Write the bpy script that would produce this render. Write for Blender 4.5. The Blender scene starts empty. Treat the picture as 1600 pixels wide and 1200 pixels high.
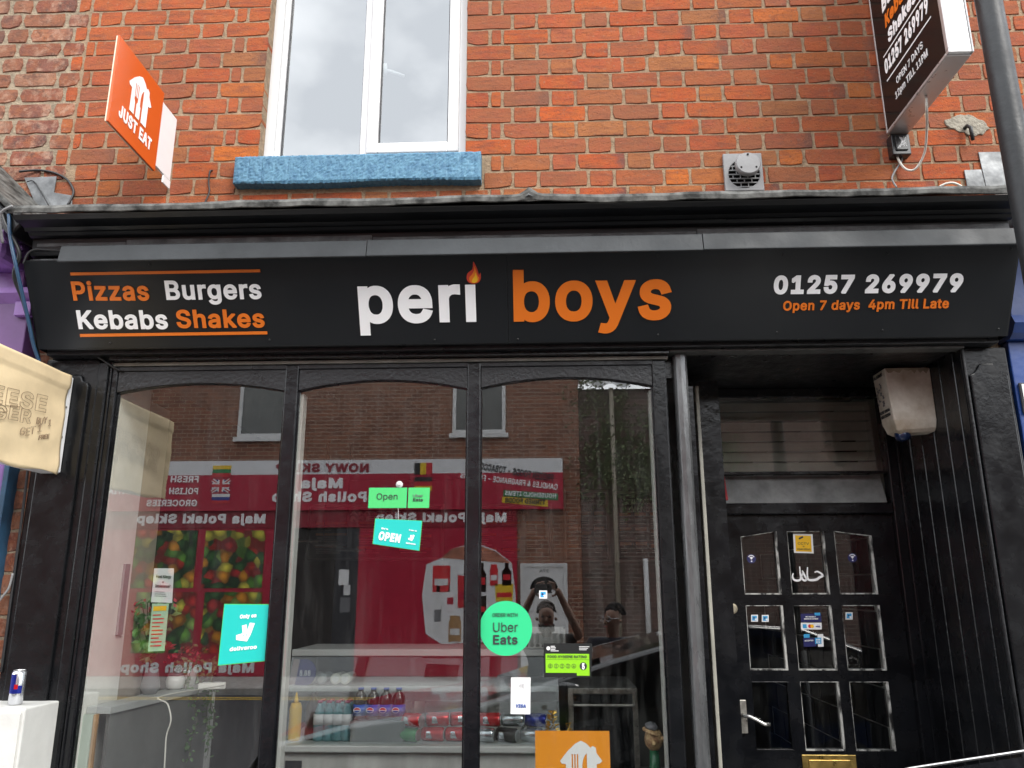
import bpy, bmesh, math, random
from math import radians as R, sin, cos, pi
from mathutils import Vector as V
from mathutils.geometry import tessellate_polygon
random.seed(11)
S = bpy.context.scene
C = S.collection

# ------------------------------------------------------------------ camera, sky, sun, exposure
CAM = V((0, -3.57, 1.62)); F = 1240.0
P_, Y_, R_ = R(14.49), R(2.1), R(-0.16)
FW = V((-sin(Y_)*cos(P_), cos(Y_)*cos(P_), sin(P_)))
RT = V((cos(Y_), sin(Y_), 0)); UP = RT.cross(FW)
RT, UP = cos(R_)*RT + sin(R_)*UP, -sin(R_)*RT + cos(R_)*UP
cd = bpy.data.cameras.new('camera'); cam = bpy.data.objects.new('camera', cd); C.objects.link(cam)
from mathutils import Matrix
m = Matrix((RT, UP, -FW)).transposed().to_4x4(); m.translation = CAM; cam.matrix_world = m
cd.sensor_width = 36; cd.lens = F/1600*36; cd.clip_start = .02; cd.clip_end = 500
S.camera = cam
w = bpy.data.worlds.new('World'); S.world = w; w.use_nodes = True
nt = w.node_tree; nt.nodes.clear()
def wn(t, **k):
    n = nt.nodes.new(t)
    for a, b in k.items(): setattr(n, a, b)
    return n
SUN_EL, SUN_AZ = 40, 142
sky = wn('ShaderNodeTexSky', sky_type='NISHITA', sun_disc=False, sun_elevation=R(SUN_EL), sun_rotation=R(SUN_AZ))
tc = wn('ShaderNodeTexCoord'); mp = wn('ShaderNodeMapping'); mp.inputs['Scale'].default_value = (1, 1, 1.5)
nz = wn('ShaderNodeTexNoise'); nz.inputs['Scale'].default_value = 2.6; nz.inputs['Detail'].default_value = 6; nz.inputs['Roughness'].default_value = .52
cr = wn('ShaderNodeValToRGB')
cr.color_ramp.elements[0].position = .36; cr.color_ramp.elements[0].color = (10.5, 11.0, 11.7, 1)
cr.color_ramp.elements[1].position = .66; cr.color_ramp.elements[1].color = (23, 23.3, 23.8, 1)
mx = wn('ShaderNodeMixRGB'); mx.inputs['Fac'].default_value = .9
bg = wn('ShaderNodeBackground'); bg.inputs['Strength'].default_value = .1
wo = wn('ShaderNodeOutputWorld')
L = nt.links.new
L(tc.outputs['Generated'], mp.inputs['Vector']); L(mp.outputs[0], nz.inputs['Vector']); L(nz.outputs['Fac'], cr.inputs['Fac'])
L(sky.outputs[0], mx.inputs[1]); L(cr.outputs[0], mx.inputs[2]); L(mx.outputs[0], bg.inputs['Color']); L(bg.outputs[0], wo.inputs['Surface'])
sl = bpy.data.lights.new('sun', 'SUN'); sl.energy = 1.5; sl.angle = R(24); sl.color = (1, .96, .9)
so = bpy.data.objects.new('sun', sl); C.objects.link(so)
sd = V((sin(R(SUN_AZ))*cos(R(SUN_EL)), cos(R(SUN_AZ))*cos(R(SUN_EL)), sin(R(SUN_EL))))   # towards the sun
so.rotation_euler = sd.to_track_quat('Z', 'Y').to_euler()
S.view_settings.view_transform = 'Standard'; S.view_settings.look = 'None'
S.view_settings.exposure = 0.95; S.view_settings.gamma = 1
S.render.engine = 'CYCLES'
S.cycles.max_bounces = 9; S.cycles.glossy_bounces = 5; S.cycles.transparent_max_bounces = 24
S.cycles.use_denoising = True; S.cycles.caustics_reflective = False; S.cycles.caustics_refractive = False
S.cycles.sample_clamp_indirect = 6

# ------------------------------------------------------------------ projection helpers (photo pixels, 1600x1200 -> a point on a real plane)
def ray(px, py): return FW + RT*((px-800)/F) - UP*((py-600)/F)
def at(px, py, Y):
    d = ray(px, py); t = (Y-CAM.y)/d.y; p = CAM + d*t
    return p
def hit(px, py, P0, N):
    d = ray(px, py); t = (P0-CAM).dot(N)/d.dot(N); return CAM + d*t
GY = -.03                       # the shop window's glass plane
W = 12.6                        # the far side of the street is at Y = -W
def rf(px, py): return at(px, py, 2*GY+W)      # what the window mirrors at this pixel stands at this X, Z across the street

# ------------------------------------------------------------------ materials
MT = {}
def mat(name, col=(.5, .5, .5), rough=.5, metal=0, var=0, vscale=8, bump=0, bscale=40, spec=.5, coat=0, emit=0, rvar=0, stretch=None, col2=None, lo=.35, hi=.65):
    if name in MT: return MT[name]
    mt = bpy.data.materials.new(name); MT[name] = mt; mt.use_nodes = True
    n = mt.node_tree; b = n.nodes['Principled BSDF']; lk = n.links.new
    b.inputs['Base Color'].default_value = (*col, 1); b.inputs['Roughness'].default_value = rough; b.inputs['Metallic'].default_value = metal
    b.inputs['Specular IOR Level'].default_value = spec; b.inputs['Coat Weight'].default_value = coat
    if emit: b.inputs['Emission Color'].default_value = (*col, 1); b.inputs['Emission Strength'].default_value = emit
    if var or bump or rvar or col2:
        t = n.nodes.new('ShaderNodeTexCoord'); vec = t.outputs['Object']
        if stretch:
            q = n.nodes.new('ShaderNodeMapping'); q.inputs['Scale'].default_value = stretch; lk(vec, q.inputs['Vector']); vec = q.outputs[0]
    if var or col2:
        z = n.nodes.new('ShaderNodeTexNoise'); z.inputs['Scale'].default_value = vscale; z.inputs['Detail'].default_value = 7; z.inputs['Roughness'].default_value = .62
        lk(vec, z.inputs['Vector'])
        r = n.nodes.new('ShaderNodeValToRGB'); r.color_ramp.elements[0].position = lo; r.color_ramp.elements[1].position = hi
        c2 = col2 or tuple(min(1, c*(1+var)) for c in col); c1 = col if col2 else tuple(c*(1-var) for c in col)
        r.color_ramp.elements[0].color = (*c1, 1); r.color_ramp.elements[1].color = (*c2, 1)
        lk(z.outputs['Fac'], r.inputs['Fac']); lk(r.outputs[0], b.inputs['Base Color'])
    if rvar:
        z = n.nodes.new('ShaderNodeTexNoise'); z.inputs['Scale'].default_value = vscale*1.7; z.inputs['Detail'].default_value = 5; lk(vec, z.inputs['Vector'])
        r = n.nodes.new('ShaderNodeMapRange'); r.inputs['To Min'].default_value = max(.03, rough-rvar); r.inputs['To Max'].default_value = min(1, rough+rvar)
        r.inputs['From Min'].default_value = .3; r.inputs['From Max'].default_value = .7
        lk(z.outputs['Fac'], r.inputs['Value']); lk(r.outputs[0], b.inputs['Roughness'])
    if bump:
        z = n.nodes.new('ShaderNodeTexNoise'); z.inputs['Scale'].default_value = bscale; z.inputs['Detail'].default_value = 6; lk(vec, z.inputs['Vector'])
        k = n.nodes.new('ShaderNodeBump'); k.inputs['Strength'].default_value = bump; k.inputs['Distance'].default_value = .01
        lk(z.outputs['Fac'], k.inputs['Height']); lk(k.outputs[0], b.inputs['Normal'])
    return mt

def glass_mat(name, base, tint=(1, 1, 1), grime=0):
    mt = bpy.data.materials.new(name); mt.use_nodes = True; n = mt.node_tree; n.nodes.clear(); lk = n.links.new
    o = n.nodes.new('ShaderNodeOutputMaterial'); mx = n.nodes.new('ShaderNodeMixShader'); t = n.nodes.new('ShaderNodeBsdfTransparent'); g = n.nodes.new('ShaderNodeBsdfGlossy')
    t.inputs['Color'].default_value = (*tint, 1); g.inputs['Roughness'].default_value = 0.0; g.inputs['Color'].default_value = (.97, .98, .98, 1)
    fr = n.nodes.new('ShaderNodeFresnel'); fr.inputs['IOR'].default_value = 1.5
    r = n.nodes.new('ShaderNodeMapRange'); r.inputs['From Min'].default_value = .04; r.inputs['From Max'].default_value = 1; r.inputs['To Min'].default_value = base; r.inputs['To Max'].default_value = 1
    geo = n.nodes.new('ShaderNodeNewGeometry'); inv = n.nodes.new('ShaderNodeMath'); inv.operation = 'SUBTRACT'; inv.inputs[0].default_value = 1; lk(geo.outputs['Backfacing'], inv.inputs[1])
    ml = n.nodes.new('ShaderNodeMath'); ml.operation = 'MULTIPLY'; lk(r.outputs[0], ml.inputs[0]); lk(inv.outputs[0], ml.inputs[1])     # a pane mirrors once: the far face of the sheet only lets light out
    lk(fr.outputs[0], r.inputs['Value']); lk(ml.outputs[0], mx.inputs['Fac']); lk(t.outputs[0], mx.inputs[1]); lk(g.outputs[0], mx.inputs[2])
    last = mx
    if grime:
        d = n.nodes.new('ShaderNodeBsdfDiffuse'); d.inputs['Color'].default_value = (.5, .5, .48, 1)
        tcn = n.nodes.new('ShaderNodeTexCoord'); q = n.nodes.new('ShaderNodeMapping'); q.inputs['Scale'].default_value = (9, 9, 1.2); lk(tcn.outputs['Object'], q.inputs['Vector'])
        z = n.nodes.new('ShaderNodeTexNoise'); z.inputs['Scale'].default_value = 2.5; z.inputs['Detail'].default_value = 8; z.inputs['Roughness'].default_value = .7; lk(q.outputs[0], z.inputs['Vector'])
        r2 = n.nodes.new('ShaderNodeMapRange'); r2.inputs['From Min'].default_value = .48; r2.inputs['From Max'].default_value = .85; r2.inputs['To Max'].default_value = grime
        m2 = n.nodes.new('ShaderNodeMixShader'); lk(z.outputs['Fac'], r2.inputs['Value']); lk(r2.outputs[0], m2.inputs['Fac']); lk(mx.outputs[0], m2.inputs[1]); lk(d.outputs[0], m2.inputs[2]); last = m2
    lk(last.outputs[0], o.inputs['Surface']); MT[name] = mt; return mt

def brick_mat(name, ramp, pale=0, soot=0.0):
    """one fired brick: hue by object, burnt ends, drag marks, pits"""
    mt = bpy.data.materials.new(name); mt.use_nodes = True; n = mt.node_tree; lk = n.links.new; b = n.nodes['Principled BSDF']; MT[name] = mt
    def N(t): return n.nodes.new(t)
    oi = N('ShaderNodeObjectInfo'); tc = N('ShaderNodeTexCoord')
    off = N('ShaderNodeVectorMath'); off.operation = 'SCALE'; off.inputs[0].default_value = (71, 37, 53); lk(oi.outputs['Random'], off.inputs['Scale'])
    ad = N('ShaderNodeVectorMath'); ad.operation = 'ADD'; lk(tc.outputs['Object'], ad.inputs[0]); lk(off.outputs[0], ad.inputs[1])
    cr = N('ShaderNodeValToRGB'); e = cr.color_ramp.elements
    while len(e) < len(ramp): e.new(.5)
    for k, (p, c) in enumerate(ramp): e[k].position = p; e[k].color = (*c, 1)
    lk(oi.outputs['Random'], cr.inputs['Fac'])
    def noise(scale, detail, st=None, rough=.6):
        z = N('ShaderNodeTexNoise'); z.inputs['Scale'].default_value = scale; z.inputs['Detail'].default_value = detail; z.inputs['Roughness'].default_value = rough
        v = ad.outputs[0]
        if st:
            q = N('ShaderNodeMapping'); q.inputs['Scale'].default_value = st; lk(v, q.inputs['Vector']); v = q.outputs[0]
        lk(v, z.inputs['Vector']); return z.outputs['Fac']
    def mr(val, a, b_, c=0, d=1):
        r = N('ShaderNodeMapRange'); r.inputs['From Min'].default_value = a; r.inputs['From Max'].default_value = b_; r.inputs['To Min'].default_value = c; r.inputs['To Max'].default_value = d
        lk(val, r.inputs['Value']); return r.outputs[0]
    def mix(fac, a, col, mode='MIX'):
        x = N('ShaderNodeMixRGB'); x.blend_type = mode; lk(fac, x.inputs['Fac']); lk(a, x.inputs[1])
        if isinstance(col, tuple): x.inputs[2].default_value = (*col, 1)
        else: lk(col, x.inputs[2])
        return x.outputs[0]
    c = cr.outputs[0]
    c = mix(mr(noise(14, 5), .38, .66, 0, .5), c, (.33, .11, .032))          # ochre flush
    c = mix(mr(noise(9, 6, (1, 1, 5)), .46, .7, 0, .7), c, (.15, .052, .035))     # drag bands
    c = mix(mr(noise(120, 3), .55, .72, 0, .7), c, (.085, .032, .024))          # pits
    c = mix(mr(noise(60, 4), .6, .74, 0, .5), c, (.38, .22, .14))             # pale grit
    # burnt end on roughly one brick in six
    sx = N('ShaderNodeSeparateXYZ'); lk(tc.outputs['Object'], sx.inputs[0])
    f2 = N('ShaderNodeMath'); f2.operation = 'MULTIPLY'; f2.inputs[1].default_value = 17.37; lk(oi.outputs['Random'], f2.inputs[0])
    f3 = N('ShaderNodeMath'); f3.operation = 'FRACT'; lk(f2.outputs[0], f3.inputs[0])
    g = mr(f3.outputs[0], .86 - soot, .93 - soot)
    en = N('ShaderNodeMath'); en.operation = 'ADD'; lk(sx.outputs['X'], en.inputs[0]); lk(mr(noise(30, 4), .3, .7, -.03, .03), en.inputs[1])
    ml = N('ShaderNodeMath'); ml.operation = 'MULTIPLY'; lk(g, ml.inputs[0]); lk(mr(en.outputs[0], .04, .11, 0, .62), ml.inputs[1])
    c = mix(ml.outputs[0], c, (.06, .05, .055))
    if soot: c = mix(mr(noise(22, 6), .5, .68, 0, .75), c, (.07, .045, .04))
    if pale: c = mix(mr(noise(17, 6, rough=.7), .5, .66, 0, pale), c, (.52, .36, .26))
    # weathering in broad patches over the wall, and a duller or browner fire on some bricks
    wz = N('ShaderNodeTexNoise'); wz.inputs['Scale'].default_value = 1.7; wz.inputs['Detail'].default_value = 4; lk(oi.outputs['Location'], wz.inputs['Vector'])
    c = mix(mr(wz.outputs['Fac'], .42, .66, 0, .42), c, (.15, .062, .034))
    h2 = N('ShaderNodeMath'); h2.operation = 'MULTIPLY'; h2.inputs[1].default_value = 41.9; lk(oi.outputs['Random'], h2.inputs[0])
    h3 = N('ShaderNodeMath'); h3.operation = 'FRACT'; lk(h2.outputs[0], h3.inputs[0])
    c = mix(mr(h3.outputs[0], .62, 1, 0, .5), c, (.20, .088, .048))
    lk(c, b.inputs['Base Color']); b.inputs['Roughness'].default_value = .86; b.inputs['Specular IOR Level'].default_value = .25
    bp = N('ShaderNodeBump'); bp.inputs['Strength'].default_value = .75; bp.inputs['Distance'].default_value = .006
    hs = N('ShaderNodeMath'); hs.operation = 'ADD'; lk(noise(45, 7, (1, 1, 1.6), .7), hs.inputs[0]); lk(mr(noise(110, 2), .6, .72, 0, -.5), hs.inputs[1])
    lk(hs.outputs[0], bp.inputs['Height']); lk(bp.outputs[0], b.inputs['Normal'])
    return mt

# ------------------------------------------------------------------ mesh helpers
class MB:
    def __init__(s): s.v = []; s.f = []
    def add(s, vs, fs):
        k = len(s.v); s.v += [tuple(p) for p in vs]; s.f += [tuple(i+k for i in q) for q in fs]; return s
    def box(s, x0, x1, y0, y1, z0, z1):
        return s.add([(x0,y0,z0),(x1,y0,z0),(x1,y1,z0),(x0,y1,z0),(x0,y0,z1),(x1,y0,z1),(x1,y1,z1),(x0,y1,z1)],
                     [(0,3,2,1),(4,5,6,7),(0,1,5,4),(1,2,6,5),(2,3,7,6),(3,0,4,7)])
    def obox(s, O, U, Vv, N, u0, u1, v0, v1, n0, n1):
        p = lambda a, b, c: O + U*a + Vv*b + N*c
        return s.add([p(u0,v0,n0),p(u1,v0,n0),p(u1,v1,n0),p(u0,v1,n0),p(u0,v0,n1),p(u1,v0,n1),p(u1,v1,n1),p(u0,v1,n1)],
                     [(0,3,2,1),(4,5,6,7),(0,1,5,4),(1,2,6,5),(2,3,7,6),(3,0,4,7)])
    def prism(s, poly, O, U, Vv, N, n0, n1):
        """polygon given in (u, v), extruded along N"""
        k = len(poly); a = [O + U*u + Vv*v_ + N*n1 for u, v_ in poly]; b = [O + U*u + Vv*v_ + N*n0 for u, v_ in poly]
        fs = [tuple(range(k)), tuple(reversed(range(k, 2*k)))] + [(i, k+i, k+(i+1) % k, (i+1) % k) for i in range(k)]
        return s.add(a+b, fs)
    def loops(s, loops, O, U, Vv, N, n0, n1):
        """outline with holes -> solid"""
        tri = tessellate_polygon([[V((x, y, 0)) for x, y in l] for l in loops])
        flat = [p for l in loops for p in l]; k = len(flat)
        a = [O + U*u + Vv*v_ + N*n1 for u, v_ in flat]; fs = []
        for t in tri:
            (ax, ay), (bx, by), (cx, cy) = flat[t[0]], flat[t[1]], flat[t[2]]
            fs.append(tuple(t) if (bx-ax)*(cy-ay)-(by-ay)*(cx-ax) > 0 else tuple(reversed(t)))
        if n1 - n0 > 1e-6:
            a += [O + U*u + Vv*v_ + N*n0 for u, v_ in flat]; i = 0
            for l in loops:
                q = len(l)
                for j in range(q): fs.append((i+j, k+i+j, k+i+(j+1) % q, i+(j+1) % q))
                i += q
        return s.add(a, fs)
    def tube(s, path, r, n=8, cap=True):
        path = [V(p) for p in path]; rr = r if isinstance(r, (list, tuple)) else [r]*len(path)
        rings = []; up = None
        for i, p in enumerate(path):
            d = (path[min(i+1, len(path)-1)] - path[max(i-1, 0)]).normalized()
            if up is None: up = d.orthogonal().normalized()
            up = (up - d*up.dot(d)); up = up.normalized() if up.length > 1e-6 else d.orthogonal().normalized()
            sd_ = d.cross(up)
            rings.append([p + (up*cos(2*pi*k/n) + sd_*sin(2*pi*k/n))*rr[i] for k in range(n)])
        vs = [q for g in rings for q in g]
        fs = [(i*n+k, i*n+(k+1) % n, (i+1)*n+(k+1) % n, (i+1)*n+k) for i in range(len(path)-1) for k in range(n)]
        if cap: fs += [tuple(reversed(range(n))), tuple(range((len(path)-1)*n, len(path)*n))]
        return s.add(vs, fs)
    def lathe(s, prof, O=(0, 0, 0), n=20, ax=None):
        O = V(O); A = V(ax).normalized() if ax else V((0, 0, 1)); U = A.orthogonal().normalized(); Q = A.cross(U)
        vs = [O + A*z + (U*cos(2*pi*k/n) + Q*sin(2*pi*k/n))*r for r, z in prof for k in range(n)]
        fs = [(i*n+k, i*n+(k+1) % n, (i+1)*n+(k+1) % n, (i+1)*n+k) for i in range(len(prof)-1) for k in range(n)]
        fs += [tuple(reversed(range(n))), tuple(range((len(prof)-1)*n, len(prof)*n))]
        return s.add(vs, fs)
    def sweep(s, prof, x0, x1, seg=1, wob=None):
        """open or closed (y, z) profile swept along X"""
        k = len(prof); vs = []
        for i in range(seg+1):
            x = x0 + (x1-x0)*i/seg
            for j, (y, z) in enumerate(prof):
                dy, dz = wob(x, j) if wob else (0, 0); vs.append((x, y+dy, z+dz))
        fs = [(i*k+j, i*k+(j+1) % k, (i+1)*k+(j+1) % k, (i+1)*k+j) for i in range(seg) for j in range(k)]
        fs += [tuple(range(k)), tuple(reversed(range(seg*k, seg*k+k)))]
        return s.add(vs, fs)
    def build(s, name, mt, parent=None, bevel=0, smooth=False, seg=2):
        me = bpy.data.meshes.new(name); me.from_pydata(s.v, [], s.f); me.update()
        bm = bmesh.new(); bm.from_mesh(me); bmesh.ops.recalc_face_normals(bm, faces=bm.faces); bm.to_mesh(me); bm.free()
        o = bpy.data.objects.new(name, me); C.objects.link(o)
        if mt: me.materials.append(MT[mt] if isinstance(mt, str) else mt)
        if smooth:
            for p in me.polygons: p.use_smooth = True
        if bevel:
            b = o.modifiers.new('bevel', 'BEVEL'); b.width = bevel; b.segments = seg; b.limit_method = 'ANGLE'; b.angle_limit = R(40)
        if parent: o.parent = parent
        return o
X_, YN, Z_ = V((1, 0, 0)), V((0, -1, 0)), V((0, 0, 1))
def tag(o, label=None, cat=None, group=None, kind=None):
    if label: o['label'] = label
    if cat: o['category'] = cat
    if group: o['group'] = group
    if kind: o['kind'] = kind
    return o
def thing(name, label, cat, group=None, loc=(0, 0, 0)):
    o = bpy.data.objects.new(name, None); C.objects.link(o); o.empty_display_size = .1; o.location = loc
    return tag(o, label, cat, group)
def link_copy(o, parent=None, loc=None):
    c = o.copy(); C.objects.link(c)
    if parent: c.parent = parent
    if loc is not None: c.location = loc
    return c
def copy_tree(o, parent=None):
    c = link_copy(o, parent)
    for ch in list(o.children): copy_tree(ch, c)
    return c
def wall(x0, x1, z0, z1): return None

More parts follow.
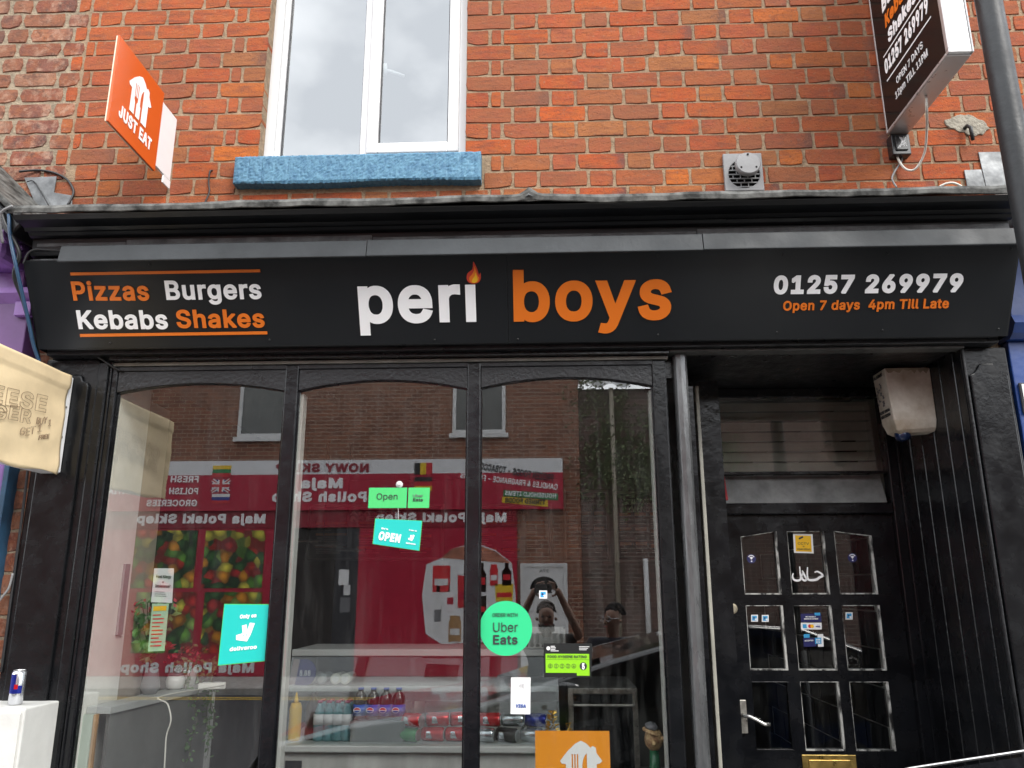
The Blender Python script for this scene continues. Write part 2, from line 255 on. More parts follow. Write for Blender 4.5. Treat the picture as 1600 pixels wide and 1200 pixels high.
# ------------------------------------------------------------------ lettering: outlines of a plain sans alphabet, units of 1/1000, capitals 509 high
SP = 188
def _p(s): return [[tuple(map(int, q.split(','))) for q in l.split(' ')] for l in s.split('|')]
GL = {
'A':(480,'201,509 16,0 85,0 135,142 110,142 110,199 155,199 191,302 228,419 239,456 276,334 324,199 370,199 370,142 344,142 395,0 463,0 276,509|155,199 135,142 344,142 324,199'),
'B':(456,'60,509 60,0 247,0 275,1 301,4 324,10 344,18 362,28 377,39 390,52 400,67 408,83 417,117 418,136 417,155 414,173 409,189 394,216 385,227 374,237 351,252 327,261 315,262 315,267 326,270 347,280 356,286 373,301 380,310 387,320 392,331 397,358 398,374 394,410 381,442 371,456 359,469 345,481 329,491 310,499 266,508|125,231 248,231 279,228 293,224 317,211 327,203 342,184 348,173 355,149 354,120 349,105 341,92 330,80 315,70 296,63 272,58 125,57|125,452 240,452 263,450 283,446 299,439 313,429 323,417 330,403 334,388 336,372 333,348 323,326 308,309 299,302 277,291 252,286 125,285'),
'C':(510,'267,-7 305,-4 341,5 357,11 388,28 416,49 428,62 438,76 457,107 469,142 473,160 408,160 401,136 389,114 375,96 348,74 327,64 315,60 280,53 245,54 223,59 203,66 184,76 166,89 151,105 137,123 125,145 116,168 109,194 105,223 103,254 105,285 109,314 116,340 125,364 137,385 150,403 166,419 184,432 203,443 223,450 245,454 267,456 292,454 304,452 327,445 348,435 375,413 389,395 401,373 408,348 473,348 469,367 463,385 448,418 427,447 415,460 402,471 373,490 357,498 340,504 305,513 267,516 235,514 205,508 177,498 150,484 126,466 104,445 86,421 70,393 57,362 48,329 42,293 40,254 42,215 48,179 57,146 70,115 86,88 104,63 126,42 150,25 177,11 205,1 235,-5'),
'D':(502,'96,0 125,0 219,0 256,2 291,8 322,17 351,31 376,48 398,68 417,92 433,119 446,149 455,181 460,217 462,255 460,293 455,329 446,361 433,391 418,418 399,441 377,461 353,478 325,492 294,501 261,507 225,509 125,509 93,509 60,509 60,0|125,452 221,452 249,450 275,446 299,438 320,428 338,415 354,399 368,381 379,361 388,337 394,312 398,285 399,255 398,226 394,198 388,172 379,149 368,128 354,110 337,94 318,81 296,70 272,63 244,58 215,57 125,57'),
'E':(419,'60,0 375,0 375,57 125,57 125,229 355,229 355,286 125,286 125,452 372,452 372,509 60,509'),
'F':(410,'60,0 125,0 125,221 346,221 346,278 125,278 125,452 369,452 369,509 60,509'),
'G':(520,'269,-7 298,-5 326,0 352,8 377,19 399,33 419,50 436,69 451,91 463,115 471,141 476,170 478,200 478,256 283,256 283,199 415,199 414,180 410,160 404,141 396,123 386,107 374,93 360,81 345,71 328,63 309,57 290,54 269,53 246,54 224,59 203,66 184,76 166,90 151,105 137,124 125,145 116,168 109,194 105,223 103,254 105,285 109,314 116,340 125,364 150,404 166,419 183,432 202,443 222,450 243,454 265,456 304,452 326,444 347,434 365,420 387,393 399,372 408,349 474,349 465,384 458,401 429,445 403,469 389,480 374,489 340,504 304,513 265,516 233,514 203,508 175,498 149,484 125,466 103,445 85,421 69,393 57,362 47,329 42,293 40,254 42,215 47,179 57,146 69,116 85,88 104,64 125,43 149,25 176,11 205,1 236,-5'),
'H':(517,'60,0 125,0 125,232 392,232 392,0 457,0 457,509 392,509 392,289 125,289 125,509 60,509'),
'I':(300,'31,0 269,0 269,57 183,57 183,452 269,452 269,509 31,509 31,452 118,452 118,57 31,57'),
'J':(396,'185,-7 217,-4 246,3 271,15 294,33 313,55 326,81 334,111 336,145 336,509 272,509 272,145 270,123 266,104 258,88 248,74 235,64 220,56 204,51 185,50 166,51 149,56 134,64 122,74 111,88 104,104 99,123 98,173 33,173 33,145 36,111 44,81 57,55 75,33 98,15 124,3 153,-4'),
'K':(467,'124,166 198,245 372,0 449,0 243,289 448,509 364,509 165,293 124,241 125,509 60,509 60,0 125,0'),
'L':(393,'60,0 361,0 361,57 125,57 125,509 60,509'),
'M':(628,'60,0 122,0 121,383 120,435 165,304 286,0 342,0 471,331 507,438 504,327 504,0 568,0 568,509 476,509 345,167 315,72 280,181 152,509 60,509'),
'N':(523,'60,0 125,0 125,317 120,431 177,331 387,0 463,0 463,509 399,509 399,146 401,95 403,78 388,107 369,141 136,509 60,509'),
'O':(533,'235,-5 267,-7 299,-5 329,1 357,11 384,25 408,42 429,63 448,88 464,115 477,146 486,179 491,215 493,254 491,293 486,329 477,362 464,393 448,421 429,445 408,466 384,484 357,498 329,508 299,514 267,516 235,514 205,508 177,498 150,484 126,466 105,445 86,421 70,393 57,362 48,329 42,293 40,254 42,215 48,179 57,146 70,115 86,88 105,63 126,42 150,25 177,11 205,1|245,54 223,59 203,66 184,76 167,89 151,105 137,123 125,144 116,168 109,194 105,223 103,254 105,285 109,314 116,340 125,364 137,385 151,404 167,420 184,433 203,443 223,450 267,456 289,454 310,450 330,443 349,433 367,420 383,404 396,386 408,365 418,341 425,314 429,286 430,254 429,223 425,194 418,168 408,144 396,123 383,105 367,89 349,76 330,66 310,59 289,54 267,53'),
'P':(445,'60,0 125,0 125,186 235,186 263,187 289,191 312,198 332,207 350,219 366,233 379,248 390,265 398,284 404,304 409,348 404,391 398,411 390,430 379,447 366,462 350,476 332,487 312,497 289,503 263,507 235,509 60,509|125,242 125,452 251,451 268,449 297,439 318,423 333,402 342,376 344,362 344,333 342,319 338,306 327,282 318,272 308,264 297,256 284,250 252,243 233,242'),
'Q':(533,'313,159 245,159 319,62 310,59 289,54 267,53 245,54 223,59 203,66 184,76 167,89 151,105 137,123 125,144 116,168 109,194 105,223 103,254 105,285 109,314 116,340 125,364 137,385 151,404 167,420 184,433 203,443 223,450 267,456 289,454 310,450 330,443 349,433 367,420 383,404 396,386 408,365 418,341 425,314 429,286 430,254 429,223 425,194 418,168 408,144 396,123 383,105 367,89 366,88|358,11 401,-48 468,-48 403,39 408,42 429,63 448,88 464,115 477,146 486,179 491,215 493,254 491,293 486,329 477,362 464,393 448,421 429,445 408,466 384,484 357,498 329,508 299,514 267,516 235,514 205,508 177,498 150,484 126,466 105,445 86,421 70,393 57,362 48,329 42,293 40,254 42,215 48,179 57,146 70,115 86,88 105,63 126,42 150,25 177,11 205,1 235,-5 267,-7 299,-5 329,1 357,11'),
'R':(449,'60,509 60,0 125,0 125,198 236,198 246,198 353,0 428,0 314,210 333,217 367,240 380,255 390,271 399,290 405,309 408,330 409,352 408,374 405,395 399,415 380,450 367,465 351,478 333,489 290,504 264,507 236,509|234,255 125,255 125,452 252,451 269,449 298,440 319,425 334,405 339,393 344,367 345,352 344,338 339,312 334,300 327,290 319,281 309,273 298,267 284,262 269,258'),
'S':(447,'224,-9 252,-8 278,-4 302,2 343,21 360,34 374,48 386,64 396,81 403,99 407,118 408,139 405,171 401,185 395,198 379,220 359,238 336,252 312,264 276,276 202,296 158,313 139,326 131,334 124,342 119,352 116,363 115,376 118,398 123,409 136,427 145,435 167,448 194,456 209,458 225,459 247,457 267,453 286,447 302,437 316,426 326,412 334,396 337,378 401,378 399,397 387,433 377,449 365,463 351,476 334,488 316,498 296,505 275,511 227,516 180,511 158,506 138,498 119,488 102,476 87,463 75,448 65,431 58,413 53,393 52,372 54,348 60,326 71,307 86,289 105,274 128,260 154,249 184,239 259,218 296,205 307,199 325,186 338,171 345,151 346,139 345,126 336,102 321,82 299,66 286,60 272,55 257,52 224,49 209,50 194,52 166,59 142,71 132,79 123,88 110,110 104,137 38,137 41,115 46,96 54,77 64,60 76,45 91,31 108,19 128,9 149,1 197,-8'),
'T':(449,'32,452 193,452 193,0 257,0 257,452 417,452 417,509 32,509'),
'U':(517,'259,-8 288,-7 315,-2 340,5 363,15 384,28 403,43 419,60 433,80 443,101 451,124 456,148 457,173 457,509 393,509 393,178 392,160 384,128 377,113 368,99 357,87 331,68 315,61 298,56 279,53 259,52 239,53 220,56 203,61 187,68 160,87 150,99 133,128 125,160 124,178 124,509 60,509 60,173 62,148 66,124 74,101 85,80 98,60 114,43 133,28 154,15 177,5 203,-2 230,-7'),
'V':(480,'204,0 278,0 463,509 395,509 279,176 252,90 241,53 203,176 84,509 16,509'),
'W':(686,'155,0 230,0 323,341 339,413 343,435 347,410 363,339 455,0 530,0 670,509 603,509 504,120 492,62 486,94 462,196 380,509 306,509 208,133 193,61 187,94 170,171 82,509 16,509'),
'X':(474,'18,0 91,0 189,139 221,189 237,219 268,165 382,0 456,0 276,263 446,509 374,509 261,345 238,302 219,337 204,361 104,509 29,509 200,260'),
'Y':(472,'203,0 268,0 268,208 455,509 381,509 280,344 244,280 237,261 229,279 208,318 91,509 16,509 203,208'),
'Z':(438,'42,0 399,0 399,57 152,57 115,55 116,57 169,129 397,462 397,509 40,509 40,452 285,452 323,453 306,431 273,385 42,46'),
'a':(389,'142,-8 160,-9 190,-6 215,1 226,6 236,12 252,25 264,38 272,52 277,52 277,0 337,0 337,251 336,272 329,306 315,333 296,353 275,367 251,376 227,382 204,384 179,384 163,382 133,375 104,364 79,346 67,335 48,308 41,291 100,274 107,288 118,301 124,307 140,318 159,326 171,329 196,331 220,329 240,322 256,311 267,297 271,288 276,255 273,243 270,238 265,235 244,228 178,220 125,211 89,199 67,187 58,179 50,171 43,161 38,150 31,123 30,108 31,90 40,58 57,32 80,12 94,5 126,-5|149,47 130,52 121,56 107,66 102,72 94,87 92,95 92,105 95,124 98,132 103,139 125,155 144,162 181,169 239,177 265,184 276,190 275,126 269,104 257,83 239,66 216,53 187,46 170,45'),
'b':(424,'198,-5 229,-8 252,-7 274,-2 294,5 313,16 330,29 346,45 359,64 370,84 379,108 385,133 389,160 390,189 389,218 385,245 379,270 370,293 359,313 345,332 330,347 313,361 294,371 274,378 252,383 212,384 183,378 171,373 161,367 144,353 137,346 118,319 114,319 114,509 53,509 53,0 112,0 112,59 118,59 138,31 162,10 184,-1|188,51 174,57 150,75 140,86 125,115 116,150 113,169 113,210 120,247 125,263 140,291 161,312 174,320 203,329 220,330 237,329 253,325 267,319 280,311 301,290 316,261 321,245 325,227 328,189 325,151 321,133 309,101 301,88 291,76 267,57 253,51 237,48 220,47'),
'c':(396,'207,-8 221,-8 261,-1 285,9 306,21 334,46 354,78 363,102 304,117 296,95 282,76 271,66 250,54 234,49 207,46 173,51 158,57 145,66 134,76 115,102 108,117 99,151 96,187 99,224 108,258 115,274 134,300 145,310 158,319 173,325 189,329 207,330 226,329 242,325 257,319 276,306 286,295 294,283 303,262 362,277 353,301 347,312 332,332 315,349 295,362 272,373 234,383 221,384 182,383 159,378 137,371 117,360 98,346 82,330 68,312 56,291 46,268 40,243 36,216 34,187 36,159 40,133 46,108 56,85 68,64 82,46 98,30 117,16 137,6 159,-2 182,-7'),
'd':(424,'172,-7 195,-8 227,-5 241,-1 263,10 287,31 307,59 313,59 313,0 372,0 372,509 311,509 311,319 306,319 287,346 280,353 263,367 253,373 241,378 213,384 173,383 151,378 131,371 112,361 95,347 79,332 66,313 55,293 46,270 39,245 35,218 34,189 35,160 39,133 46,108 55,84 66,64 79,45 94,29 111,16 130,5 151,-2|188,48 172,51 158,57 145,66 134,76 124,88 115,101 103,133 99,151 96,189 99,227 103,245 108,261 115,276 124,290 133,301 157,319 187,329 205,330 221,329 251,320 275,302 284,291 293,278 300,263 305,247 309,229 312,189 309,150 305,132 293,100 284,86 263,65 250,57 236,51 221,48 205,47'),
'e':(404,'212,-8 249,-5 266,-1 283,4 311,19 335,39 345,51 360,77 365,91 306,105 292,80 271,61 263,56 244,50 224,47 212,46 195,47 179,50 151,61 139,70 128,80 118,92 110,106 104,122 97,157 97,169 371,169 370,219 368,242 363,263 350,299 331,329 319,341 294,361 266,374 251,379 221,384 180,383 157,378 135,370 115,359 97,346 81,329 67,311 55,290 46,267 39,242 35,215 34,187 35,159 46,108 56,85 68,64 82,46 98,30 117,16 138,6 161,-2 185,-7|97,221 99,241 103,256 116,282 125,294 135,304 159,321 173,326 189,329 205,330 222,329 237,326 263,314 283,294 291,282 298,269 303,254 307,237 308,221'),
'f':(254,'228,327 228,379 142,379 142,431 145,443 154,460 162,466 171,470 182,473 200,474 211,473 227,468 243,521 234,524 215,528 187,530 161,527 135,519 113,505 104,496 89,474 84,461 81,432 81,379 6,379 6,327 81,327 81,0 142,0 142,327'),
'g':(425,'168,-148 207,-151 251,-147 291,-136 308,-127 324,-117 338,-104 350,-90 360,-73 367,-54 371,-32 372,-9 372,379 313,379 313,319 308,319 288,346 273,360 264,367 242,378 228,382 213,384 196,384 173,383 152,378 131,371 112,361 95,347 80,332 66,314 55,293 46,271 39,246 35,220 34,191 35,163 39,136 46,112 55,90 80,53 95,39 113,27 132,17 152,10 173,6 212,5 241,11 263,21 287,41 306,68 311,68 310,-28 304,-47 295,-62 282,-75 267,-85 249,-92 229,-96 192,-97 165,-92 154,-88 128,-72 110,-53 101,-41 51,-69 64,-91 73,-101 93,-119 105,-127 134,-140 150,-144|188,60 172,63 158,68 134,85 124,96 116,108 103,138 99,155 96,193 99,229 103,246 115,277 124,290 134,302 145,312 158,320 188,329 205,330 222,329 251,320 275,303 285,291 300,264 309,231 312,212 312,172 305,137 300,121 285,95 275,84 264,75 251,68 237,63 222,60 205,59'),
'h':(410,'114,227 114,243 117,257 126,283 141,303 150,311 161,317 184,326 210,329 229,328 246,323 260,315 273,304 283,291 290,275 295,256 296,0 357,0 356,264 353,285 348,304 341,321 332,336 321,349 309,360 295,369 280,376 264,380 246,383 227,384 207,383 187,379 169,372 152,362 137,349 124,332 114,315 114,509 53,509 53,0 114,0'),
'i':(167,'53,379 53,0 114,0 114,379|75,444 84,443 100,446 107,449 114,455 119,461 126,475 126,491 119,506 114,512 100,521 84,524 67,521 54,512 48,506 44,499 41,483 44,468 48,461 60,449'),
'j':(167,'114,379 53,379 52,-42 50,-54 46,-64 34,-78 25,-83 14,-86 -10,-87 -10,-143 21,-142 37,-139 52,-135 76,-122 86,-113 95,-102 102,-90 111,-63 113,-47|67,446 83,443 100,446 107,449 114,455 123,468 126,483 123,499 114,512 100,521 83,524 67,521 53,512 44,499 41,483 44,468 53,455 60,449'),
'k':(381,'114,141 154,178 294,0 372,0 201,216 360,379 284,379 121,212 114,212 114,509 53,509 53,0 114,0'),
'l':(189,'139,-2 156,-2 181,3 170,54 146,52 130,54 120,62 115,77 114,509 53,509 54,65 58,47 65,33 74,20 86,10 101,3 119,-1'),
'm':(610,'53,0 114,0 114,253 117,266 126,289 132,299 148,314 168,325 188,330 199,330 215,329 229,326 242,320 253,311 262,301 269,288 273,275 274,0 335,0 335,247 338,270 345,290 351,299 365,314 374,320 395,328 406,330 419,330 447,326 460,321 473,313 483,302 490,289 494,273 496,254 496,0 557,0 556,276 553,296 548,313 541,328 532,342 522,354 510,364 497,372 468,383 437,386 407,383 394,380 368,369 347,353 337,343 322,321 317,309 316,314 309,331 299,347 287,361 273,372 257,380 239,385 207,386 195,384 172,376 161,370 141,355 132,346 118,323 112,310 112,379 53,379'),
'n':(410,'114,227 114,243 117,257 126,283 141,303 150,311 161,317 184,326 210,329 229,328 246,323 260,315 273,304 283,291 290,275 295,256 296,0 357,0 356,264 353,285 348,304 341,321 332,336 321,349 309,360 295,369 280,376 264,380 246,383 227,384 207,383 187,379 169,372 152,362 137,349 124,332 112,312 112,379 53,379 53,0 114,0'),
'o':(415,'182,-7 207,-8 233,-7 256,-2 278,6 299,16 317,30 333,46 347,64 359,85 369,108 376,133 380,159 381,187 380,216 376,243 369,268 359,291 347,312 333,330 317,346 299,360 278,371 256,378 233,383 207,384 182,383 159,378 137,371 117,360 98,346 82,330 68,312 56,291 46,268 40,243 36,216 34,187 36,159 40,133 46,108 56,85 68,64 82,46 98,30 117,16 137,6 159,-2|173,51 158,57 145,66 134,76 115,102 108,117 99,151 96,187 99,224 108,258 115,274 134,300 145,310 158,319 173,325 189,329 207,330 226,329 242,325 257,319 282,300 300,274 307,258 316,224 319,187 316,151 307,117 300,102 282,76 257,57 242,51 207,46'),
'p':(424,'53,379 53,-143 114,-143 114,59 118,59 138,31 145,24 162,10 173,4 198,-5 229,-8 252,-7 274,-2 294,5 313,16 330,29 346,45 359,64 370,84 379,108 385,133 389,160 390,189 389,218 385,245 379,270 370,293 359,313 345,332 330,347 313,361 294,371 274,378 252,383 212,384 183,378 171,373 152,360 137,346 118,319 112,319 112,379|188,51 174,57 150,75 140,86 125,115 116,150 113,169 113,210 120,247 125,263 140,291 161,312 174,320 203,329 220,330 237,329 253,325 267,319 280,311 301,290 316,261 321,245 325,227 328,189 325,151 321,133 309,101 301,88 291,76 267,57 253,51 237,48 220,47'),
'q':(424,'311,-143 372,-143 372,379 313,379 313,319 307,319 287,346 272,360 253,373 241,378 213,384 173,383 151,378 131,371 112,361 79,332 66,313 55,293 46,270 39,245 35,218 34,189 35,160 39,133 46,108 55,84 66,64 79,45 94,29 111,16 130,5 172,-7 195,-8 227,-5 252,4 263,10 280,24 293,39 306,59 311,59|188,48 172,51 158,57 145,66 134,76 124,88 115,101 103,133 99,151 96,189 99,227 103,245 108,261 115,276 124,290 133,301 157,319 187,329 205,330 221,329 251,320 275,302 284,291 293,278 300,263 305,247 309,229 312,189 309,150 305,132 293,100 284,86 263,65 250,57 236,51 221,48 205,47'),
'r':(259,'53,0 114,0 114,250 117,262 126,284 132,293 149,309 159,315 182,323 213,326 243,322 243,384 213,385 196,384 166,375 140,358 130,347 115,321 112,321 112,379 53,379'),
's':(365,'182,-8 223,-5 242,0 260,6 290,24 302,35 321,61 330,90 331,107 330,125 325,142 317,158 306,171 292,183 275,194 254,202 157,227 144,232 124,243 117,250 112,258 109,277 110,289 114,299 121,308 131,317 143,324 156,329 171,332 187,333 205,331 219,328 232,323 243,316 251,307 264,288 268,277 324,290 314,316 307,328 290,349 279,358 267,366 239,378 206,384 167,384 149,381 131,377 100,363 87,354 75,343 65,332 57,319 51,305 48,290 47,274 48,255 53,237 61,222 72,208 87,196 104,186 125,177 212,155 237,147 254,136 265,121 268,103 267,91 255,71 244,62 232,55 200,46 181,45 165,46 150,49 124,60 105,79 94,107 36,94 45,63 53,50 72,27 84,18 112,3 128,-2 163,-7'),
't':(227,'204,327 204,379 126,379 126,471 65,471 65,379 6,379 6,327 65,327 65,93 67,71 72,52 80,35 92,21 107,10 125,2 145,-3 168,-4 192,-3 208,0 213,2 202,54 177,50 150,53 142,56 136,61 128,76 126,98 126,327'),
'u':(410,'182,-5 203,-4 222,0 240,7 257,17 272,30 286,47 297,67 298,70 298,0 357,0 357,379 296,379 296,153 293,122 289,109 276,86 259,69 249,62 226,53 200,50 181,52 164,56 150,64 137,75 127,89 119,105 115,123 114,144 114,379 53,379 53,139 54,116 57,95 62,76 69,59 78,44 89,31 101,20 115,11 130,4 146,-1'),
'v':(389,'163,0 226,0 371,379 305,379 218,138 207,104 195,58 177,121 84,379 17,379'),
'w':(567,'138,0 199,0 263,225 284,309 297,252 315,185 368,0 429,0 545,379 480,379 423,176 402,90 397,66 382,136 362,214 316,379 252,379 206,214 180,113 170,65 165,91 149,157 87,379 23,379'),
'x':(379,'21,0 91,0 157,99 189,155 222,99 287,0 358,0 224,192 352,379 282,379 224,292 192,232 156,292 100,379 29,379 155,195'),
'y':(389,'47,-139 77,-145 104,-145 128,-140 139,-136 159,-124 177,-107 184,-97 198,-72 204,-58 371,379 305,379 212,121 195,60 177,121 84,379 17,379 163,-1 146,-48 136,-67 124,-80 111,-87 96,-90 61,-86'),
'z':(380,'42,0 339,0 339,56 126,56 126,60 333,331 333,379 48,379 48,323 254,323 254,320 42,46'),
'0':(453,'199,-5 227,-7 254,-5 279,1 302,11 323,24 342,41 359,62 373,86 384,113 393,144 400,178 404,214 405,254 404,294 400,330 393,364 384,395 372,422 358,447 342,467 323,484 302,498 279,508 254,514 227,516 200,514 174,508 151,498 130,484 112,467 95,447 81,422 69,395 60,364 53,330 49,294 48,254 49,214 53,178 60,144 69,113 80,86 95,62 111,41 130,24 151,11 174,1|209,51 192,56 177,63 163,74 151,87 140,103 131,122 123,144 117,168 110,223 109,254 110,285 117,341 123,365 131,387 140,405 151,422 163,435 177,446 192,453 209,458 227,460 245,458 261,453 276,446 290,435 303,422 313,405 323,387 336,341 343,285 344,254 343,223 336,168 323,122 313,103 303,87 290,74 276,63 261,56 245,51 227,50'),
'1':(453,'76,55 76,0 212,0 276,0 391,0 391,55 276,55 276,509 198,509 86,427 86,358 209,448 212,448 212,55'),
'2':(453,'64,0 389,0 389,57 153,57 153,60 288,202 322,241 357,290 371,318 378,345 381,372 380,392 376,411 370,428 361,445 350,461 323,486 306,497 288,505 268,511 225,516 182,511 162,505 126,486 111,473 98,459 86,442 77,424 71,405 67,384 66,362 127,362 130,390 134,402 145,424 162,441 184,453 196,457 209,459 224,460 237,459 262,454 273,449 293,436 308,419 317,397 319,385 320,360 315,337 311,327 299,305 282,282 261,257 64,47'),
'3':(453,'218,-7 243,-6 266,-2 288,4 309,12 327,23 344,36 358,50 370,66 380,84 387,103 392,123 393,145 392,166 381,205 359,239 344,253 327,265 308,276 287,284 264,288 239,290 221,289 372,461 372,509 70,509 70,452 288,452 288,448 157,299 157,248 223,247 242,244 260,240 275,234 299,217 316,196 322,184 326,172 328,158 329,145 328,130 321,104 315,93 307,83 297,74 275,61 262,56 248,53 234,51 204,50 165,59 154,64 134,78 126,87 115,107 111,119 109,132 44,132 46,111 52,91 60,74 70,57 83,43 98,30 114,19 152,2 173,-3 195,-6'),
'4':(453,'40,158 40,105 282,105 282,0 343,0 343,105 413,105 413,163 343,163 343,318 282,318 282,163 109,163 109,166 311,509 247,509'),
'5':(453,'221,-7 245,-5 268,-1 289,6 309,15 327,27 343,41 357,57 379,95 390,139 391,163 388,199 379,231 364,260 355,273 334,296 321,306 294,321 279,326 247,333 229,334 216,333 190,329 178,325 155,315 136,301 134,301 151,452 366,452 366,509 96,509 67,253 128,246 156,264 192,275 218,277 248,273 262,269 275,262 297,244 314,221 320,208 324,193 327,178 328,162 327,146 320,117 314,104 307,92 288,72 264,58 250,53 208,50 184,56 173,60 163,66 145,80 132,98 127,108 122,130 60,130 62,111 66,93 73,76 94,45 108,32 140,11 159,3 199,-6'),
'6':(453,'203,-5 226,-7 249,-6 271,-2 291,5 310,14 327,26 343,39 368,73 377,92 384,112 388,134 389,157 388,180 384,201 378,221 370,240 359,257 332,284 316,295 298,303 278,309 257,313 224,314 196,307 179,299 175,296 322,509 252,509 137,340 102,285 89,261 80,239 68,199 64,162 65,138 69,115 75,94 84,74 96,56 109,40 125,26 161,5|212,49 186,56 163,70 153,79 145,90 132,114 128,128 125,158 128,188 132,201 138,214 153,235 174,252 186,258 198,262 226,265 254,262 267,258 289,244 299,235 307,225 320,201 327,173 327,142 320,114 314,101 299,79 289,70 267,56 241,49 226,48'),
'7':(453,'97,0 165,0 391,449 391,509 62,509 62,452 323,452 323,448'),
'8':(453,'201,-6 226,-7 251,-6 296,3 317,11 335,21 352,33 366,47 378,62 388,78 395,96 399,115 401,135 400,151 393,181 380,208 372,220 351,241 339,249 327,256 300,265 300,267 318,273 333,282 347,293 359,308 369,324 376,342 382,380 377,417 370,434 361,450 350,464 337,477 323,488 306,498 288,506 269,511 226,516 184,511 164,506 146,498 114,477 101,464 90,450 82,434 75,417 70,380 72,360 76,342 83,324 93,308 105,293 119,282 135,273 153,267 153,265 125,256 113,249 101,241 90,231 81,220 72,208 59,181 55,166 52,135 53,115 57,96 64,78 74,62 86,47 101,33 117,21 136,11 156,3|210,50 180,55 167,60 145,74 136,82 123,102 116,126 115,139 116,152 123,177 130,189 147,208 169,223 182,228 196,232 226,235 256,232 270,228 283,223 305,208 322,189 329,177 336,152 337,139 336,126 329,102 323,91 307,74 285,60 272,55 243,50 226,49|213,290 189,296 178,300 159,313 151,321 139,341 136,351 133,376 134,388 139,410 151,429 159,437 167,444 188,454 200,457 226,460 240,459 264,454 285,444 294,437 308,420 313,410 318,388 319,376 316,351 312,341 307,330 293,313 274,300 252,292 226,290'),
'9':(453,'249,514 226,516 203,514 182,510 162,504 125,483 96,454 75,417 69,397 65,375 64,352 65,329 68,307 74,287 83,269 106,237 137,214 175,199 195,196 228,195 238,196 257,202 277,213 130,0 200,0 334,197 363,248 373,270 385,309 389,347 388,371 384,393 377,414 368,434 356,452 343,468 328,482 310,494 291,503 271,510|254,457 267,452 279,446 290,438 299,429 314,407 324,381 327,366 327,335 320,308 314,295 299,273 279,257 267,251 240,244 226,243 212,244 186,251 174,257 163,265 154,274 145,284 138,295 133,308 126,336 125,352 126,367 133,395 145,419 154,429 163,438 174,446 186,452 199,457 226,460'),
'-':(453,'337,244 114,244 114,188 337,188'),
'&':(448,'197,-7 215,-6 252,1 289,14 305,23 320,34 329,43 364,0 438,0 366,87 371,92 385,115 391,128 397,144 405,180 408,224 349,224 346,186 342,168 336,151 327,134 219,265 275,308 299,333 305,342 315,362 322,382 324,404 323,419 320,433 315,447 300,471 290,482 266,499 235,510 218,513 182,513 165,510 149,505 134,499 121,491 109,481 99,470 84,445 76,415 75,398 78,370 87,344 94,331 111,306 135,275 97,245 73,224 63,213 47,189 37,163 34,133 35,114 45,78 54,62 65,47 78,34 93,22 110,12 129,4 150,-2 173,-6|292,86 290,84 265,66 251,59 223,50 208,47 193,46 166,49 143,57 133,63 116,78 109,87 100,108 97,131 100,154 110,174 118,185 140,206 172,230|182,310 176,317 155,346 145,363 137,389 137,408 145,431 155,444 168,453 184,459 201,461 215,460 237,452 253,437 261,417 262,405 260,389 255,375 242,357 231,347'),
'.':(188,'95,-4 104,-4 113,-1 121,3 128,9 134,16 138,24 141,41 138,59 128,73 121,79 113,83 95,87 86,86 70,79 57,66 50,50 50,32 57,16 70,3 86,-4'),
'/':(249,'235,533 178,533 14,-76 71,-76'),
':':(188,'86,-4 95,-4 104,-4 113,-1 121,3 128,9 134,16 138,24 141,41 138,59 128,73 121,79 113,83 95,87 86,86 70,79 57,66 50,50 50,32 57,16 70,3|78,274 95,271 113,274 121,278 128,284 134,291 138,299 141,316 138,334 134,342 128,349 113,359 95,362 78,359 63,349 57,342 50,325 50,307 57,291 70,278'),
"'":(206,'78,318 128,318 136,509 70,509'),
'?':(358,'134,200 132,152 194,152 194,172 197,196 203,214 207,221 213,229 226,241 270,272 284,284 296,297 306,311 314,327 323,362 324,382 323,401 314,435 306,451 296,465 284,478 270,489 238,506 219,511 199,514 178,516 157,515 120,506 103,499 87,490 60,467 49,452 40,436 33,418 29,399 27,378 92,378 93,392 100,416 112,434 128,448 137,453 147,457 178,462 211,456 229,447 237,441 250,425 259,406 262,384 261,370 258,357 247,334 230,314 209,298 177,277 168,269 160,261 146,241 141,230|155,-4 164,-4 173,-4 181,-1 189,3 196,9 202,16 206,24 209,41 206,58 202,66 189,79 173,86 155,86 138,79 131,73 121,58 118,41 121,24 131,9 138,3 146,-1'),
'!':(196,'63,509 67,160 128,160 132,509|89,-4 98,-4 107,-4 116,-1 123,3 136,16 143,32 143,50 136,66 123,79 107,86 89,86 73,79 60,66 53,50 52,41 53,32 56,24 60,16 66,9 73,3 81,-1'),
}
def _area(l): return sum(l[i-1][0]*l[i][1]-l[i][0]*l[i-1][1] for i in range(len(l)))/2
def _inside(p, l):
    x, y = p; c = False
    for i in range(len(l)):
        (x1, y1), (x2, y2) = l[i-1], l[i]
        if (y1 > y) != (y2 > y) and x < (x2-x1)*(y-y1)/(y2-y1)+x1: c = not c
    return c
def _offset(l, d):
    q = []
    for p in l:
        if not q or math.hypot(p[0]-q[-1][0], p[1]-q[-1][1]) > 2.5: q.append(p)
    while len(q) > 3 and math.hypot(q[0][0]-q[-1][0], q[0][1]-q[-1][1]) <= 2.5: q.pop()
    l = q; out = []; n = len(l)
    for i in range(n):
        a, b, c = V(l[i-1]), V(l[i]), V(l[(i+1) % n])
        e1, e2 = (b-a).normalized(), (c-b).normalized()
        n1, n2 = V((e1.y, -e1.x)), V((e2.y, -e2.x)); mm = n1+n2
        if mm.length < .2: out += [tuple(b+(n1+e1)*d), tuple(b+(n2-e2)*d)]; continue
        mm.normalize(); k = 1/max(mm.dot(n1), .25)
        if k > 1.9: out += [tuple(b+(n1+e1*.6)*d), tuple(b+(n2-e2*.6)*d)]
        else: out.append(tuple(b+mm*d*k))
    return out
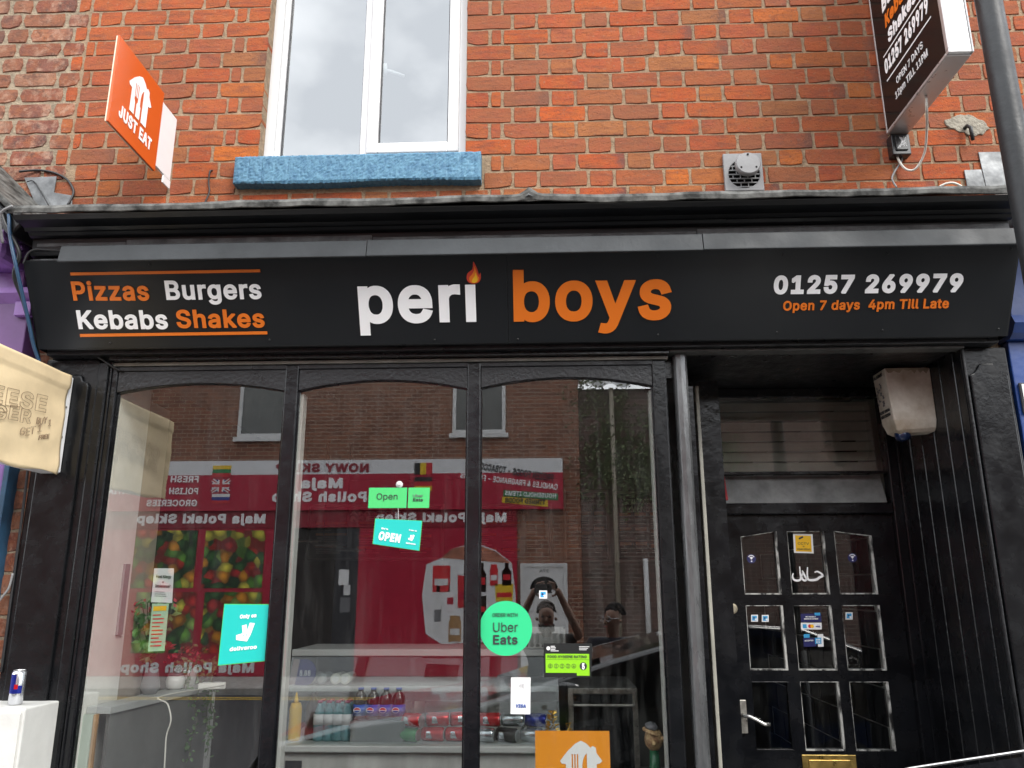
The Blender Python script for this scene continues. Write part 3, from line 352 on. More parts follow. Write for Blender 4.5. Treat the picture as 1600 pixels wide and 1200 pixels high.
def _wind(x, y, loops):
    w = 0
    for l in loops:
        x1, y1 = l[-1]
        for x2, y2 in l:
            if (y1 <= y) != (y2 <= y) and x1+(y-y1)/(y2-y1)*(x2-x1) > x: w += 1 if y2 > y1 else -1
            x1, y1 = x2, y2
    return w
def _clean(loops):
    """outline of the region wound more than zero times: removes self crossings left by the offset"""
    sg = [(l[i-1], l[i]) for l in loops for i in range(len(l))]; E = []
    for i, (a, b) in enumerate(sg):
        ts = {0.0, 1.0}; rx, ry = b[0]-a[0], b[1]-a[1]; x0, x1 = min(a[0], b[0])-.01, max(a[0], b[0])+.01; y0, y1 = min(a[1], b[1])-.01, max(a[1], b[1])+.01
        for j, (c, e) in enumerate(sg):
            if i == j or max(c[0], e[0]) < x0 or min(c[0], e[0]) > x1 or max(c[1], e[1]) < y0 or min(c[1], e[1]) > y1: continue
            sx, sy = e[0]-c[0], e[1]-c[1]; den = rx*sy-ry*sx
            if abs(den) < 1e-9: continue
            t = ((c[0]-a[0])*sy-(c[1]-a[1])*sx)/den; u = ((c[0]-a[0])*ry-(c[1]-a[1])*rx)/den
            if 1e-5 < t < 1-1e-5 and -1e-5 < u < 1+1e-5: ts.add(round(t, 6))
        ts = sorted(ts)
        for t0, t1 in zip(ts, ts[1:]):
            p, q = (a[0]+rx*t0, a[1]+ry*t0), (a[0]+rx*t1, a[1]+ry*t1); Ln = math.hypot(q[0]-p[0], q[1]-p[1])
            if Ln < 1e-4: continue
            mx_, my = (p[0]+q[0])/2, (p[1]+q[1])/2; nx, ny = -(q[1]-p[1])/Ln*.02, (q[0]-p[0])/Ln*.02
            if _wind(mx_+nx, my+ny, loops) > 0 >= _wind(mx_-nx, my-ny, loops): E.append((p, q))
    K = lambda p: (round(p[0]*8), round(p[1]*8)); nxt = {}
    for p, q in E: nxt.setdefault(K(p), []).append((p, q))
    res = []
    while nxt:
        k = next(iter(nxt)); a, b = nxt[k].pop()
        if not nxt[k]: del nxt[k]
        lp = [a]
        while K(b) != K(lp[0]):
            lp.append(b); k = K(b)
            if k not in nxt:
                near = [z for z in nxt if abs(z[0]-k[0]) <= 2 and abs(z[1]-k[1]) <= 2]
                if not near: break
                k = near[0]
            _, b = nxt[k].pop()
            if not nxt[k]: del nxt[k]
        if len(lp) > 2 and abs(_area(lp)) > 40: res.append(lp)
    return res
_gc = {}
def glyph(ch, bold):
    bold = 0 if bold < 6 else 3*round(bold/3)
    if (ch, bold) in _gc: return _gc[(ch, bold)]
    adv, s = GL[ch]; ls = _p(s); res = []
    for i, l in enumerate(ls):
        hole = sum(_inside(l[0], q) for j, q in enumerate(ls) if j != i) % 2 == 1
        if (_area(l) > 0) == hole: l = l[::-1]
        res.append([(x, y) for x, y in (_offset(l, bold) if bold else l)])
    adv += 2*bold*.8
    if bold: res = _clean(res)
    if bold:
        k = 509/(509+2*bold); res = [[(x+bold*.8, (y+bold*.62)*k) for x, y in l] for l in res]
        # keep the baseline at zero
    _gc[(ch, bold)] = (adv, res); return _gc[(ch, bold)]
def layout(text, cap, bold=0, sx=1, slant=0, track=0):
    """-> [(loops per glyph)], width in metres"""
    k = cap/509; x = 0; out = []
    for ch in text:
        if ch == ' ': x += SP+bold*1.6+track; continue
        adv, ls = glyph(ch, bold)
        # split separate outers (i, j, : ...) with their holes
        out.append((ch, [[((px+x)*k*sx+py*k*slant, py*k) for px, py in l] for l in ls])); x += adv+track
    return out, x*k*sx
def groups_of(ls):
    outs = [l for l in ls if _area(l) > 0]; holes = [l for l in ls if _area(l) <= 0]
    return [[o]+[h for h in holes if _inside(h[0], o)] for o in outs]
def write(text, O, U, Vv, N, cap, mt, parent, width=None, bold=22, slant=0, track=0, thick=.0015, lift=.001, split=False, name='lettering', sx=1, align='l', mb=None):
    g, wd = layout(text, cap, bold, 1, slant, track)
    if width: sx = width/wd
    if align == 'c': O = O - U*(wd*sx/2)
    if align == 'r': O = O - U*(wd*sx)
    own = mb is None; mb = mb or MB(); objs = []
    for ch, ls in g:
        t = MB() if split else mb
        for grp in groups_of(ls):
            t.loops([[(x*sx, y) for x, y in l] for l in grp], O, U, Vv, N, lift, lift+thick)
        if split: objs.append(t.build('letter', mt, parent))
    if not split and own: return mb.build(name, mt, parent)
    return objs
def bars(rects, O, U, Vv, N, lift=.001, thick=.0012, mb=None):
    mb = mb or MB()
    for a, b, c, d in rects: mb.obox(O, U, Vv, N, a, b, c, d, lift, lift+thick)
    return mb
def ngon(cx, cy, r, n=28, ry=None): return [(cx+r*cos(2*pi*k/n), cy+(ry or r)*sin(2*pi*k/n)) for k in range(n)]

# ------------------------------------------------------------------ material list
mat('black_gloss', (.006, .0065, .008), .24, spec=.38, var=.35, vscale=5, bump=.22, bscale=26, rvar=.12)
mat('black_rough_gloss', (.006, .0065, .0075), .25, spec=.32, var=.3, vscale=6, bump=.13, bscale=45, rvar=.1)
mat('black_satin', (.010, .0105, .012), .36, spec=.4, var=.3, vscale=9, bump=.25, bscale=60, rvar=.1)
mat('cornice_black', (.007, .0075, .009), .38, spec=.4, var=.4, vscale=4, bump=.3, bscale=14, stretch=(.4, 1, 1), rvar=.12)
mat('hood_grey', (.034, .038, .041), .52, spec=.3, var=.35, vscale=3.2, bump=.14, bscale=35, rvar=.12, lo=.3, hi=.7)
mat('hood_board', (.10, .105, .108), .5, var=.5, vscale=9, bump=.35, bscale=30, rvar=.1)
mat('panel_black', (.0085, .0098, .0112), .36, spec=.4, bump=.03, bscale=8, rvar=.05, vscale=3)
mat('letter_white', (.92, .92, .92), .4)
mat('letter_orange', (.74, .17, .012), .42)
mat('flame_red', (.62, .06, .03), .4); mat('flame_orange', (.85, .22, .02), .4); mat('flame_yellow', (.9, .55, .03), .4)
mat('screw_black', (.01, .01, .01), .35)
mat('lead', (.02, .02, .018), .6, metal=0, spec=.25, var=.0, bump=.45, bscale=22, rvar=.18, vscale=16, col2=(.155, .155, .145), lo=.36, hi=.66)
mat('lead_bright', (.085, .09, .093), .45, metal=.3, bump=.3, bscale=18, rvar=.15, vscale=9, col2=(.23, .24, .245))
mat('mortar', (.27, .192, .122), .95, var=.22, vscale=30, bump=.7, bscale=90)
mat('mortar_grey', (.27, .215, .15), .95, var=.3, vscale=22, bump=.8, bscale=80)
mat('cement', (.29, .265, .215), .95, var=.25, vscale=25, bump=.9, bscale=60)
mat('blue_paint', (.042, .135, .23), .6, var=.0, vscale=40, bump=.35, bscale=80, col2=(.09, .222, .325), lo=.38, hi=.62, stretch=(1, 1, .7))
mat('upvc', (.66, .66, .655), .32, var=.04, vscale=3)
mat('upvc_dirty', (.55, .53, .49), .5, var=.25, vscale=9)
mat('gasket', (.03, .03, .035), .5)
mat('grey_plastic', (.21, .21, .212), .5, var=.12, vscale=9, bump=.05)
mat('grey_plastic_dark', (.24, .24, .24), .45, var=.12, vscale=12)
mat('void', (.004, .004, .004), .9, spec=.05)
mat('silver_paint', (.10, .103, .105), .3, metal=.4, var=.5, vscale=11, bump=.4, bscale=30, rvar=.15, stretch=(1, 1, .25), lo=.3, hi=.62)
mat('cream_paint', (.88, .86, .80), .6, var=.08, vscale=5, bump=.2, bscale=12)
mat('white_paint', (.60, .60, .57), .5, var=.08, vscale=5, bump=.2, bscale=18)
mat('white_worn', (.50, .50, .47), .5, vscale=26, bump=.3, bscale=60, col2=(.012, .012, .012), lo=.46, hi=.60, stretch=(1, 1, .35))
mat('steel', (.55, .55, .54), .3, metal=.9, rvar=.1, vscale=5)
mat('steel_dull', (.42, .40, .36), .42, metal=.8, var=.3, vscale=30, rvar=.15)
mat('brass_dull', (.45, .40, .30), .45, metal=.6, var=.15, vscale=30); mat('brass', (.55, .38, .12), .35, metal=.9, var=.3, vscale=14, rvar=.12)
mat('orange_sign', (.62, .095, .008), .38, var=.03, vscale=4)
mat('orange_card', (.93, .33, .02), .45)
mat('sign_white', (.80, .80, .80), .35, var=.03, vscale=6)
mat('sign_edge', (.72, .66, .5), .5)
mat('box_black', (.012, .010, .010), .16, bump=.02, bscale=5, spec=.18)
mat('alloy', (.56, .56, .56), .34, metal=.6, bump=.05, rvar=.1, vscale=10)
mat('alloy_white', (.80, .80, .80), .3, var=.05)
mat('cable_white', (.66, .64, .58), .5); mat('cable_grey', (.2, .2, .2), .5); mat('cable_black', (.012, .012, .013), .45); mat('cable_blue', (.02, .06, .12), .45)
mat('pole_grey', (.017, .019, .021), .48, spec=.35, var=.25, vscale=6, bump=.15, bscale=60, rvar=.1)
mat('purple', (.14, .06, .19), .45, var=.12, vscale=4, bump=.15, bscale=20); mat('lilac', (.26, .13, .38), .45, var=.15, vscale=8, bump=.25, bscale=30)
mat('royal_blue', (.012, .045, .19), .38, var=.15, vscale=5, bump=.15, bscale=22)
mat('kraft', (.72, .57, .35), .75, var=.08, vscale=5, bump=.3, bscale=9); mat('tape', (.62, .50, .30), .35, var=.1)
mat('pen', (.17, .10, .06), .6)
mat('alarm_cream', (.38, .30, .22), .5, vscale=6, col2=(.66, .60, .52), bump=.12, bscale=50); mat('alarm_dirt', (.30, .24, .17), .6, var=.3)
mat('navy_lens', (.01, .02, .06), .15)
mat('ink', (.03, .03, .035), .6); mat('ink_grey', (.16, .16, .17), .6)
mat('sticker_green', (.03, .56, .23), .4); mat('sticker_lightgreen', (.07, .54, .16), .35); mat('sticker_teal', (.012, .49, .44), .4)
mat('rating_green', (.24, .58, .015), .4); mat('sticker_black', (.012, .014, .014), .4); mat('sticker_white', (.82, .82, .82), .4)
mat('sticker_blue', (.05, .35, .66), .4); mat('sticker_navy', (.018, .02, .11), .4); mat('visa_blue', (.03, .09, .34), .4); mat('sticker_yellow', (.86, .50, .01), .4)
mat('sticker_red', (.62, .02, .03), .4); mat('clear_plastic', (.6, .6, .6), .1)
mat('red_plastic', (.5, .02, .03), .4)
mat('can_blue', (.01, .02, .22), .25, metal=.5); mat('can_silver', (.62, .63, .66), .22, metal=.85); mat('can_red', (.52, .01, .015), .22, metal=.4); mat('can_dark', (.07, .06, .06), .25, metal=.4); mat('can_green', (.05, .25, .08), .25, metal=.3)
mat('ceiling_white', (.22, .21, .2), .8); mat('floor_light', (.35, .34, .32), .5, var=.2, vscale=3)
mat('interior_dark', (.035, .03, .028), .8, var=.3, vscale=3); mat('interior_grey', (.16, .16, .155), .7, var=.2, vscale=2); mat('tile_grey', (.45, .45, .43), .5)
mat('floor_dark', (.05, .05, .05), .5, var=.3)
mat('menu_black', (.015, .014, .013), .3); mat('menu_orange', (.72, .2, .02), .5); mat('menu_frame', (.3, .29, .27), .4); mat('menu_text', (.55, .5, .42), .6)
mat('chiller_white', (.46, .47, .46), .35, var=.05, vscale=3); mat('chiller_dirty', (.48, .48, .46), .45, var=.2, vscale=6, stretch=(1, 1, .2))
mat('mustard', (.72, .42, .02), .4); mat('sauce_brown', (.05, .02, .012), .3)
mat('bottle_water', (.14, .27, .30), .12); mat('bottle_label', (.78, .74, .76), .4); mat('cola', (.015, .008, .006), .15); mat('cap_blue', (.02, .08, .4), .4); mat('label_blue', (.015, .07, .42), .35)
mat('gold', (.55, .34, .06), .3, metal=.9); mat('bottle_green', (.01, .12, .05), .12); mat('figure_tan', (.62, .44, .22), .6, vscale=60, col2=(.22, .1, .05)); mat('tub', (.62, .60, .52), .5)
mat('pot_white', (.70, .70, .68), .4, bump=.2); mat('leaf', (.06, .13, .04), .55, vscale=20, col2=(.13, .22, .09)); mat('flower_red', (.35, .03, .05), .6); mat('stem', (.09, .09, .04), .7)
mat('notice', (.66, .66, .66), .6); mat('notice_green', (.40, .58, .40), .6); mat('timber', (.36, .2, .08), .6, var=.2); mat('board_grey', (.30, .31, .31), .6)
mat('panel_green', (.42, .50, .42), .6)
# across the street
mat('asphalt', (.055, .055, .058), .9, var=.3, vscale=60, bump=.4, bscale=150); mat('paving', (.46, .44, .41), .9, var=.2, vscale=9, bump=.3)
mat('kerb', (.30, .29, .27), .9, var=.15, vscale=9); mat('road_yellow', (.55, .38, .06), .8, var=.2)
mat('shop_red', (.42, .006, .035), .45); mat('shop_white', (.72, .72, .73), .45); mat('shop_darkred', (.26, .004, .02), .45)
mat('ivy', (.09, .13, .05), .7, vscale=12, col2=(.22, .24, .13)); mat('ivy_stem', (.16, .15, .10), .8); mat('roof_sheet', (.40, .40, .41), .5, metal=.3)
mat('downpipe', (.30, .26, .20), .5); mat('flag_yellow', (.75, .5, .02), .5); mat('flag_green', (.02, .22, .07), .5); mat('flag_red', (.55, .02, .03), .5); mat('flag_navy', (.02, .03, .22), .5); mat('flag_black', (.015, .015, .015), .5)
mat('window_dim', (.11, .115, .11), .25, var=.1, vscale=5)
mat('rail_grey', (.6, .6, .58), .3); mat('chiller_lamp', (1, .97, .9), .5, emit=6)
mat('ham_print', (.42, .16, .10), .5, var=.4, vscale=4); mat('jamb_beige', (.40, .33, .27), .7, var=.1, vscale=4); mat('slat_grey', (.42, .40, .35), .5, var=.15, vscale=5); mat('jamb_cream', (.36, .35, .30), .6, var=.15, vscale=6)
mat('skin', (.30, .17, .12), .5); mat('hair', (.12, .10, .09), .8, var=.3); mat('cloth_black', (.015, .014, .016), .9); mat('cloth_navy', (.02, .022, .035), .9); mat('cloth_grey', (.14, .14, .15), .9); mat('trouser', (.03, .03, .04), .9); mat('lens_clear', (.5, .5, .52), .1, metal=.5)
mat('car_black', (.012, .013, .015), .12, coat=.6); mat('car_glass', (.008, .009, .01), .05); mat('rubber', (.02, .02, .02), .8); mat('chrome', (.5, .5, .5), .25, metal=1); mat('lamp_red', (.4, .01, .01), .2)
glass_mat('shop_glass', .18, (.885, .895, .89), grime=.03)
glass_mat('door_glass', .12, (.9, .92, .91), grime=.03)
glass_mat('upper_glass', .34, (.8, .83, .83))
glass_mat('case_glass', .07, (.93, .95, .95))
brick_mat('brick_red', [(0, (.32, .060, .025)), (.14, (.43, .085, .020)), (.28, (.30, .085, .045)), (.40, (.38, .070, .020)), (.52, (.31, .082, .042)), (.64, (.47, .125, .022)), (.74, (.29, .12, .05)), (.86, (.40, .075, .022)), (1, (.31, .078, .038))])
brick_mat('brick_worn', [(0, (.23, .065, .04)), (.3, (.29, .13, .085)), (.55, (.19, .08, .06)), (.8, (.26, .07, .04)), (1, (.33, .19, .125))], pale=.5, soot=.34)

# fruit picture: flat print
def fruit_mat():
    mt = bpy.data.materials.new('fruit_print'); mt.use_nodes = True; n = mt.node_tree; lk = n.links.new; b = n.nodes['Principled BSDF']; MT['fruit_print'] = mt
    t = n.nodes.new('ShaderNodeTexCoord'); v = n.nodes.new('ShaderNodeTexVoronoi'); v.inputs['Scale'].default_value = 5.5; v.inputs['Randomness'].default_value = 1
    z = n.nodes.new('ShaderNodeTexNoise'); z.inputs['Scale'].default_value = 3; a = n.nodes.new('ShaderNodeMixRGB'); a.inputs[0].default_value = .12
    lk(t.outputs['Object'], a.inputs[1]); lk(t.outputs['Object'], z.inputs['Vector']); lk(z.outputs['Color'], a.inputs[2]); lk(a.outputs[0], v.inputs['Vector'])
    s = n.nodes.new('ShaderNodeSeparateColor'); lk(v.outputs['Color'], s.inputs[0])
    r = n.nodes.new('ShaderNodeValToRGB'); r.color_ramp.interpolation = 'CONSTANT'; e = r.color_ramp.elements
    cols = [(0, (.04, .14, .03)), (.18, (.6, .04, .02)), (.34, (.16, .40, .05)), (.48, (.8, .32, .02)), (.58, (.03, .10, .03)), (.68, (.8, .7, .08)), (.8, (.6, .03, .03)), (.9, (.32, .5, .10))]
    while len(e) < len(cols): e.new(.5)
    for k, (p, c) in enumerate(cols): e[k].position = p; e[k].color = (*c, 1)
    lk(s.outputs[0], r.inputs[0])
    d = n.nodes.new('ShaderNodeMapRange'); d.inputs['From Max'].default_value = .6; d.inputs['To Min'].default_value = 1.35; d.inputs['To Max'].default_value = .3; lk(v.outputs['Distance'], d.inputs['Value'])
    x = n.nodes.new('ShaderNodeMixRGB'); x.blend_type = 'MULTIPLY'; x.inputs[0].default_value = 1; lk(r.outputs[0], x.inputs[1]); lk(d.outputs[0], x.inputs[2]); lk(x.outputs[0], b.inputs['Base Color'])
fruit_mat()
def far_brick(name, c1, c2, mortar):
    mt = bpy.data.materials.new(name); mt.use_nodes = True; n = mt.node_tree; lk = n.links.new; b = n.nodes['Principled BSDF']; MT[name] = mt
    t = n.nodes.new('ShaderNodeTexCoord'); q = n.nodes.new('ShaderNodeMapping'); q.inputs['Rotation'].default_value = (R(90), 0, 0); lk(t.outputs['Object'], q.inputs['Vector'])
    k = n.nodes.new('ShaderNodeTexBrick'); k.inputs['Scale'].default_value = 1; k.inputs['Brick Width'].default_value = .235; k.inputs['Row Height'].default_value = .08; k.inputs['Mortar Size'].default_value = .006
    k.inputs['Color1'].default_value = (*c1, 1); k.inputs['Color2'].default_value = (*c2, 1); k.inputs['Mortar'].default_value = (*mortar, 1); lk(q.outputs[0], k.inputs['Vector'])
    lk(k.outputs['Color'], b.inputs['Base Color']); b.inputs['Roughness'].default_value = .9
far_brick('far_brick', (.26, .105, .06), (.17, .07, .045), (.34, .28, .22)); far_brick('far_brick_dark', (.15, .085, .07), (.09, .06, .05), (.24, .21, .18))
# ================================================================== THE SETTING
def flat(name, x0, x1, y0, y1, z0, z1, mt): return tag(MB().box(x0, x1, y0, y1, z0, z1).build(name, mt), kind='structure')
flat('ground', -250, 250, -250, 250, -.6, -.14, 'asphalt')
flat('road', -60, 60, -10.6, -1.70, -.139, -.10, 'asphalt')
flat('pavement', -60, 60, -1.55, -.0, -.2, 0, 'paving'); flat('kerb', -60, 60, -1.698, -1.552, -.2, -.004, 'kerb')
flat('far_pavement', -60, 60, -12.5, -10.75, -.2, 0.0, 'paving'); flat('far_kerb', -60, 60, -10.748, -10.602, -.2, -.004, 'kerb')
for i, y in enumerate((-10.25, -10.05)): tag(MB().box(-60, 60, y-.05, y+.05, -.0995, -.096).build('road_marking', 'road_yellow'), kind='structure')

# ================================================================== BRICKS
def brick_mesh(wd, ht, dp, seed, worn=0, name='brick'):
    r = random.Random(seed); pts = []
    hw, hh = wd/2, ht/2; j = .0022 + .0025*worn; cr_ = .004 + .006*worn
    nx = 5 if wd > .15 else 3
    for k in range(nx): pts.append((-hw+cr_+(wd-2*cr_)*k/(nx-1), -hh+r.uniform(-j, j)))
    pts.append((hw+r.uniform(-j, j)*.6, 0))
    for k in range(nx): pts.append((hw-cr_-(wd-2*cr_)*k/(nx-1), hh+r.uniform(-j, j)*.7))
    pts.append((-hw+r.uniform(-j, j)*.6, 0))
    if r.random() < .35:                      # a chipped corner
        i = r.choice([0, nx-1]); x, z = pts[i]; pts[i] = (x*(1-.05), z+r.uniform(.004, .011))
    n = len(pts); tilt = r.uniform(-.0015, .0015); mb = MB(); ins = .0018 + .002*worn
    f = [(x*(1-ins/hw), tilt*x/hw+r.uniform(-.0007, .0007), z*(1-ins/hh)) for x, z in pts]
    o = [(x, .004+.002*worn, z) for x, z in pts]; b = [(x, dp, z) for x, z in pts]
    fs = [tuple(range(n))]
    for a in (0, n): fs += [(a+i, a+n+i, a+n+(i+1) % n, a+(i+1) % n) for i in range(n)]
    mb.add(f+o+b, fs)
    me = bpy.data.meshes.new(name); me.from_pydata(mb.v, [], mb.f)
    bm = bmesh.new(); bm.from_mesh(me); bmesh.ops.recalc_face_normals(bm, faces=bm.faces); bm.to_mesh(me); bm.free(); me.update()
    return me
_bm = {}
def get_brick(wd, worn=0, deep=False):
    key = (round(wd, 3), worn, deep, random.randrange(12 if wd in (.234, .116) else 3))
    if key not in _bm:
        me = brick_mesh(wd, .0825, .115 if deep else .045, hash(key) & 0xffff, worn); me.materials.append(MT['brick_worn' if worn else 'brick_red']); _bm[key] = me
    return _bm[key]
CP, Z0B = .0921, 3.547           # course pitch, one bed joint
J = .012
holes = [(-1.42, -.363, 3.72, 9.9), (-1.520, -.274, 3.56, 3.73)]
def courses(z_lo, z_hi):
    k = math.floor((z_lo-Z0B)/CP)
    while Z0B+k*CP < z_hi:
        yield k, Z0B+k*CP; k += 1
def run(x0, x1, first, direction=1):
    """Flemish bond bricks from x0 towards x1; first = list of leading widths"""
    x = x0; seq = list(first); i = 0; res = []
    while (x1-x)*direction > .03:
        wd = seq[i] if i < len(seq) else (.234 if res and res[-1][2] == .116 else .116)
        i += 1
        wd2 = min(wd, abs(x1-x))
        a, b = (x, x+wd2*direction); res.append((min(a, b), max(a, b), wd)); x += direction*(wd2+J)
    return res
shop = thing('brick_building', 'red brick building carrying the black shopfront and the white upstairs window', 'building')
cand = []                        # (x, z, width, deep)
for k, z in courses(3.17, 6.6):
    zc = z+CP/2; odd = k % 2
    L_end = -2.40 if odd else -2.475
    lead = [.116, .052, .234] if odd else [.234, .116]
    spans = []
    if zc > 5.16:
        spans += [(a, b, False) for a, b, _ in run(-.363, 3.9, lead, 1)]+[(a, b, False) for a, b, _ in run(-.363-J, L_end, [.234, .116] if not odd else [.116, .234], -1)]
    elif zc > 3.72:
        spans += [(a, b, a < -.362) for a, b, _ in run(-.363, 3.9, lead, 1)]
        spans += [(a, b, b > -1.421) for a, b, _ in run(-1.42, L_end, lead, -1)]
    else:
        spans += [(a, b, False) for a, b, _ in run(-.363, 3.9, lead, 1)]
        prev = [.234, .116] if not odd else [.116, .234]
        spans += [(a, b, False) for a, b, _ in run(-.363-J, L_end, prev, -1)]
    for a, b, deep in spans:
        if 4.97 < zc < 5.17:
            if a > -1.55 and b < -.23: continue
            if a < -1.55 < b: b = -1.555
            if a < -.23 < b: a = -.225
            if b-a < .03: continue
        if 3.56 < zc < 3.73:
            if a > -1.52 and b < -.274: continue
            if a < -1.52 < b: b = -1.525
            if a < -.274 < b: a = -.268
            if b-a < .03: continue
        cand.append(((a+b)/2, zc, round(b-a, 3), deep))
def inframe(x, z, hw=.0):
    p = V((x, 0, z))-CAM; d = p.dot(FW); u = 800+F*p.dot(RT)/d; v_ = 600-F*p.dot(UP)/d
    return d, (-60 < u < 1660 and v_ > -45)
vis = sorted([c for c in cand if inframe(c[0], c[1])[1] and c[1] > 3.46], key=lambda c: (inframe(c[0], c[1])[0]))
vis_set = set(vis[:300])
def place_brick(c, parent, worn=0):
    x, z, wd, deep = c
    snap = min((.234, .116, .052), key=lambda q: abs(q-wd))
    me = get_brick(snap if abs(snap-wd) < .006 else round(wd, 2), worn, deep)
    o = bpy.data.objects.new('brick', me); C.objects.link(o); o.parent = parent
    o.location = (x+random.uniform(-.0015, .0015), random.uniform(-.0022, .0004), z+random.uniform(-.0015, .0015)+.0012*sin(x*2.3+z*9)); o.rotation_euler = (0, random.uniform(-.005, .005)*(.116/max(wd, .1)), random.uniform(-.004, .004))
    return o
for c in vis_set: place_brick(c, shop)
rest = MB()
for c in cand:
    if c not in vis_set:
        me = get_brick(.116, 0); sx = c[2]/.116
        rest.add([(v.co.x*sx+c[0], v.co.y, v.co.z+c[1]) for v in me.vertices], [tuple(p.vertices) for p in me.polygons])
tag(rest.build('brickwork', 'brick_red', shop), kind='stuff')
mo = MB()
for x0, x1, z0, z1 in ((-2.44, -1.42, 3.72, 5.16), (-.363, 3.95, 3.72, 5.16), (-2.44, 3.95, 2.75, 3.72), (-2.44, 3.95, 5.16, 6.7), (1.97, 3.95, 0, 2.75), (-2.44, -2.10, 0, 2.75)): mo.box(x0, x1, .0042, .105, z0, z1)
mo.build('mortar', 'mortar', shop)
pt = MB()                         # repair patch round an old pipe stub
cx, cz = at(1512, 197, 0).x, at(1512, 197, 0).z
poly = []
for k in range(26):
    a = 2*pi*k/26; rr = .07*(1+.5*abs(cos(a)))*(1+random.uniform(-.2, .2)); poly.append((cx+rr*cos(a), cz+.055*sin(a)*(1+random.uniform(-.22, .22))-.02*cos(a)))
pt.prism(poly, V((0, 0, 0)), X_, Z_, YN, -.01, .007)
pt.build('mortar_patch', 'cement', shop, bevel=.004)
p0 = at(1508, 200, -.01)
MB().tube([(p0.x, .0, p0.z), (p0.x, -.03, p0.z), (p0.x+.006, -.045, p0.z-.02), (p0.x+.01, -.04, p0.z-.085)], .009).build('pipe_stub', 'cable_black', shop, smooth=True)

# upstairs window
MB().box(-1.55, -.23, -.02, .105, 4.985, 5.155).build('lintel', 'cement', shop, bevel=.006)
YW = .085
uw = thing('window', None, None); uw.parent = shop
def frame(name, x0, x1, z0, z1, t, y0, y1, mt, parent, tb=None, bevel=.004):
    tb = tb or t; f = MB()
    f.box(x0, x0+t, y0, y1, z0, z1); f.box(x1-t, x1, y0, y1, z0, z1); f.box(x0+t, x1-t, y0, y1, z0, z0+tb); f.box(x0+t, x1-t, y0, y1, z1-tb, z1)
    return f.build(name, mt, parent, bevel=bevel)
MB().box(-1.42, -1.372, YW-.02, YW+.05, 3.72, 4.99).build('frame', 'upvc', uw, bevel=.004)
f2 = MB(); f2.box(-1.372, -1.344, YW, YW+.05, 3.72, 4.99); f2.box(-.405, -.3635, YW-.02, YW+.05, 3.72, 4.99); f2.box(-1.344, -.405, YW, YW+.05, 3.72, 3.80); f2.box(-.922, -.885, YW-.004, YW+.05, 3.80, 4.99); f2.box(-1.344, -.405, YW, YW+.05, 4.95, 4.985)
f2.build('frame', 'upvc', uw, bevel=.004)
MB().box(-1.3455, -.9205, YW+.028, YW+.034, 3.798, 4.96).build('pane', 'upper_glass', uw)
frame('gasket', -1.344, -.922, 3.80, 4.95, .006, YW+.018, YW+.027, 'gasket', uw, bevel=0)
cs = MB(); a, b, z0, z1 = -.885, -.405, 3.80, 4.95; t = .058
for q in ((a, a+t, z0, z1), (b-t, b, z0, z1), (a+t, b-t, z0, z0+t), (a+t, b-t, z1-t, z1)): cs.box(q[0], q[1], YW-.02, YW+.04, q[2], q[3])
cs.build('sash', 'upvc', uw, bevel=.006)
MB().box(a+t-.002, b-t+.002, YW+.012, YW+.018, z0+t-.002, z1-t+.002).build('pane', 'upper_glass', uw)
frame('gasket', a+t, b-t, z0+t, z1-t, .006, YW+.004, YW+.0115, 'gasket', uw, bevel=0)
h0 = at(601, 108, YW+.06); hb = MB().box(h0.x-.012, h0.x+.012, YW+.05, YW+.075, h0.z-.03, h0.z+.03)
hb.tube([(h0.x, YW+.072, h0.z), (h0.x+.03, YW+.075, h0.z-.005), (h0.x+.105, YW+.075, h0.z-.035)], [.011, .010, .008])
hb.build('handle', 'upvc', uw, smooth=True)
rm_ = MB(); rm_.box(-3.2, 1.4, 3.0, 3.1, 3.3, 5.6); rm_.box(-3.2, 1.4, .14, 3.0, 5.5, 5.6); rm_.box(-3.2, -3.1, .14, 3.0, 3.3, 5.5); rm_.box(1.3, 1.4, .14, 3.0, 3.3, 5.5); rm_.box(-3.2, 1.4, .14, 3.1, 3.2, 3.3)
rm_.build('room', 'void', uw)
# the sill: painted stone with chisel ribs
sl_ = MB(); nx, nz = 150, 16; x0, x1, z0, z1 = -1.514, -.2795, 3.572, 3.722; yf = -.062
vs = []; rs = random.Random(4)
for i in range(nx+1):
    x = x0+(x1-x0)*i/nx
    for k in range(nz+1):
        z = z0+(z1-z0)*k/nz
        edge = 1 if 0 < k < nz and 0 < i < nx else 0
        rib = .0026*max(0, sin(x*95))**6*(1 if abs(x+.9) > .3 else .3)
        vs.append((x+rs.uniform(-.001, .001)*edge, yf+edge*(rib+rs.uniform(-.0018, .0016))+(.006 if not edge else 0), z+(.004*sin(x*7)+rs.uniform(-.003, .002) if k == 0 else 0)+(rs.uniform(-.002, .002) if k == nz else 0)))
fs = [(i*(nz+1)+k, (i+1)*(nz+1)+k, (i+1)*(nz+1)+k+1, i*(nz+1)+k+1) for i in range(nx) for k in range(nz)]
sl_.add(vs, fs)
top = [vs[i*(nz+1)+nz] for i in range(nx+1)]; bot = [vs[i*(nz+1)] for i in range(nx+1)]
k0 = len(sl_.v); sl_.add([(x, y, z) for x, y, z in top]+[(x, YW-.021, z+.006) for x, y, z in top], [(i, i+1, nx+2+i, nx+1+i) for i in range(nx)])
sl_.add([(x, y, z) for x, y, z in bot]+[(x, .02, z) for x, y, z in bot], [(i, nx+1+i, nx+2+i, i+1) for i in range(nx)])
for i in (0, nx):
    c_ = vs[i*(nz+1):(i+1)*(nz+1)]; sl_.add(c_+[(x, .02, z) for x, y, z in c_], [(k, k+1, nz+2+k, nz+1+k) for k in range(nz)])
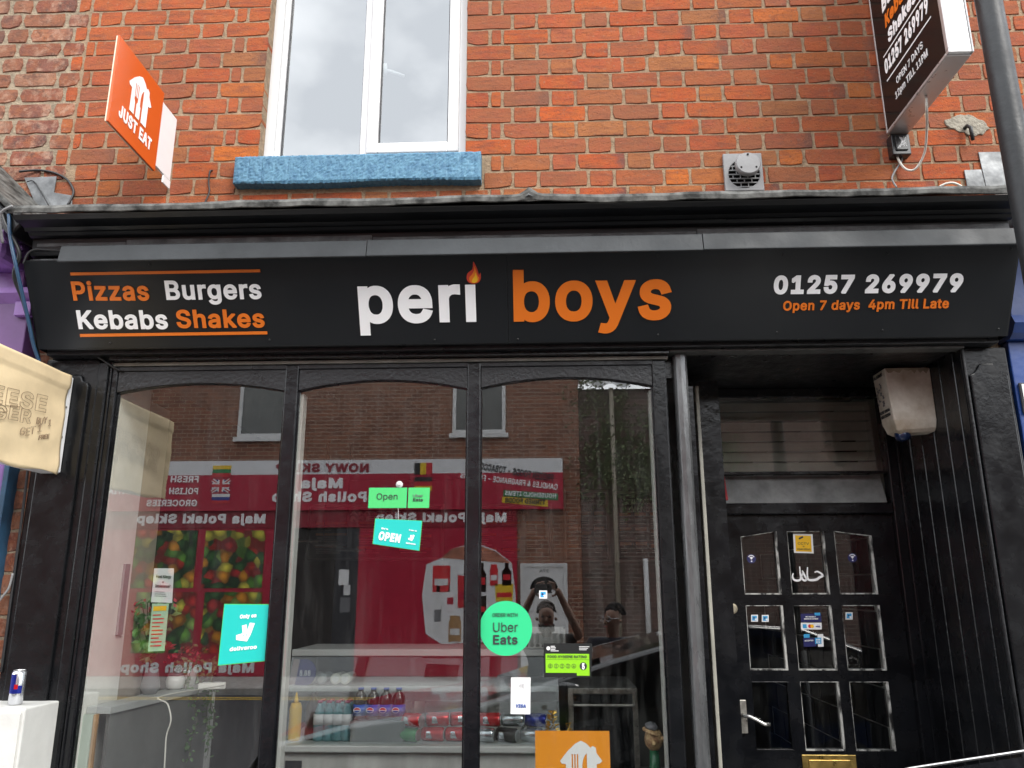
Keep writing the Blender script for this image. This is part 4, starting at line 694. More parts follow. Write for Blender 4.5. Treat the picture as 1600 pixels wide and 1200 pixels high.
sl_.build('window_sill', 'blue_paint', shop)

# worn brickwork of the house next door
nb = thing('brick_building', 'neighbouring house wall of worn, sooty, rounded bricks on the far left', 'building')
wr = MB()
for k, z in courses(3.3, 6.6):
    odd = k % 2; zc = z+CP/2
    for a, b, wd in run((-2.40 if odd else -2.475)-J, -7.5, [.116, .234] if odd else [.234, .116], -1):
        if a < -3.4 or zc > 4.9:
            me = get_brick(.116, 1); sx = (b-a)/.116; wr.add([(v.co.x*sx+(a+b)/2, v.co.y, v.co.z+zc) for v in me.vertices], [tuple(p.vertices) for p in me.polygons]); continue
        place_brick(((a+b)/2, zc+random.uniform(-.003, .003), round(b-a, 3), False), nb, 1)
tag(wr.build('brickwork', 'brick_worn', nb), kind='stuff')
MB().box(-7.6, -2.442, .0045, .1, 2.6, 6.7).build('mortar', 'mortar_grey', nb)

# ================================================================== THE SHOPFRONT
sf = thing('shopfront', 'black painted timber shopfront with three arched panes and a recessed doorway', 'shopfront')
XL, XR = -2.29, 2.052
def wob(x, j): return (0, 0)
# cornice mouldings
prof = [(-.005, 3.24), (-.49, 3.206), (-.485, 3.203), (-.47, 3.190), (-.452, 3.186), (-.445, 3.192), (-.405, 3.184), (-.392, 3.172), (-.385, 3.178), (-.372, 3.176), (-.362, 3.164), (-.345, 3.160), (-.335, 3.168), (-.325, 3.10), (-.005, 3.10)]
MB().sweep(prof, XL-.0, XR-.01).build('cornice', 'cornice_black', sf)
# board behind the hood, in three lengths
for i, (a, b) in enumerate(((XL+.02, -1.86), (-1.857, -.742), (-.739, .694), (.697, XR-.012))):
    MB().box(a, b, -.331-.0015*(i % 2), -.31, 3.125, 3.166).build('fascia_board', 'hood_board', sf, bevel=.002)
for i, (a, b) in enumerate(((-2.089, -.741), (-.738, .695), (.698, 2.058))):
    dz = (-.001, 0.0, .002)[i]
    MB().sweep([(-.331, 3.092+dz), (-.424, 3.084+dz), (-.432, 3.080+dz), (-.444, 3.008+dz), (-.444, 3.003+dz), (-.438, 3.0005+dz), (-.382, 3.030+dz), (-.331, 3.05+dz)], a, b).build('drip_hood', 'hood_grey', sf, bevel=.0015)
# old moulding seen at the left end under the hood, and the carcass behind the sign
MB().sweep([(-.331, 3.10), (-.36, 3.095), (-.372, 3.082), (-.36, 3.068), (-.331, 3.064)], XL+.02, -2.092).build('old_moulding', 'black_satin', sf, smooth=False)
MB().sweep([(-.331, 3.056), (-.36, 3.052), (-.36, 3.045), (-.331, 3.04)], XL+.02, -2.092).build('old_moulding', 'black_satin', sf)
MB().sweep([(-.005, 3.10), (-.325, 3.10), (-.325, 3.02), (-.135, 2.695), (-.135, 2.672), (-.005, 2.672)], XL+.012, XR-.02).build('fascia_carcass', 'black_satin', sf)
# lead flashing: wavy lip and the sloping sheet behind
rl = random.Random(8)
def hsh(x, s): return .5*sin(x*s+1.3*s)+.3*sin(x*s*2.7+s)+.2*sin(x*s*6.1)
def lip(x): return .006*hsh(x, 2.1)+.004*hsh(x, 7)
ld = MB(); n = 220; sec = []
for i in range(n+1):
    x = XL-.006+(1.985-XL+.006)*i/n; b = lip(x); pk = math.exp(-((x+.037)/.028)**2)*.036*(1+.3*sin(x*160))
    t = .026+.005*hsh(x, 4.3)
    sec.append([(x, .002, 3.475+.006*hsh(x, 3)), (x, -.04, 3.44), (x, -.30, 3.315+.004*hsh(x, 5)), (x, -.50, 3.243+b*.6+pk), (x, -.512, 3.238+b+pk*.9), (x, -.517, 3.232+b+pk*.7-t*.3), (x, -.514, 3.232+b-t+pk*.25), (x, -.508, 3.230+b-t)])
q = len(sec[0]); ld.add([p for s_ in sec for p in s_], [(i*q+j, (i+1)*q+j, (i+1)*q+j+1, i*q+j+1) for i in range(n) for j in range(q-1)])
o = ld.build('lead_flashing', 'lead', sf); o.modifiers.new('thick', 'SOLIDIFY').thickness = .004
MB().tube([(-.052, -.52, 3.226), (-.04, -.521, 3.236), (-.022, -.52, 3.228)], [.002, .004, .002], 6).build('lead_fold', 'lead_bright', sf, smooth=True)
# step flashings of the neighbours' ends, dressed onto the bricks
for name, pts in (('lead_upstand', [(1529, 237), (1580, 236), (1582, 293), (1541, 290)]), ('lead_upstand', [(1507, 265), (1534, 264), (1541, 292), (1512, 292)])):
    P = [at(x, y, -.012) for x, y in pts]
    MB().prism([(p.x, p.z) for p in P], V((0, -.004, 0)), X_, Z_, YN, 0, .006 if name == 'x' else .005).build(name, 'lead_bright', sf, bevel=.002)
# band under the sign, grey trim strip
MB().box(-2.0, .585, -.10, -.005, 2.655, 2.671).build('soffit', 'black_gloss', sf)
MB().box(-2.0, .585, -.062, -.03, 2.637, 2.653).build('trim_strip', mat('strip_grey', (.20, .195, .175), .45, var=.2, vscale=12), sf, bevel=.003)
MB().box(.588, 1.90, -.10, -.03, 2.660, 2.671).build('trim_strip', mat('strip_dark', (.07, .07, .068), .45, var=.3, vscale=18), sf, bevel=.003)

# window frame: stiles, mullions, arched heads, panes
YF0, YF1 = -.058, -.004           # front and back of the timber
ZB = .50                          # sill level, below the picture
ZH = 2.634
def post(name, x0, x1, mt='black_gloss', y0=YF0, y1=YF1, z0=ZB, z1=ZH, bev=.006): return MB().box(x0, x1, y0, y1, z0, z1).build(name, mt, sf, bevel=bev)
post('stile', -2.012, -1.974); post('mullion', -1.181, -1.118); post('mullion', -.334, -.272); post('stile', .511, .572, 'black_rough_gloss')
MB().box(-2.06, -2.013, -.075, YF1, ZB, 2.655).build('jamb', 'black_rough_gloss', sf, bevel=.008)
MB().box(-2.0105, -2.0, -.066, -.0585, ZB, 2.63).build('moulding', 'black_gloss', sf, bevel=.003)
bays = [(-1.974, -1.181, 2.510, 2.551), (-1.118, -.334, 2.510, 2.556), (-.272, .511, 2.513, 2.558)]
for i, (a, b, zs, zc) in enumerate(bays):
    n = 20; arc = [(a+(b-a)*k/n, zs+(zc-zs)*(1-(2*k/n-1)**2)) for k in range(n+1)]
    MB().prism([(a, 2.612), (a, zs)][1:]+arc[1:]+[(b, 2.612), (a, 2.612)], V((0, 0, 0)), X_, Z_, YN, -YF1, -YF0-.006).build('arched_head', 'black_satin', sf, bevel=.003)
    MB().box(a-.002, b+.002, GY, GY+.006, ZB+.03, zc+.02).build('pane', 'shop_glass', sf)
    pu = MB(); pu.box(a, a+.006, GY-.012, GY-.001, ZB, zs); pu.box(b-.006, b, GY-.012, GY-.001, ZB, zs); pu.build('glazing_bead', 'black_gloss', sf)
MB().box(-2.012, .572, YF0+.002, YF1, 2.6125, 2.634).build('head_rail', 'black_satin', sf, bevel=.003)
MB().box(-2.012, .572, -.12, .05, .44, .5).build('window_sill', 'black_gloss', sf, bevel=.008)
MB().box(-2.06, .6, -.05, .02, 0.002, .44).build('stall_riser', 'black_gloss', sf)
# white edges inside the panes
for (a, b) in ((-1.116, -1.098), (.497, .509)): MB().box(a, b, -.0225, .03, ZB, 2.50).build('inner_bead', 'white_paint', sf)
# corner: narrow side pane and the worn corner post
MB().box(.573, .578, -.03, .0, ZB, 2.65).build('side_bead', 'black_gloss', sf)
sp = MB(); sp.add([(.579, .02, ZB), (.60, .60, ZB), (.60, .60, 2.56), (.579, .02, 2.56)], [(0, 1, 2, 3)])
pane_side = MB().obox(V((.578, .012, 0)), V((.62, .785, 0)).normalized(), Z_, V((.785, -.62, 0)).normalized(), 0, .08, ZB, 2.56, 0, .006).build('pane', 'shop_glass', sf)
MB().box(.574, .66, -.01, .01, 2.561, 2.66).build('side_head', 'black_gloss', sf)
pp = MB(); pr_ = [(.612, -.05), (.62, -.064), (.64, -.070), (.66, -.066), (.672, -.052), (.672, -.01), (.612, -.01)]
pp.prism(pr_, V((0, 0, 0)), X_, V((0, 1, 0)), Z_, 0.02, 2.659).build('corner_post', 'silver_paint', sf, bevel=.004)
# splayed return of the doorway behind the post
YD = .68                          # door plane
MB().box(.672, .70, -.008, .30, 0.02, 2.52).build('return_panel', 'black_gloss', sf)
c0, c1 = at(1083, 700, .30), at(1096, 700, .30)
MB().box(.772, .790, .30, .36, .02, 2.60).build('return_jamb', 'jamb_cream', sf, bevel=.004)
MB().box(.70, .90, .362, .40, .02, 2.64).build('return_panel', 'black_gloss', sf)
MB().box(.572, .70, .30, .36, .02, 2.64).build('return_panel', 'interior_dark', sf)
MB().box(.572, 2.0, -.005, .73, 2.6725, 2.70).build('doorway_ceiling', 'black_satin', sf)
# pilasters with raised shaped panels
def pilaster(x0, x1, y, poly, mt, xb0=None, xb1=None):
    b = MB().box(x0, x1, y, -.0, .02, 2.671).build('pilaster', mt, sf, bevel=.006)
    MB().prism(poly, V((0, y, 0)), X_, Z_, YN, -.0, .016).build('raised_panel', mt, b, bevel=.007)
    return b
pilaster(-2.318, -2.061, -.066, [(-2.285, .3), (-2.092, .3), (-2.092, 2.535), (-2.10, 2.556), (-2.122, 2.562), (-2.132, 2.585), (-2.142, 2.594), (-2.235, 2.594), (-2.245, 2.585), (-2.255, 2.562), (-2.277, 2.556), (-2.285, 2.535)], 'black_rough_gloss')
pilaster(1.893, 2.098, -.066, [(1.915, .3), (2.083, .3), (2.083, 2.54), (2.064, 2.548), (2.045, 2.566), (2.028, 2.592), (1.966, 2.592), (1.952, 2.566), (1.934, 2.548), (1.915, 2.54)], 'black_rough_gloss')
MB().box(1.894, 1.906, -.082, -.0665, .02, 2.66).build('moulding', 'black_satin', sf, bevel=.004)
# matchboarded right cheek of the doorway: boards standing one by one
nb_ = 5; y = -.0; wdt = (YD-.03)/nb_
for i in range(nb_):
    a = y+i*wdt+.002; b = a+wdt-.004
    MB().prism([(a, 0), (a+.003, -.003), (b-.003, -.003), (b, 0), (b, .02), (a, .02)], V((1.894, 0, 0)), V((0, 1, 0)), X_, Z_, .02, 2.672).build('board', 'black_gloss', sf)
MB().box(1.912, 1.96, .0, .75, .02, 2.672).build('cheek_backing', 'void', sf)
# door frame and transom light
MB().box(.83, .943, YD-.03, YD+.05, .02, 2.672).build('door_jamb', 'black_gloss', sf, bevel=.006)
MB().box(1.826, 1.893, YD-.03, YD+.05, .02, 2.672).build('door_jamb', 'black_gloss', sf, bevel=.006)
MB().box(1.872, 1.8925, YD-.048, YD-.031, .02, 2.6).build('moulding', 'black_gloss', sf, bevel=.004)
MB().box(.943, 1.826, YD-.03, YD+.05, 1.994, 2.052).build('door_head', 'black_gloss', sf, bevel=.006)
MB().box(.943, 1.826, YD-.03, YD+.05, 2.62, 2.672).build('door_head', 'black_gloss', sf, bevel=.006)
tl = thing('transom_light', None, None); tl.parent = sf
MB().box(.943, 1.826, YD+.012, YD+.018, 2.222, 2.62).build('pane', 'door_glass', tl)
MB().box(.943, 1.826, YD+.002, YD+.03, 2.2085, 2.2215).build('glazing_bar', 'black_gloss', tl)
z2 = at(1250, 744, YD).z
MB().obox(V((.952, YD+.01, 2.056)), X_, V((0, .35, .94)).normalized(), V((0, -.94, .35)).normalized(), 0, .862, 0, .165, -.008, 0).build('vent_flap', mat('flap_grey', (.25, .255, .25), .35, var=.3, vscale=8), tl, bevel=.002)
MB().obox(V((.955, YD-.002, 2.065)), X_, V((0, .35, .94)).normalized(), V((0, -.94, .35)).normalized(), .012, .026, 0, .165, .010, .016).build('stay', 'red_plastic', tl)
for k in range(7):
    z = 2.235+k*.056; MB().obox(V((.95, YD+.10, z)), X_, V((0, .25, .97)).normalized(), V((0, -.97, .25)).normalized(), 0, .87, 0, .052, -.003, 0).build('slat', 'slat_grey', tl, bevel=.0015)

# ------------------------------------------------------------------ the door
door = thing('door', None, None); door.parent = sf
PX = [(1.035, 1.224), (1.275, 1.468), (1.517, 1.710)]; PZ = [(1.589, 1.884), (1.222, 1.536), (.851, 1.170)]
ZT = 1.992
rails = MB()
y0, y1 = YD, YD+.042
xs = [.945]+[v for p in PX for v in p]+[1.824]
for i in range(0, 8, 2): rails.box(xs[i], xs[i+1], y0, y1, .03, ZT)
for (a, b) in PX:
    zs = [.03, PZ[2][0], PZ[2][1], PZ[1][0], PZ[1][1], PZ[0][0]]
    for k in range(0, 6, 2): rails.box(a, b, y0, y1, zs[k], zs[k+1])
    l = {0: (1.882, 1.908), 1: (1.908, 1.908), 2: (1.908, 1.884)}[PX.index((a, b))]
    rails.prism([(a, l[0]), (b, l[1]), (b, ZT), (a, ZT)], V((0, 0, 0)), X_, Z_, YN, -y1, -y0)
rails.build('door_leaf', 'black_gloss', door)
for r_, (z0, z1) in enumerate(PZ):
    for c_, (a, b) in enumerate(PX):
        l = {0: (1.882, 1.908), 1: (1.908, 1.908), 2: (1.908, 1.884)}[c_] if r_ == 0 else (z1, z1)
        g = MB().prism([(a-.002, z0-.002), (b+.002, z0-.002), (b+.002, l[1]+.002), (a-.002, l[0]+.002)], V((0, 0, 0)), X_, Z_, YN, -(YD+.026), -(YD+.02)).build('pane', 'door_glass', door)
        bd = MB(); t = .0075; yb0, yb1 = -(YD+.0195), -(YD-.004)
        quad = [(a, z0), (b, z0), (b, l[1]), (a, l[0])]; inn = [(a+t*.5, z0+t), (b-t*1.7, z0+t), (b-t*1.7, l[1]-t*.5), (a+t*.5, l[0]-t*.5)]
        for k in range(4):
            j = (k+1) % 4; bd.prism([quad[k], quad[j], inn[j], inn[k]], V((0, 0, 0)), X_, Z_, YN, yb0, yb1-(.004 if k in (1, 3) else .002))
        bd.build('putty_bead', 'white_worn' if not (r_ == 2 and c_ == 0) else 'black_gloss', door, bevel=.002)
hp = at(1161, 1130, YD); hd = MB().box(hp.x-.021, hp.x+.021, YD-.008, YD-.001, .93, 1.085).build('handle_plate', 'steel_dull', door, bevel=.004)
hz = at(1161, 1117, YD).z; MB().tube([(hp.x, YD-.004, hz), (hp.x, YD-.045, hz), (hp.x+.02, YD-.05, hz+.001), (hp.x+.06, YD-.05, hz-.018), (hp.x+.09, YD-.052, hz-.035), (hp.x+.118, YD-.05, hz-.036)], [.009, .009, .008, .0075, .008, .009], 10).build('lever', 'steel', door, smooth=True)
kz = at(1161, 1148, YD).z; MB().prism(ngon(hp.x, kz, .006, 10)+[], V((0, 0, 0)), X_, Z_, YN, -(YD-.0075), -(YD-.0092)).build('keyhole', 'void', door)
lk_ = at(1144, 951, YD); MB().lathe([(.026, 0), (.026, .008), (.017, .014), (.014, .014)], (lk_.x, YD-.0005, lk_.z), 20, (0, -1, 0)).build('cylinder_lock', 'brass_dull', door, smooth=False)
MB().prism([(lk_.x-.002, lk_.z-.006), (lk_.x+.002, lk_.z-.006), (lk_.x+.002, lk_.z+.006), (lk_.x-.002, lk_.z+.006)], V((0, 0, 0)), X_, Z_, YN, -(YD-.0142), -(YD-.016)).build('keyhole', 'void', door)
lp = at(1295, 1186, YD); MB().box(lp.x-.13, lp.x+.13, YD-.006, YD-.001, .745, .835).build('letter_plate', 'brass', door, bevel=.003)
MB().box(lp.x-.1, lp.x+.1, YD-.012, YD-.0065, .765, .813).build('letter_flap', 'brass', door, bevel=.003)
# ================================================================== FASCIA SIGN
B0 = V((0, -.175, 2.688)); B1 = V((0, -.372, 3.040))
SV = (B1-B0).normalized(); SN = X_.cross(SV); SLEN = (B1-B0).length
fs_ = thing('fascia_sign', 'long black fascia sign board naming the takeaway, its dishes and its phone number', 'shop sign')
MB().obox(B0, X_, SV, SN, XL, -.1395, 0, SLEN, -.02, 0).build('panel', 'panel_black', fs_, bevel=.002)
MB().obox(B0, X_, SV, SN, -.1385, 2.047, 0, SLEN, -.02, .0006).build('panel', 'panel_black', fs_, bevel=.002)
for x in (XL, 2.047):                       # returned end pieces
    s_ = .004 if x > 0 else -.004
    MB().prism([(B0.y, B0.z), (B1.y, B1.z), (B1.y+.12, B1.z), (B0.y+.1, B0.z)], V((x, 0, 0)), V((0, 1, 0)), Z_, X_, min(0, s_), max(0, s_)).build('end_return', 'panel_black', fs_)
def uv(px, py):
    p = hit(px, py, B0, SN)-B0; return p.x, p.dot(SV)
def fit(text, bl, br, top, mt, bold, parent=fs_, **k):
    """one line of cut-out letters: baseline ends and cap top are measured on the sign board"""
    u0, v0 = uv(*bl); u1, v1 = uv(*br); _, vt = uv((bl[0]+br[0])/2, top)
    U = (X_*(u1-u0)+SV*(v1-v0)).normalized(); vm = (v0+v1)/2
    return write(text, B0+X_*u0+SV*v0, U, SV, SN, vt-vm, mt, parent, width=u1-u0, bold=bold, thick=.004, split=True, **k)
fit('Pizzas', (113, 469), (236, 469), 439, 'letter_orange', 24)
fit('Burgers', (258, 468), (411, 466.5), 437, 'letter_white', 24)
fit('Kebabs', (121, 513.5), (265, 513.5), 484, 'letter_white', 24)
fit('Shakes', (276, 512), (416, 511), 483, 'letter_orange', 24)
for x0, x1, ya, yb in ((111, 407, 428, 423), (126, 418, 524, 520)):
    u0, v0 = uv(x0, ya); u1, v1 = uv(x1, yb+.8)
    MB().obox(B0, X_, SV, SN, u0, u1, v0-.0065, v0+.0065, .001, .005).build('rule', 'letter_orange', fs_)
# big name: x-height letters, tall ascender for b
def big(text, px0, px1, ybase, ytop, mt, bold, tall):
    u0, v0 = uv(px0, ybase); u1, _ = uv(px1, ybase); _, vt = uv((px0+px1)/2, ytop)
    cap = (vt-v0)
    return write(text, B0+X_*u0+SV*v0, X_, SV, SN, cap, mt, fs_, width=u1-u0, bold=bold, thick=.004, split=True)
u0, v0 = uv(556, 504); u1, _ = uv(751, 504)
_, xt = uv(655, 444.5)
CAPB = (xt-v0)*509/392
GL['\u0131'] = (GL['i'][0], sorted([q for q in GL['i'][1].split('|') if q], key=lambda s: max(int(q.split(',')[1]) for q in s.split(' ')))[0])   # dotless i under the flame
write('per\u0131', B0+X_*u0+SV*v0, X_, SV, SN, CAPB, 'letter_white', fs_, width=u1-u0, bold=27, thick=.004, split=True)
u0, v0 = uv(796, 501); u1, _ = uv(1052, 500); _, xt = uv(920, 437)
write('boys', B0+X_*u0+SV*v0, X_, SV, SN, (xt-v0)*509/392, 'letter_orange', fs_, width=u1-u0, bold=27, thick=.004, split=True)
fu, fv = uv(740, 443)
fl = thing('flame', None, None); fl.parent = fs_
def blob(pts, mt, n0, n1):
    # smooth closed curve through pts
    out = []; n = len(pts)
    for i in range(n):
        a, b, c, d = [V(pts[(i+k) % n]) for k in (-1, 0, 1, 2)]
        for t in (0, .33, .66): out.append(tuple(.5*((2*b)+(-a+c)*t+(2*a-5*b+4*c-d)*t*t+(-a+3*b-3*c+d)*t**3)))
    s_ = .0001*9.2
    MB().loops([[(fu+x*s_, fv+y*s_) for x, y in out]], B0, X_, SV, SN, n0, n1).build('tongue', mt, fl)
blob([(0, 0), (-22, 6), (-32, 24), (-28, 48), (-14, 60), (-2, 72), (2, 104), (14, 82), (22, 60), (28, 40), (34, 52), (36, 26), (24, 6)], 'flame_red', .001, .003)
blob([(0, 3), (-16, 10), (-20, 28), (-6, 44), (4, 62), (6, 84), (14, 62), (22, 36), (28, 26), (20, 8)], 'flame_orange', .003, .004)
blob([(2, 4), (-8, 10), (-2, 24), (8, 38), (10, 52), (20, 24), (14, 8)], 'flame_yellow', .004, .005)
fit('01257 269979', (1206, 459), (1505, 455.5), 428, 'letter_white', 42)
fit('Open 7 days  4pm Till Late', (1222, 485), (1482, 481), 468, 'letter_orange', 24)
for x, y in ((172, 536), (421, 531), (679, 531), (809, 530), (1028, 523), (1214, 519), (1379, 516), (1560, 514), (1223, 398), (1387, 396), (1028, 400), (1580, 388), (234, 413)):
    u, v = uv(x, y); MB().lathe([(.005, 0), (.005, .003), (.003, .005)], B0+X_*u+SV*v, 10, SN).build('screw', 'screw_black', fs_, smooth=False)

# ================================================================== PROJECTING SIGNS AND WALL FITTINGS
# orange diamond-shot sign board, square to the wall
je = thing('projecting_sign', 'orange projecting sign board with white house and cutlery logo on a white back plate', 'projecting sign')
xj = -1.851
MB().box(xj-.010, xj+.0, -.604, -.175, 3.583, 4.013).build('panel', 'orange_sign', je, bevel=.0012)
MB().box(xj-.016, xj-.0105, -.603, -.176, 3.584, 4.012).build('backing', 'sign_edge', je)
MB().box(xj-.014, xj-.002, -.174, -.018, 3.617, 3.966).build('white_panel', 'sign_white', je, bevel=.002)
MB().box(xj-.010, xj-.003, -.085, -.012, 3.575, 3.6165).build('mounting_foot', 'sign_white', je)
JO = V((xj, -.604, 3.583)); JU = V((0, 1, 0)); JN = V((1, 0, 0))
def je_logo(O, U, Vv, N, s, mt, parent):
    h = [(.0, .50), (.07, .50), (.07, .0), (.22, .0), (.22, .22), (.19, .30), (.19, .62), (.215, .62), (.215, .35), (.245, .35), (.245, .62), (.27, .62), (.27, .35), (.30, .35), (.30, .62), (.325, .62), (.325, .30), (.295, .22), (.295, .0),
         (.44, .0), (.44, .50), (.42, .50)]
    m_ = MB()
    roof = [(-.06, .55), (-.03, .50), (.06, .49), (.06, .0), (.215, .0), (.215, .27), (.18, .33), (.18, .68), (.21, .68), (.21, .40), (.235, .40), (.235, .68), (.265, .68), (.265, .40), (.29, .40), (.29, .68), (.32, .68), (.32, .33), (.285, .27), (.285, .0),
            (.43, .0), (.43, .27), (.40, .30), (.40, .46), (.42, .58), (.46, .66), (.50, .70), (.50, .0), (.70, .0), (.70, .49), (.76, .50), (.82, .55), (.70, .70), (.69, .80), (.62, .84), (.58, .80), (.50, .88), (.38, .94), (.26, .88), (.10, .74)]
    m_.loops([[(x*s, y*s) for x, y in roof]], O, U, Vv, N, .001, .0022)
    return m_.build('logo', mt, parent)
je_logo(JO+JU*.130+Z_*.150, JU, Z_, JN, .235, 'letter_white', je)
write('JUST EAT', JO+JU*.065+Z_*.070, JU, Z_, JN, .062, 'letter_white', je, width=.30, bold=32, split=True)

# black light box sign at right
lb = thing('lightbox_sign', 'black projecting light box sign with white phone number in a silver frame', 'projecting sign')
x0, x1, ya, yb, z0, z1 = 1.710, 1.814, -.662, -.045, 3.772, 4.95
MB().box(x0+.006, x1-.006, ya+.004, yb, z0+.003, z1).build('casing', 'alloy_white', lb, bevel=.004)
MB().box(x0+.004, x1-.004, ya+.02, yb, z0-.003, z0+.0028).build('base', 'alloy', lb, bevel=.003)
for xx in (x0, x1-.005):
    f_ = MB(); t = .014
    f_.box(xx, xx+.0058, ya, ya+t+.01, z0, z1); f_.box(xx, xx+.0058, yb-t, yb, z0, z1); f_.box(xx, xx+.0058, ya+t+.01, yb-t, z0, z0+t)
    f_.build('frame', 'alloy', lb, bevel=.003)
MB().box(x0+.001, x0+.0055, ya+.024, yb-.014, z0+.014, z1).build('face', 'box_black', lb)
LO = V((x0+.001, yb, z0)); LU = V((0, -1, 0)); LN = V((-1, 0, 0))
def lb_at(px, py): p = hit(px, py, LO, LN); return -(p.y-yb), p.z-z0
def lb_fit(text, bl, br, top, mt, bold, slant=0):
    u0, v0 = lb_at(*bl); u1, v1 = lb_at(*br); _, vt = lb_at(bl[0], top)
    write(text, LO+LU*u0+Z_*((v0+v1)/2), LU, Z_, LN, abs(vt-v0), mt, lb, width=u1-u0, bold=bold, slant=slant, split=True)
def lb_line(text, u0, u1, v, cap, mt, bold, slant=0, sp=True): write(text, LO+LU*u0+Z_*v, LU, Z_, LN, cap, mt, lb, width=u1-u0, bold=bold, slant=slant, split=sp)
lb_line('Pizzas', .12, .42, .75, .088, 'letter_white', 38, .18)
lb_line('Burgers', .12, .46, .595, .088, 'letter_white', 38, .18)
lb_line('Kebabs', .13, .43, .500, .07, 'letter_orange', 38, .18)
lb_line('Shakes', .14, .44, .408, .068, 'letter_white', 38, .18)
lb_line('01257 269979', .070, .525, .284, .074, 'letter_white', 40, .12)
for v, a, b in ((.376, .075, .50), (.240, .078, .53)): MB().obox(LO, LU, Z_, LN, a, b, v, v+.007, .001, .002).build('rule', 'letter_white', lb)
lb_line('OPEN 7 DAYS', .165, .435, .164, .034, 'sign_white', 12)
lb_line('12pm TILL 11PM', .135, .465, .101, .036, 'sign_white', 12)
jb0 = at(1406, 222, -.03)
jb = thing('junction_box', 'small black plastic junction box on the bricks under the light box sign', 'junction box')
MB().box(1.724, 1.812, -.058, -.003, 3.655, 3.766).build('case', mat('junction_black', (.012, .012, .013), .25), jb, bevel=.004)
MB().box(1.74, 1.796, -.066, -.0585, 3.675, 3.75).build('lid', 'junction_black', jb, bevel=.003)
sw = MB(); rs = random.Random(2)
for k in range(7): sw.tube([(1.742+rs.uniform(0, .05), -.0672, 3.68+rs.uniform(0, .065)) for _ in range(4)], .0006, 4)
sw.build('cobweb', 'sign_white', jb)
def cable(name, label, pts, r, mt, cat='cable', group=None, n=7, sub=6):
    P = [V(p) for p in pts]; out = []
    for i in range(len(P)-1):
        a, b, c, d = P[max(i-1, 0)], P[i], P[i+1], P[min(i+2, len(P)-1)]
        for k in range(sub):
            t = k/sub; out.append(.5*((2*b)+(-a+c)*t+(2*a-5*b+4*c-d)*t*t+(-a+3*b-3*c+d)*t**3))
    out.append(P[-1]); return tag(MB().tube(out, r, n).build(name, mt, smooth=True), label, cat, group)
A = lambda px, py, Y: tuple(at(px, py, Y))
cable('cable', 'cream cable looping down from the base of the black light box sign', [A(1447, 150, -.36), A(1448, 172, -.34), A(1448, 205, -.2), A(1444, 240, -.1), A(1430, 264, -.05), A(1415, 264, -.03), A(1404, 250, -.03), A(1399, 233, -.03)], .0055, 'cable_white')
cable('cable', 'thin grey cable dropping from the junction box to the lead flashing', [A(1407, 233, -.03), A(1409, 250, -.02), A(1398, 268, -.015), A(1394, 280, -.015), A(1401, 293, -.02)], .0045, 'cable_grey')
cable('cable', 'short white cable end humped over the lead flashing near the grey pole', [A(1468, 292, -.03), A(1478, 287, -.04), A(1490, 286, -.05), A(1502, 291, -.05)], .006, 'cable_white')
cable('cable', 'black cable stub hooked out of the bricks left of the blue window sill', [A(332, 267, -.0), A(328, 268, -.015), A(326, 285, -.012), A(327, 300, -.012), A(320, 317, -.02)], .004, 'cable_black')
cable('cable', 'black cable arching over the bricks above the left end of the shopfront', [A(30, 268, -.03), A(60, 266, -.01), A(85, 270, -.008), A(104, 280, -.008), A(114, 295, -.008), A(114, 305, -.01), A(106, 320, -.02)], .006, 'cable_black')
cable('cable', 'thin wire lying on the lead by the purple console', [A(42, 284, -.03), A(52, 283, -.02), A(62, 297, -.02), A(76, 321, -.04)], .003, 'cable_black')
# extractor vent cover
vt_ = thing('wall_vent', 'grey plastic square vent cover with a round cowl on the brick wall', 'vent')
vx0, vx1, vz0, vz1 = .915, 1.104, 3.497, 3.700; vcx, vcz = 1.012, 3.588
n = 32; R_o = .076
sq = [(vx0, vz0), (vx1, vz0), (vx1, vz1), (vx0, vz1)]
MB().loops([sq, ngon(vcx, vcz, R_o, n)[::-1]], V((0, 0, 0)), X_, Z_, YN, .005, .022).build('plate', 'grey_plastic', vt_, bevel=.004)
MB().prism(ngon(vcx, vcz, R_o+.004, n), V((0, 0, 0)), X_, Z_, YN, .0035, .006).build('duct', 'void', vt_)
gb = MB()
for k in range(-3, 4):
    z = vcz+k*.0225; hw = math.sqrt(max(0, R_o**2-(k*.0225)**2)); gb.box(vcx-hw, vcx+hw, -.018, -.012, z-.0025, z+.0025)
    for q in range(-3, 4):
        x = vcx+q*.036+(.018 if k % 2 else 0)
        if math.hypot(x-vcx, k*.0225+.011) < R_o-.012: gb.box(x-.002, x+.002, -.017, -.0125, z+.003, z+.0197)
gb.build('grille', 'grey_plastic', vt_)
cw = V((vcx+.006, -.024, vcz+.02)); ax = V((0, -1, .06))
MB().lathe([(.030, -.01), (.030, .03), (.060, .035), (.061, .055), (.056, .062), (.02, .064)], cw, 32, ax).build('cowl', 'grey_plastic', vt_, smooth=False)
for a in (90, 215, 325):
    q = cw+ax.normalized()*.0625+X_*.044*cos(R(a))+Z_*.044*sin(R(a)); MB().lathe([(.005, 0), (.005, .003)], q, 10, ax).build('fixing', 'void', vt_)
MB().box(.91, 1.10, -.001, .0, 3.46, 3.497).build('packing', 'cement', vt_)
# pole in front of the right end
pl = thing('street_pole', 'tall dark grey metal pole standing on the pavement before the right end', 'pole')
MB().tube([(1.757, -.9, .0), (1.757, -.9, 1.2)], .065, 24).build('base_sleeve', 'pole_grey', pl, smooth=True)
MB().tube([(1.755, -.9, 1.2), (1.752, -.9, 3.0), (1.749, -.9, 7.5)], [.049, .047, .043], 32).build('shaft', 'pole_grey', pl, smooth=True)

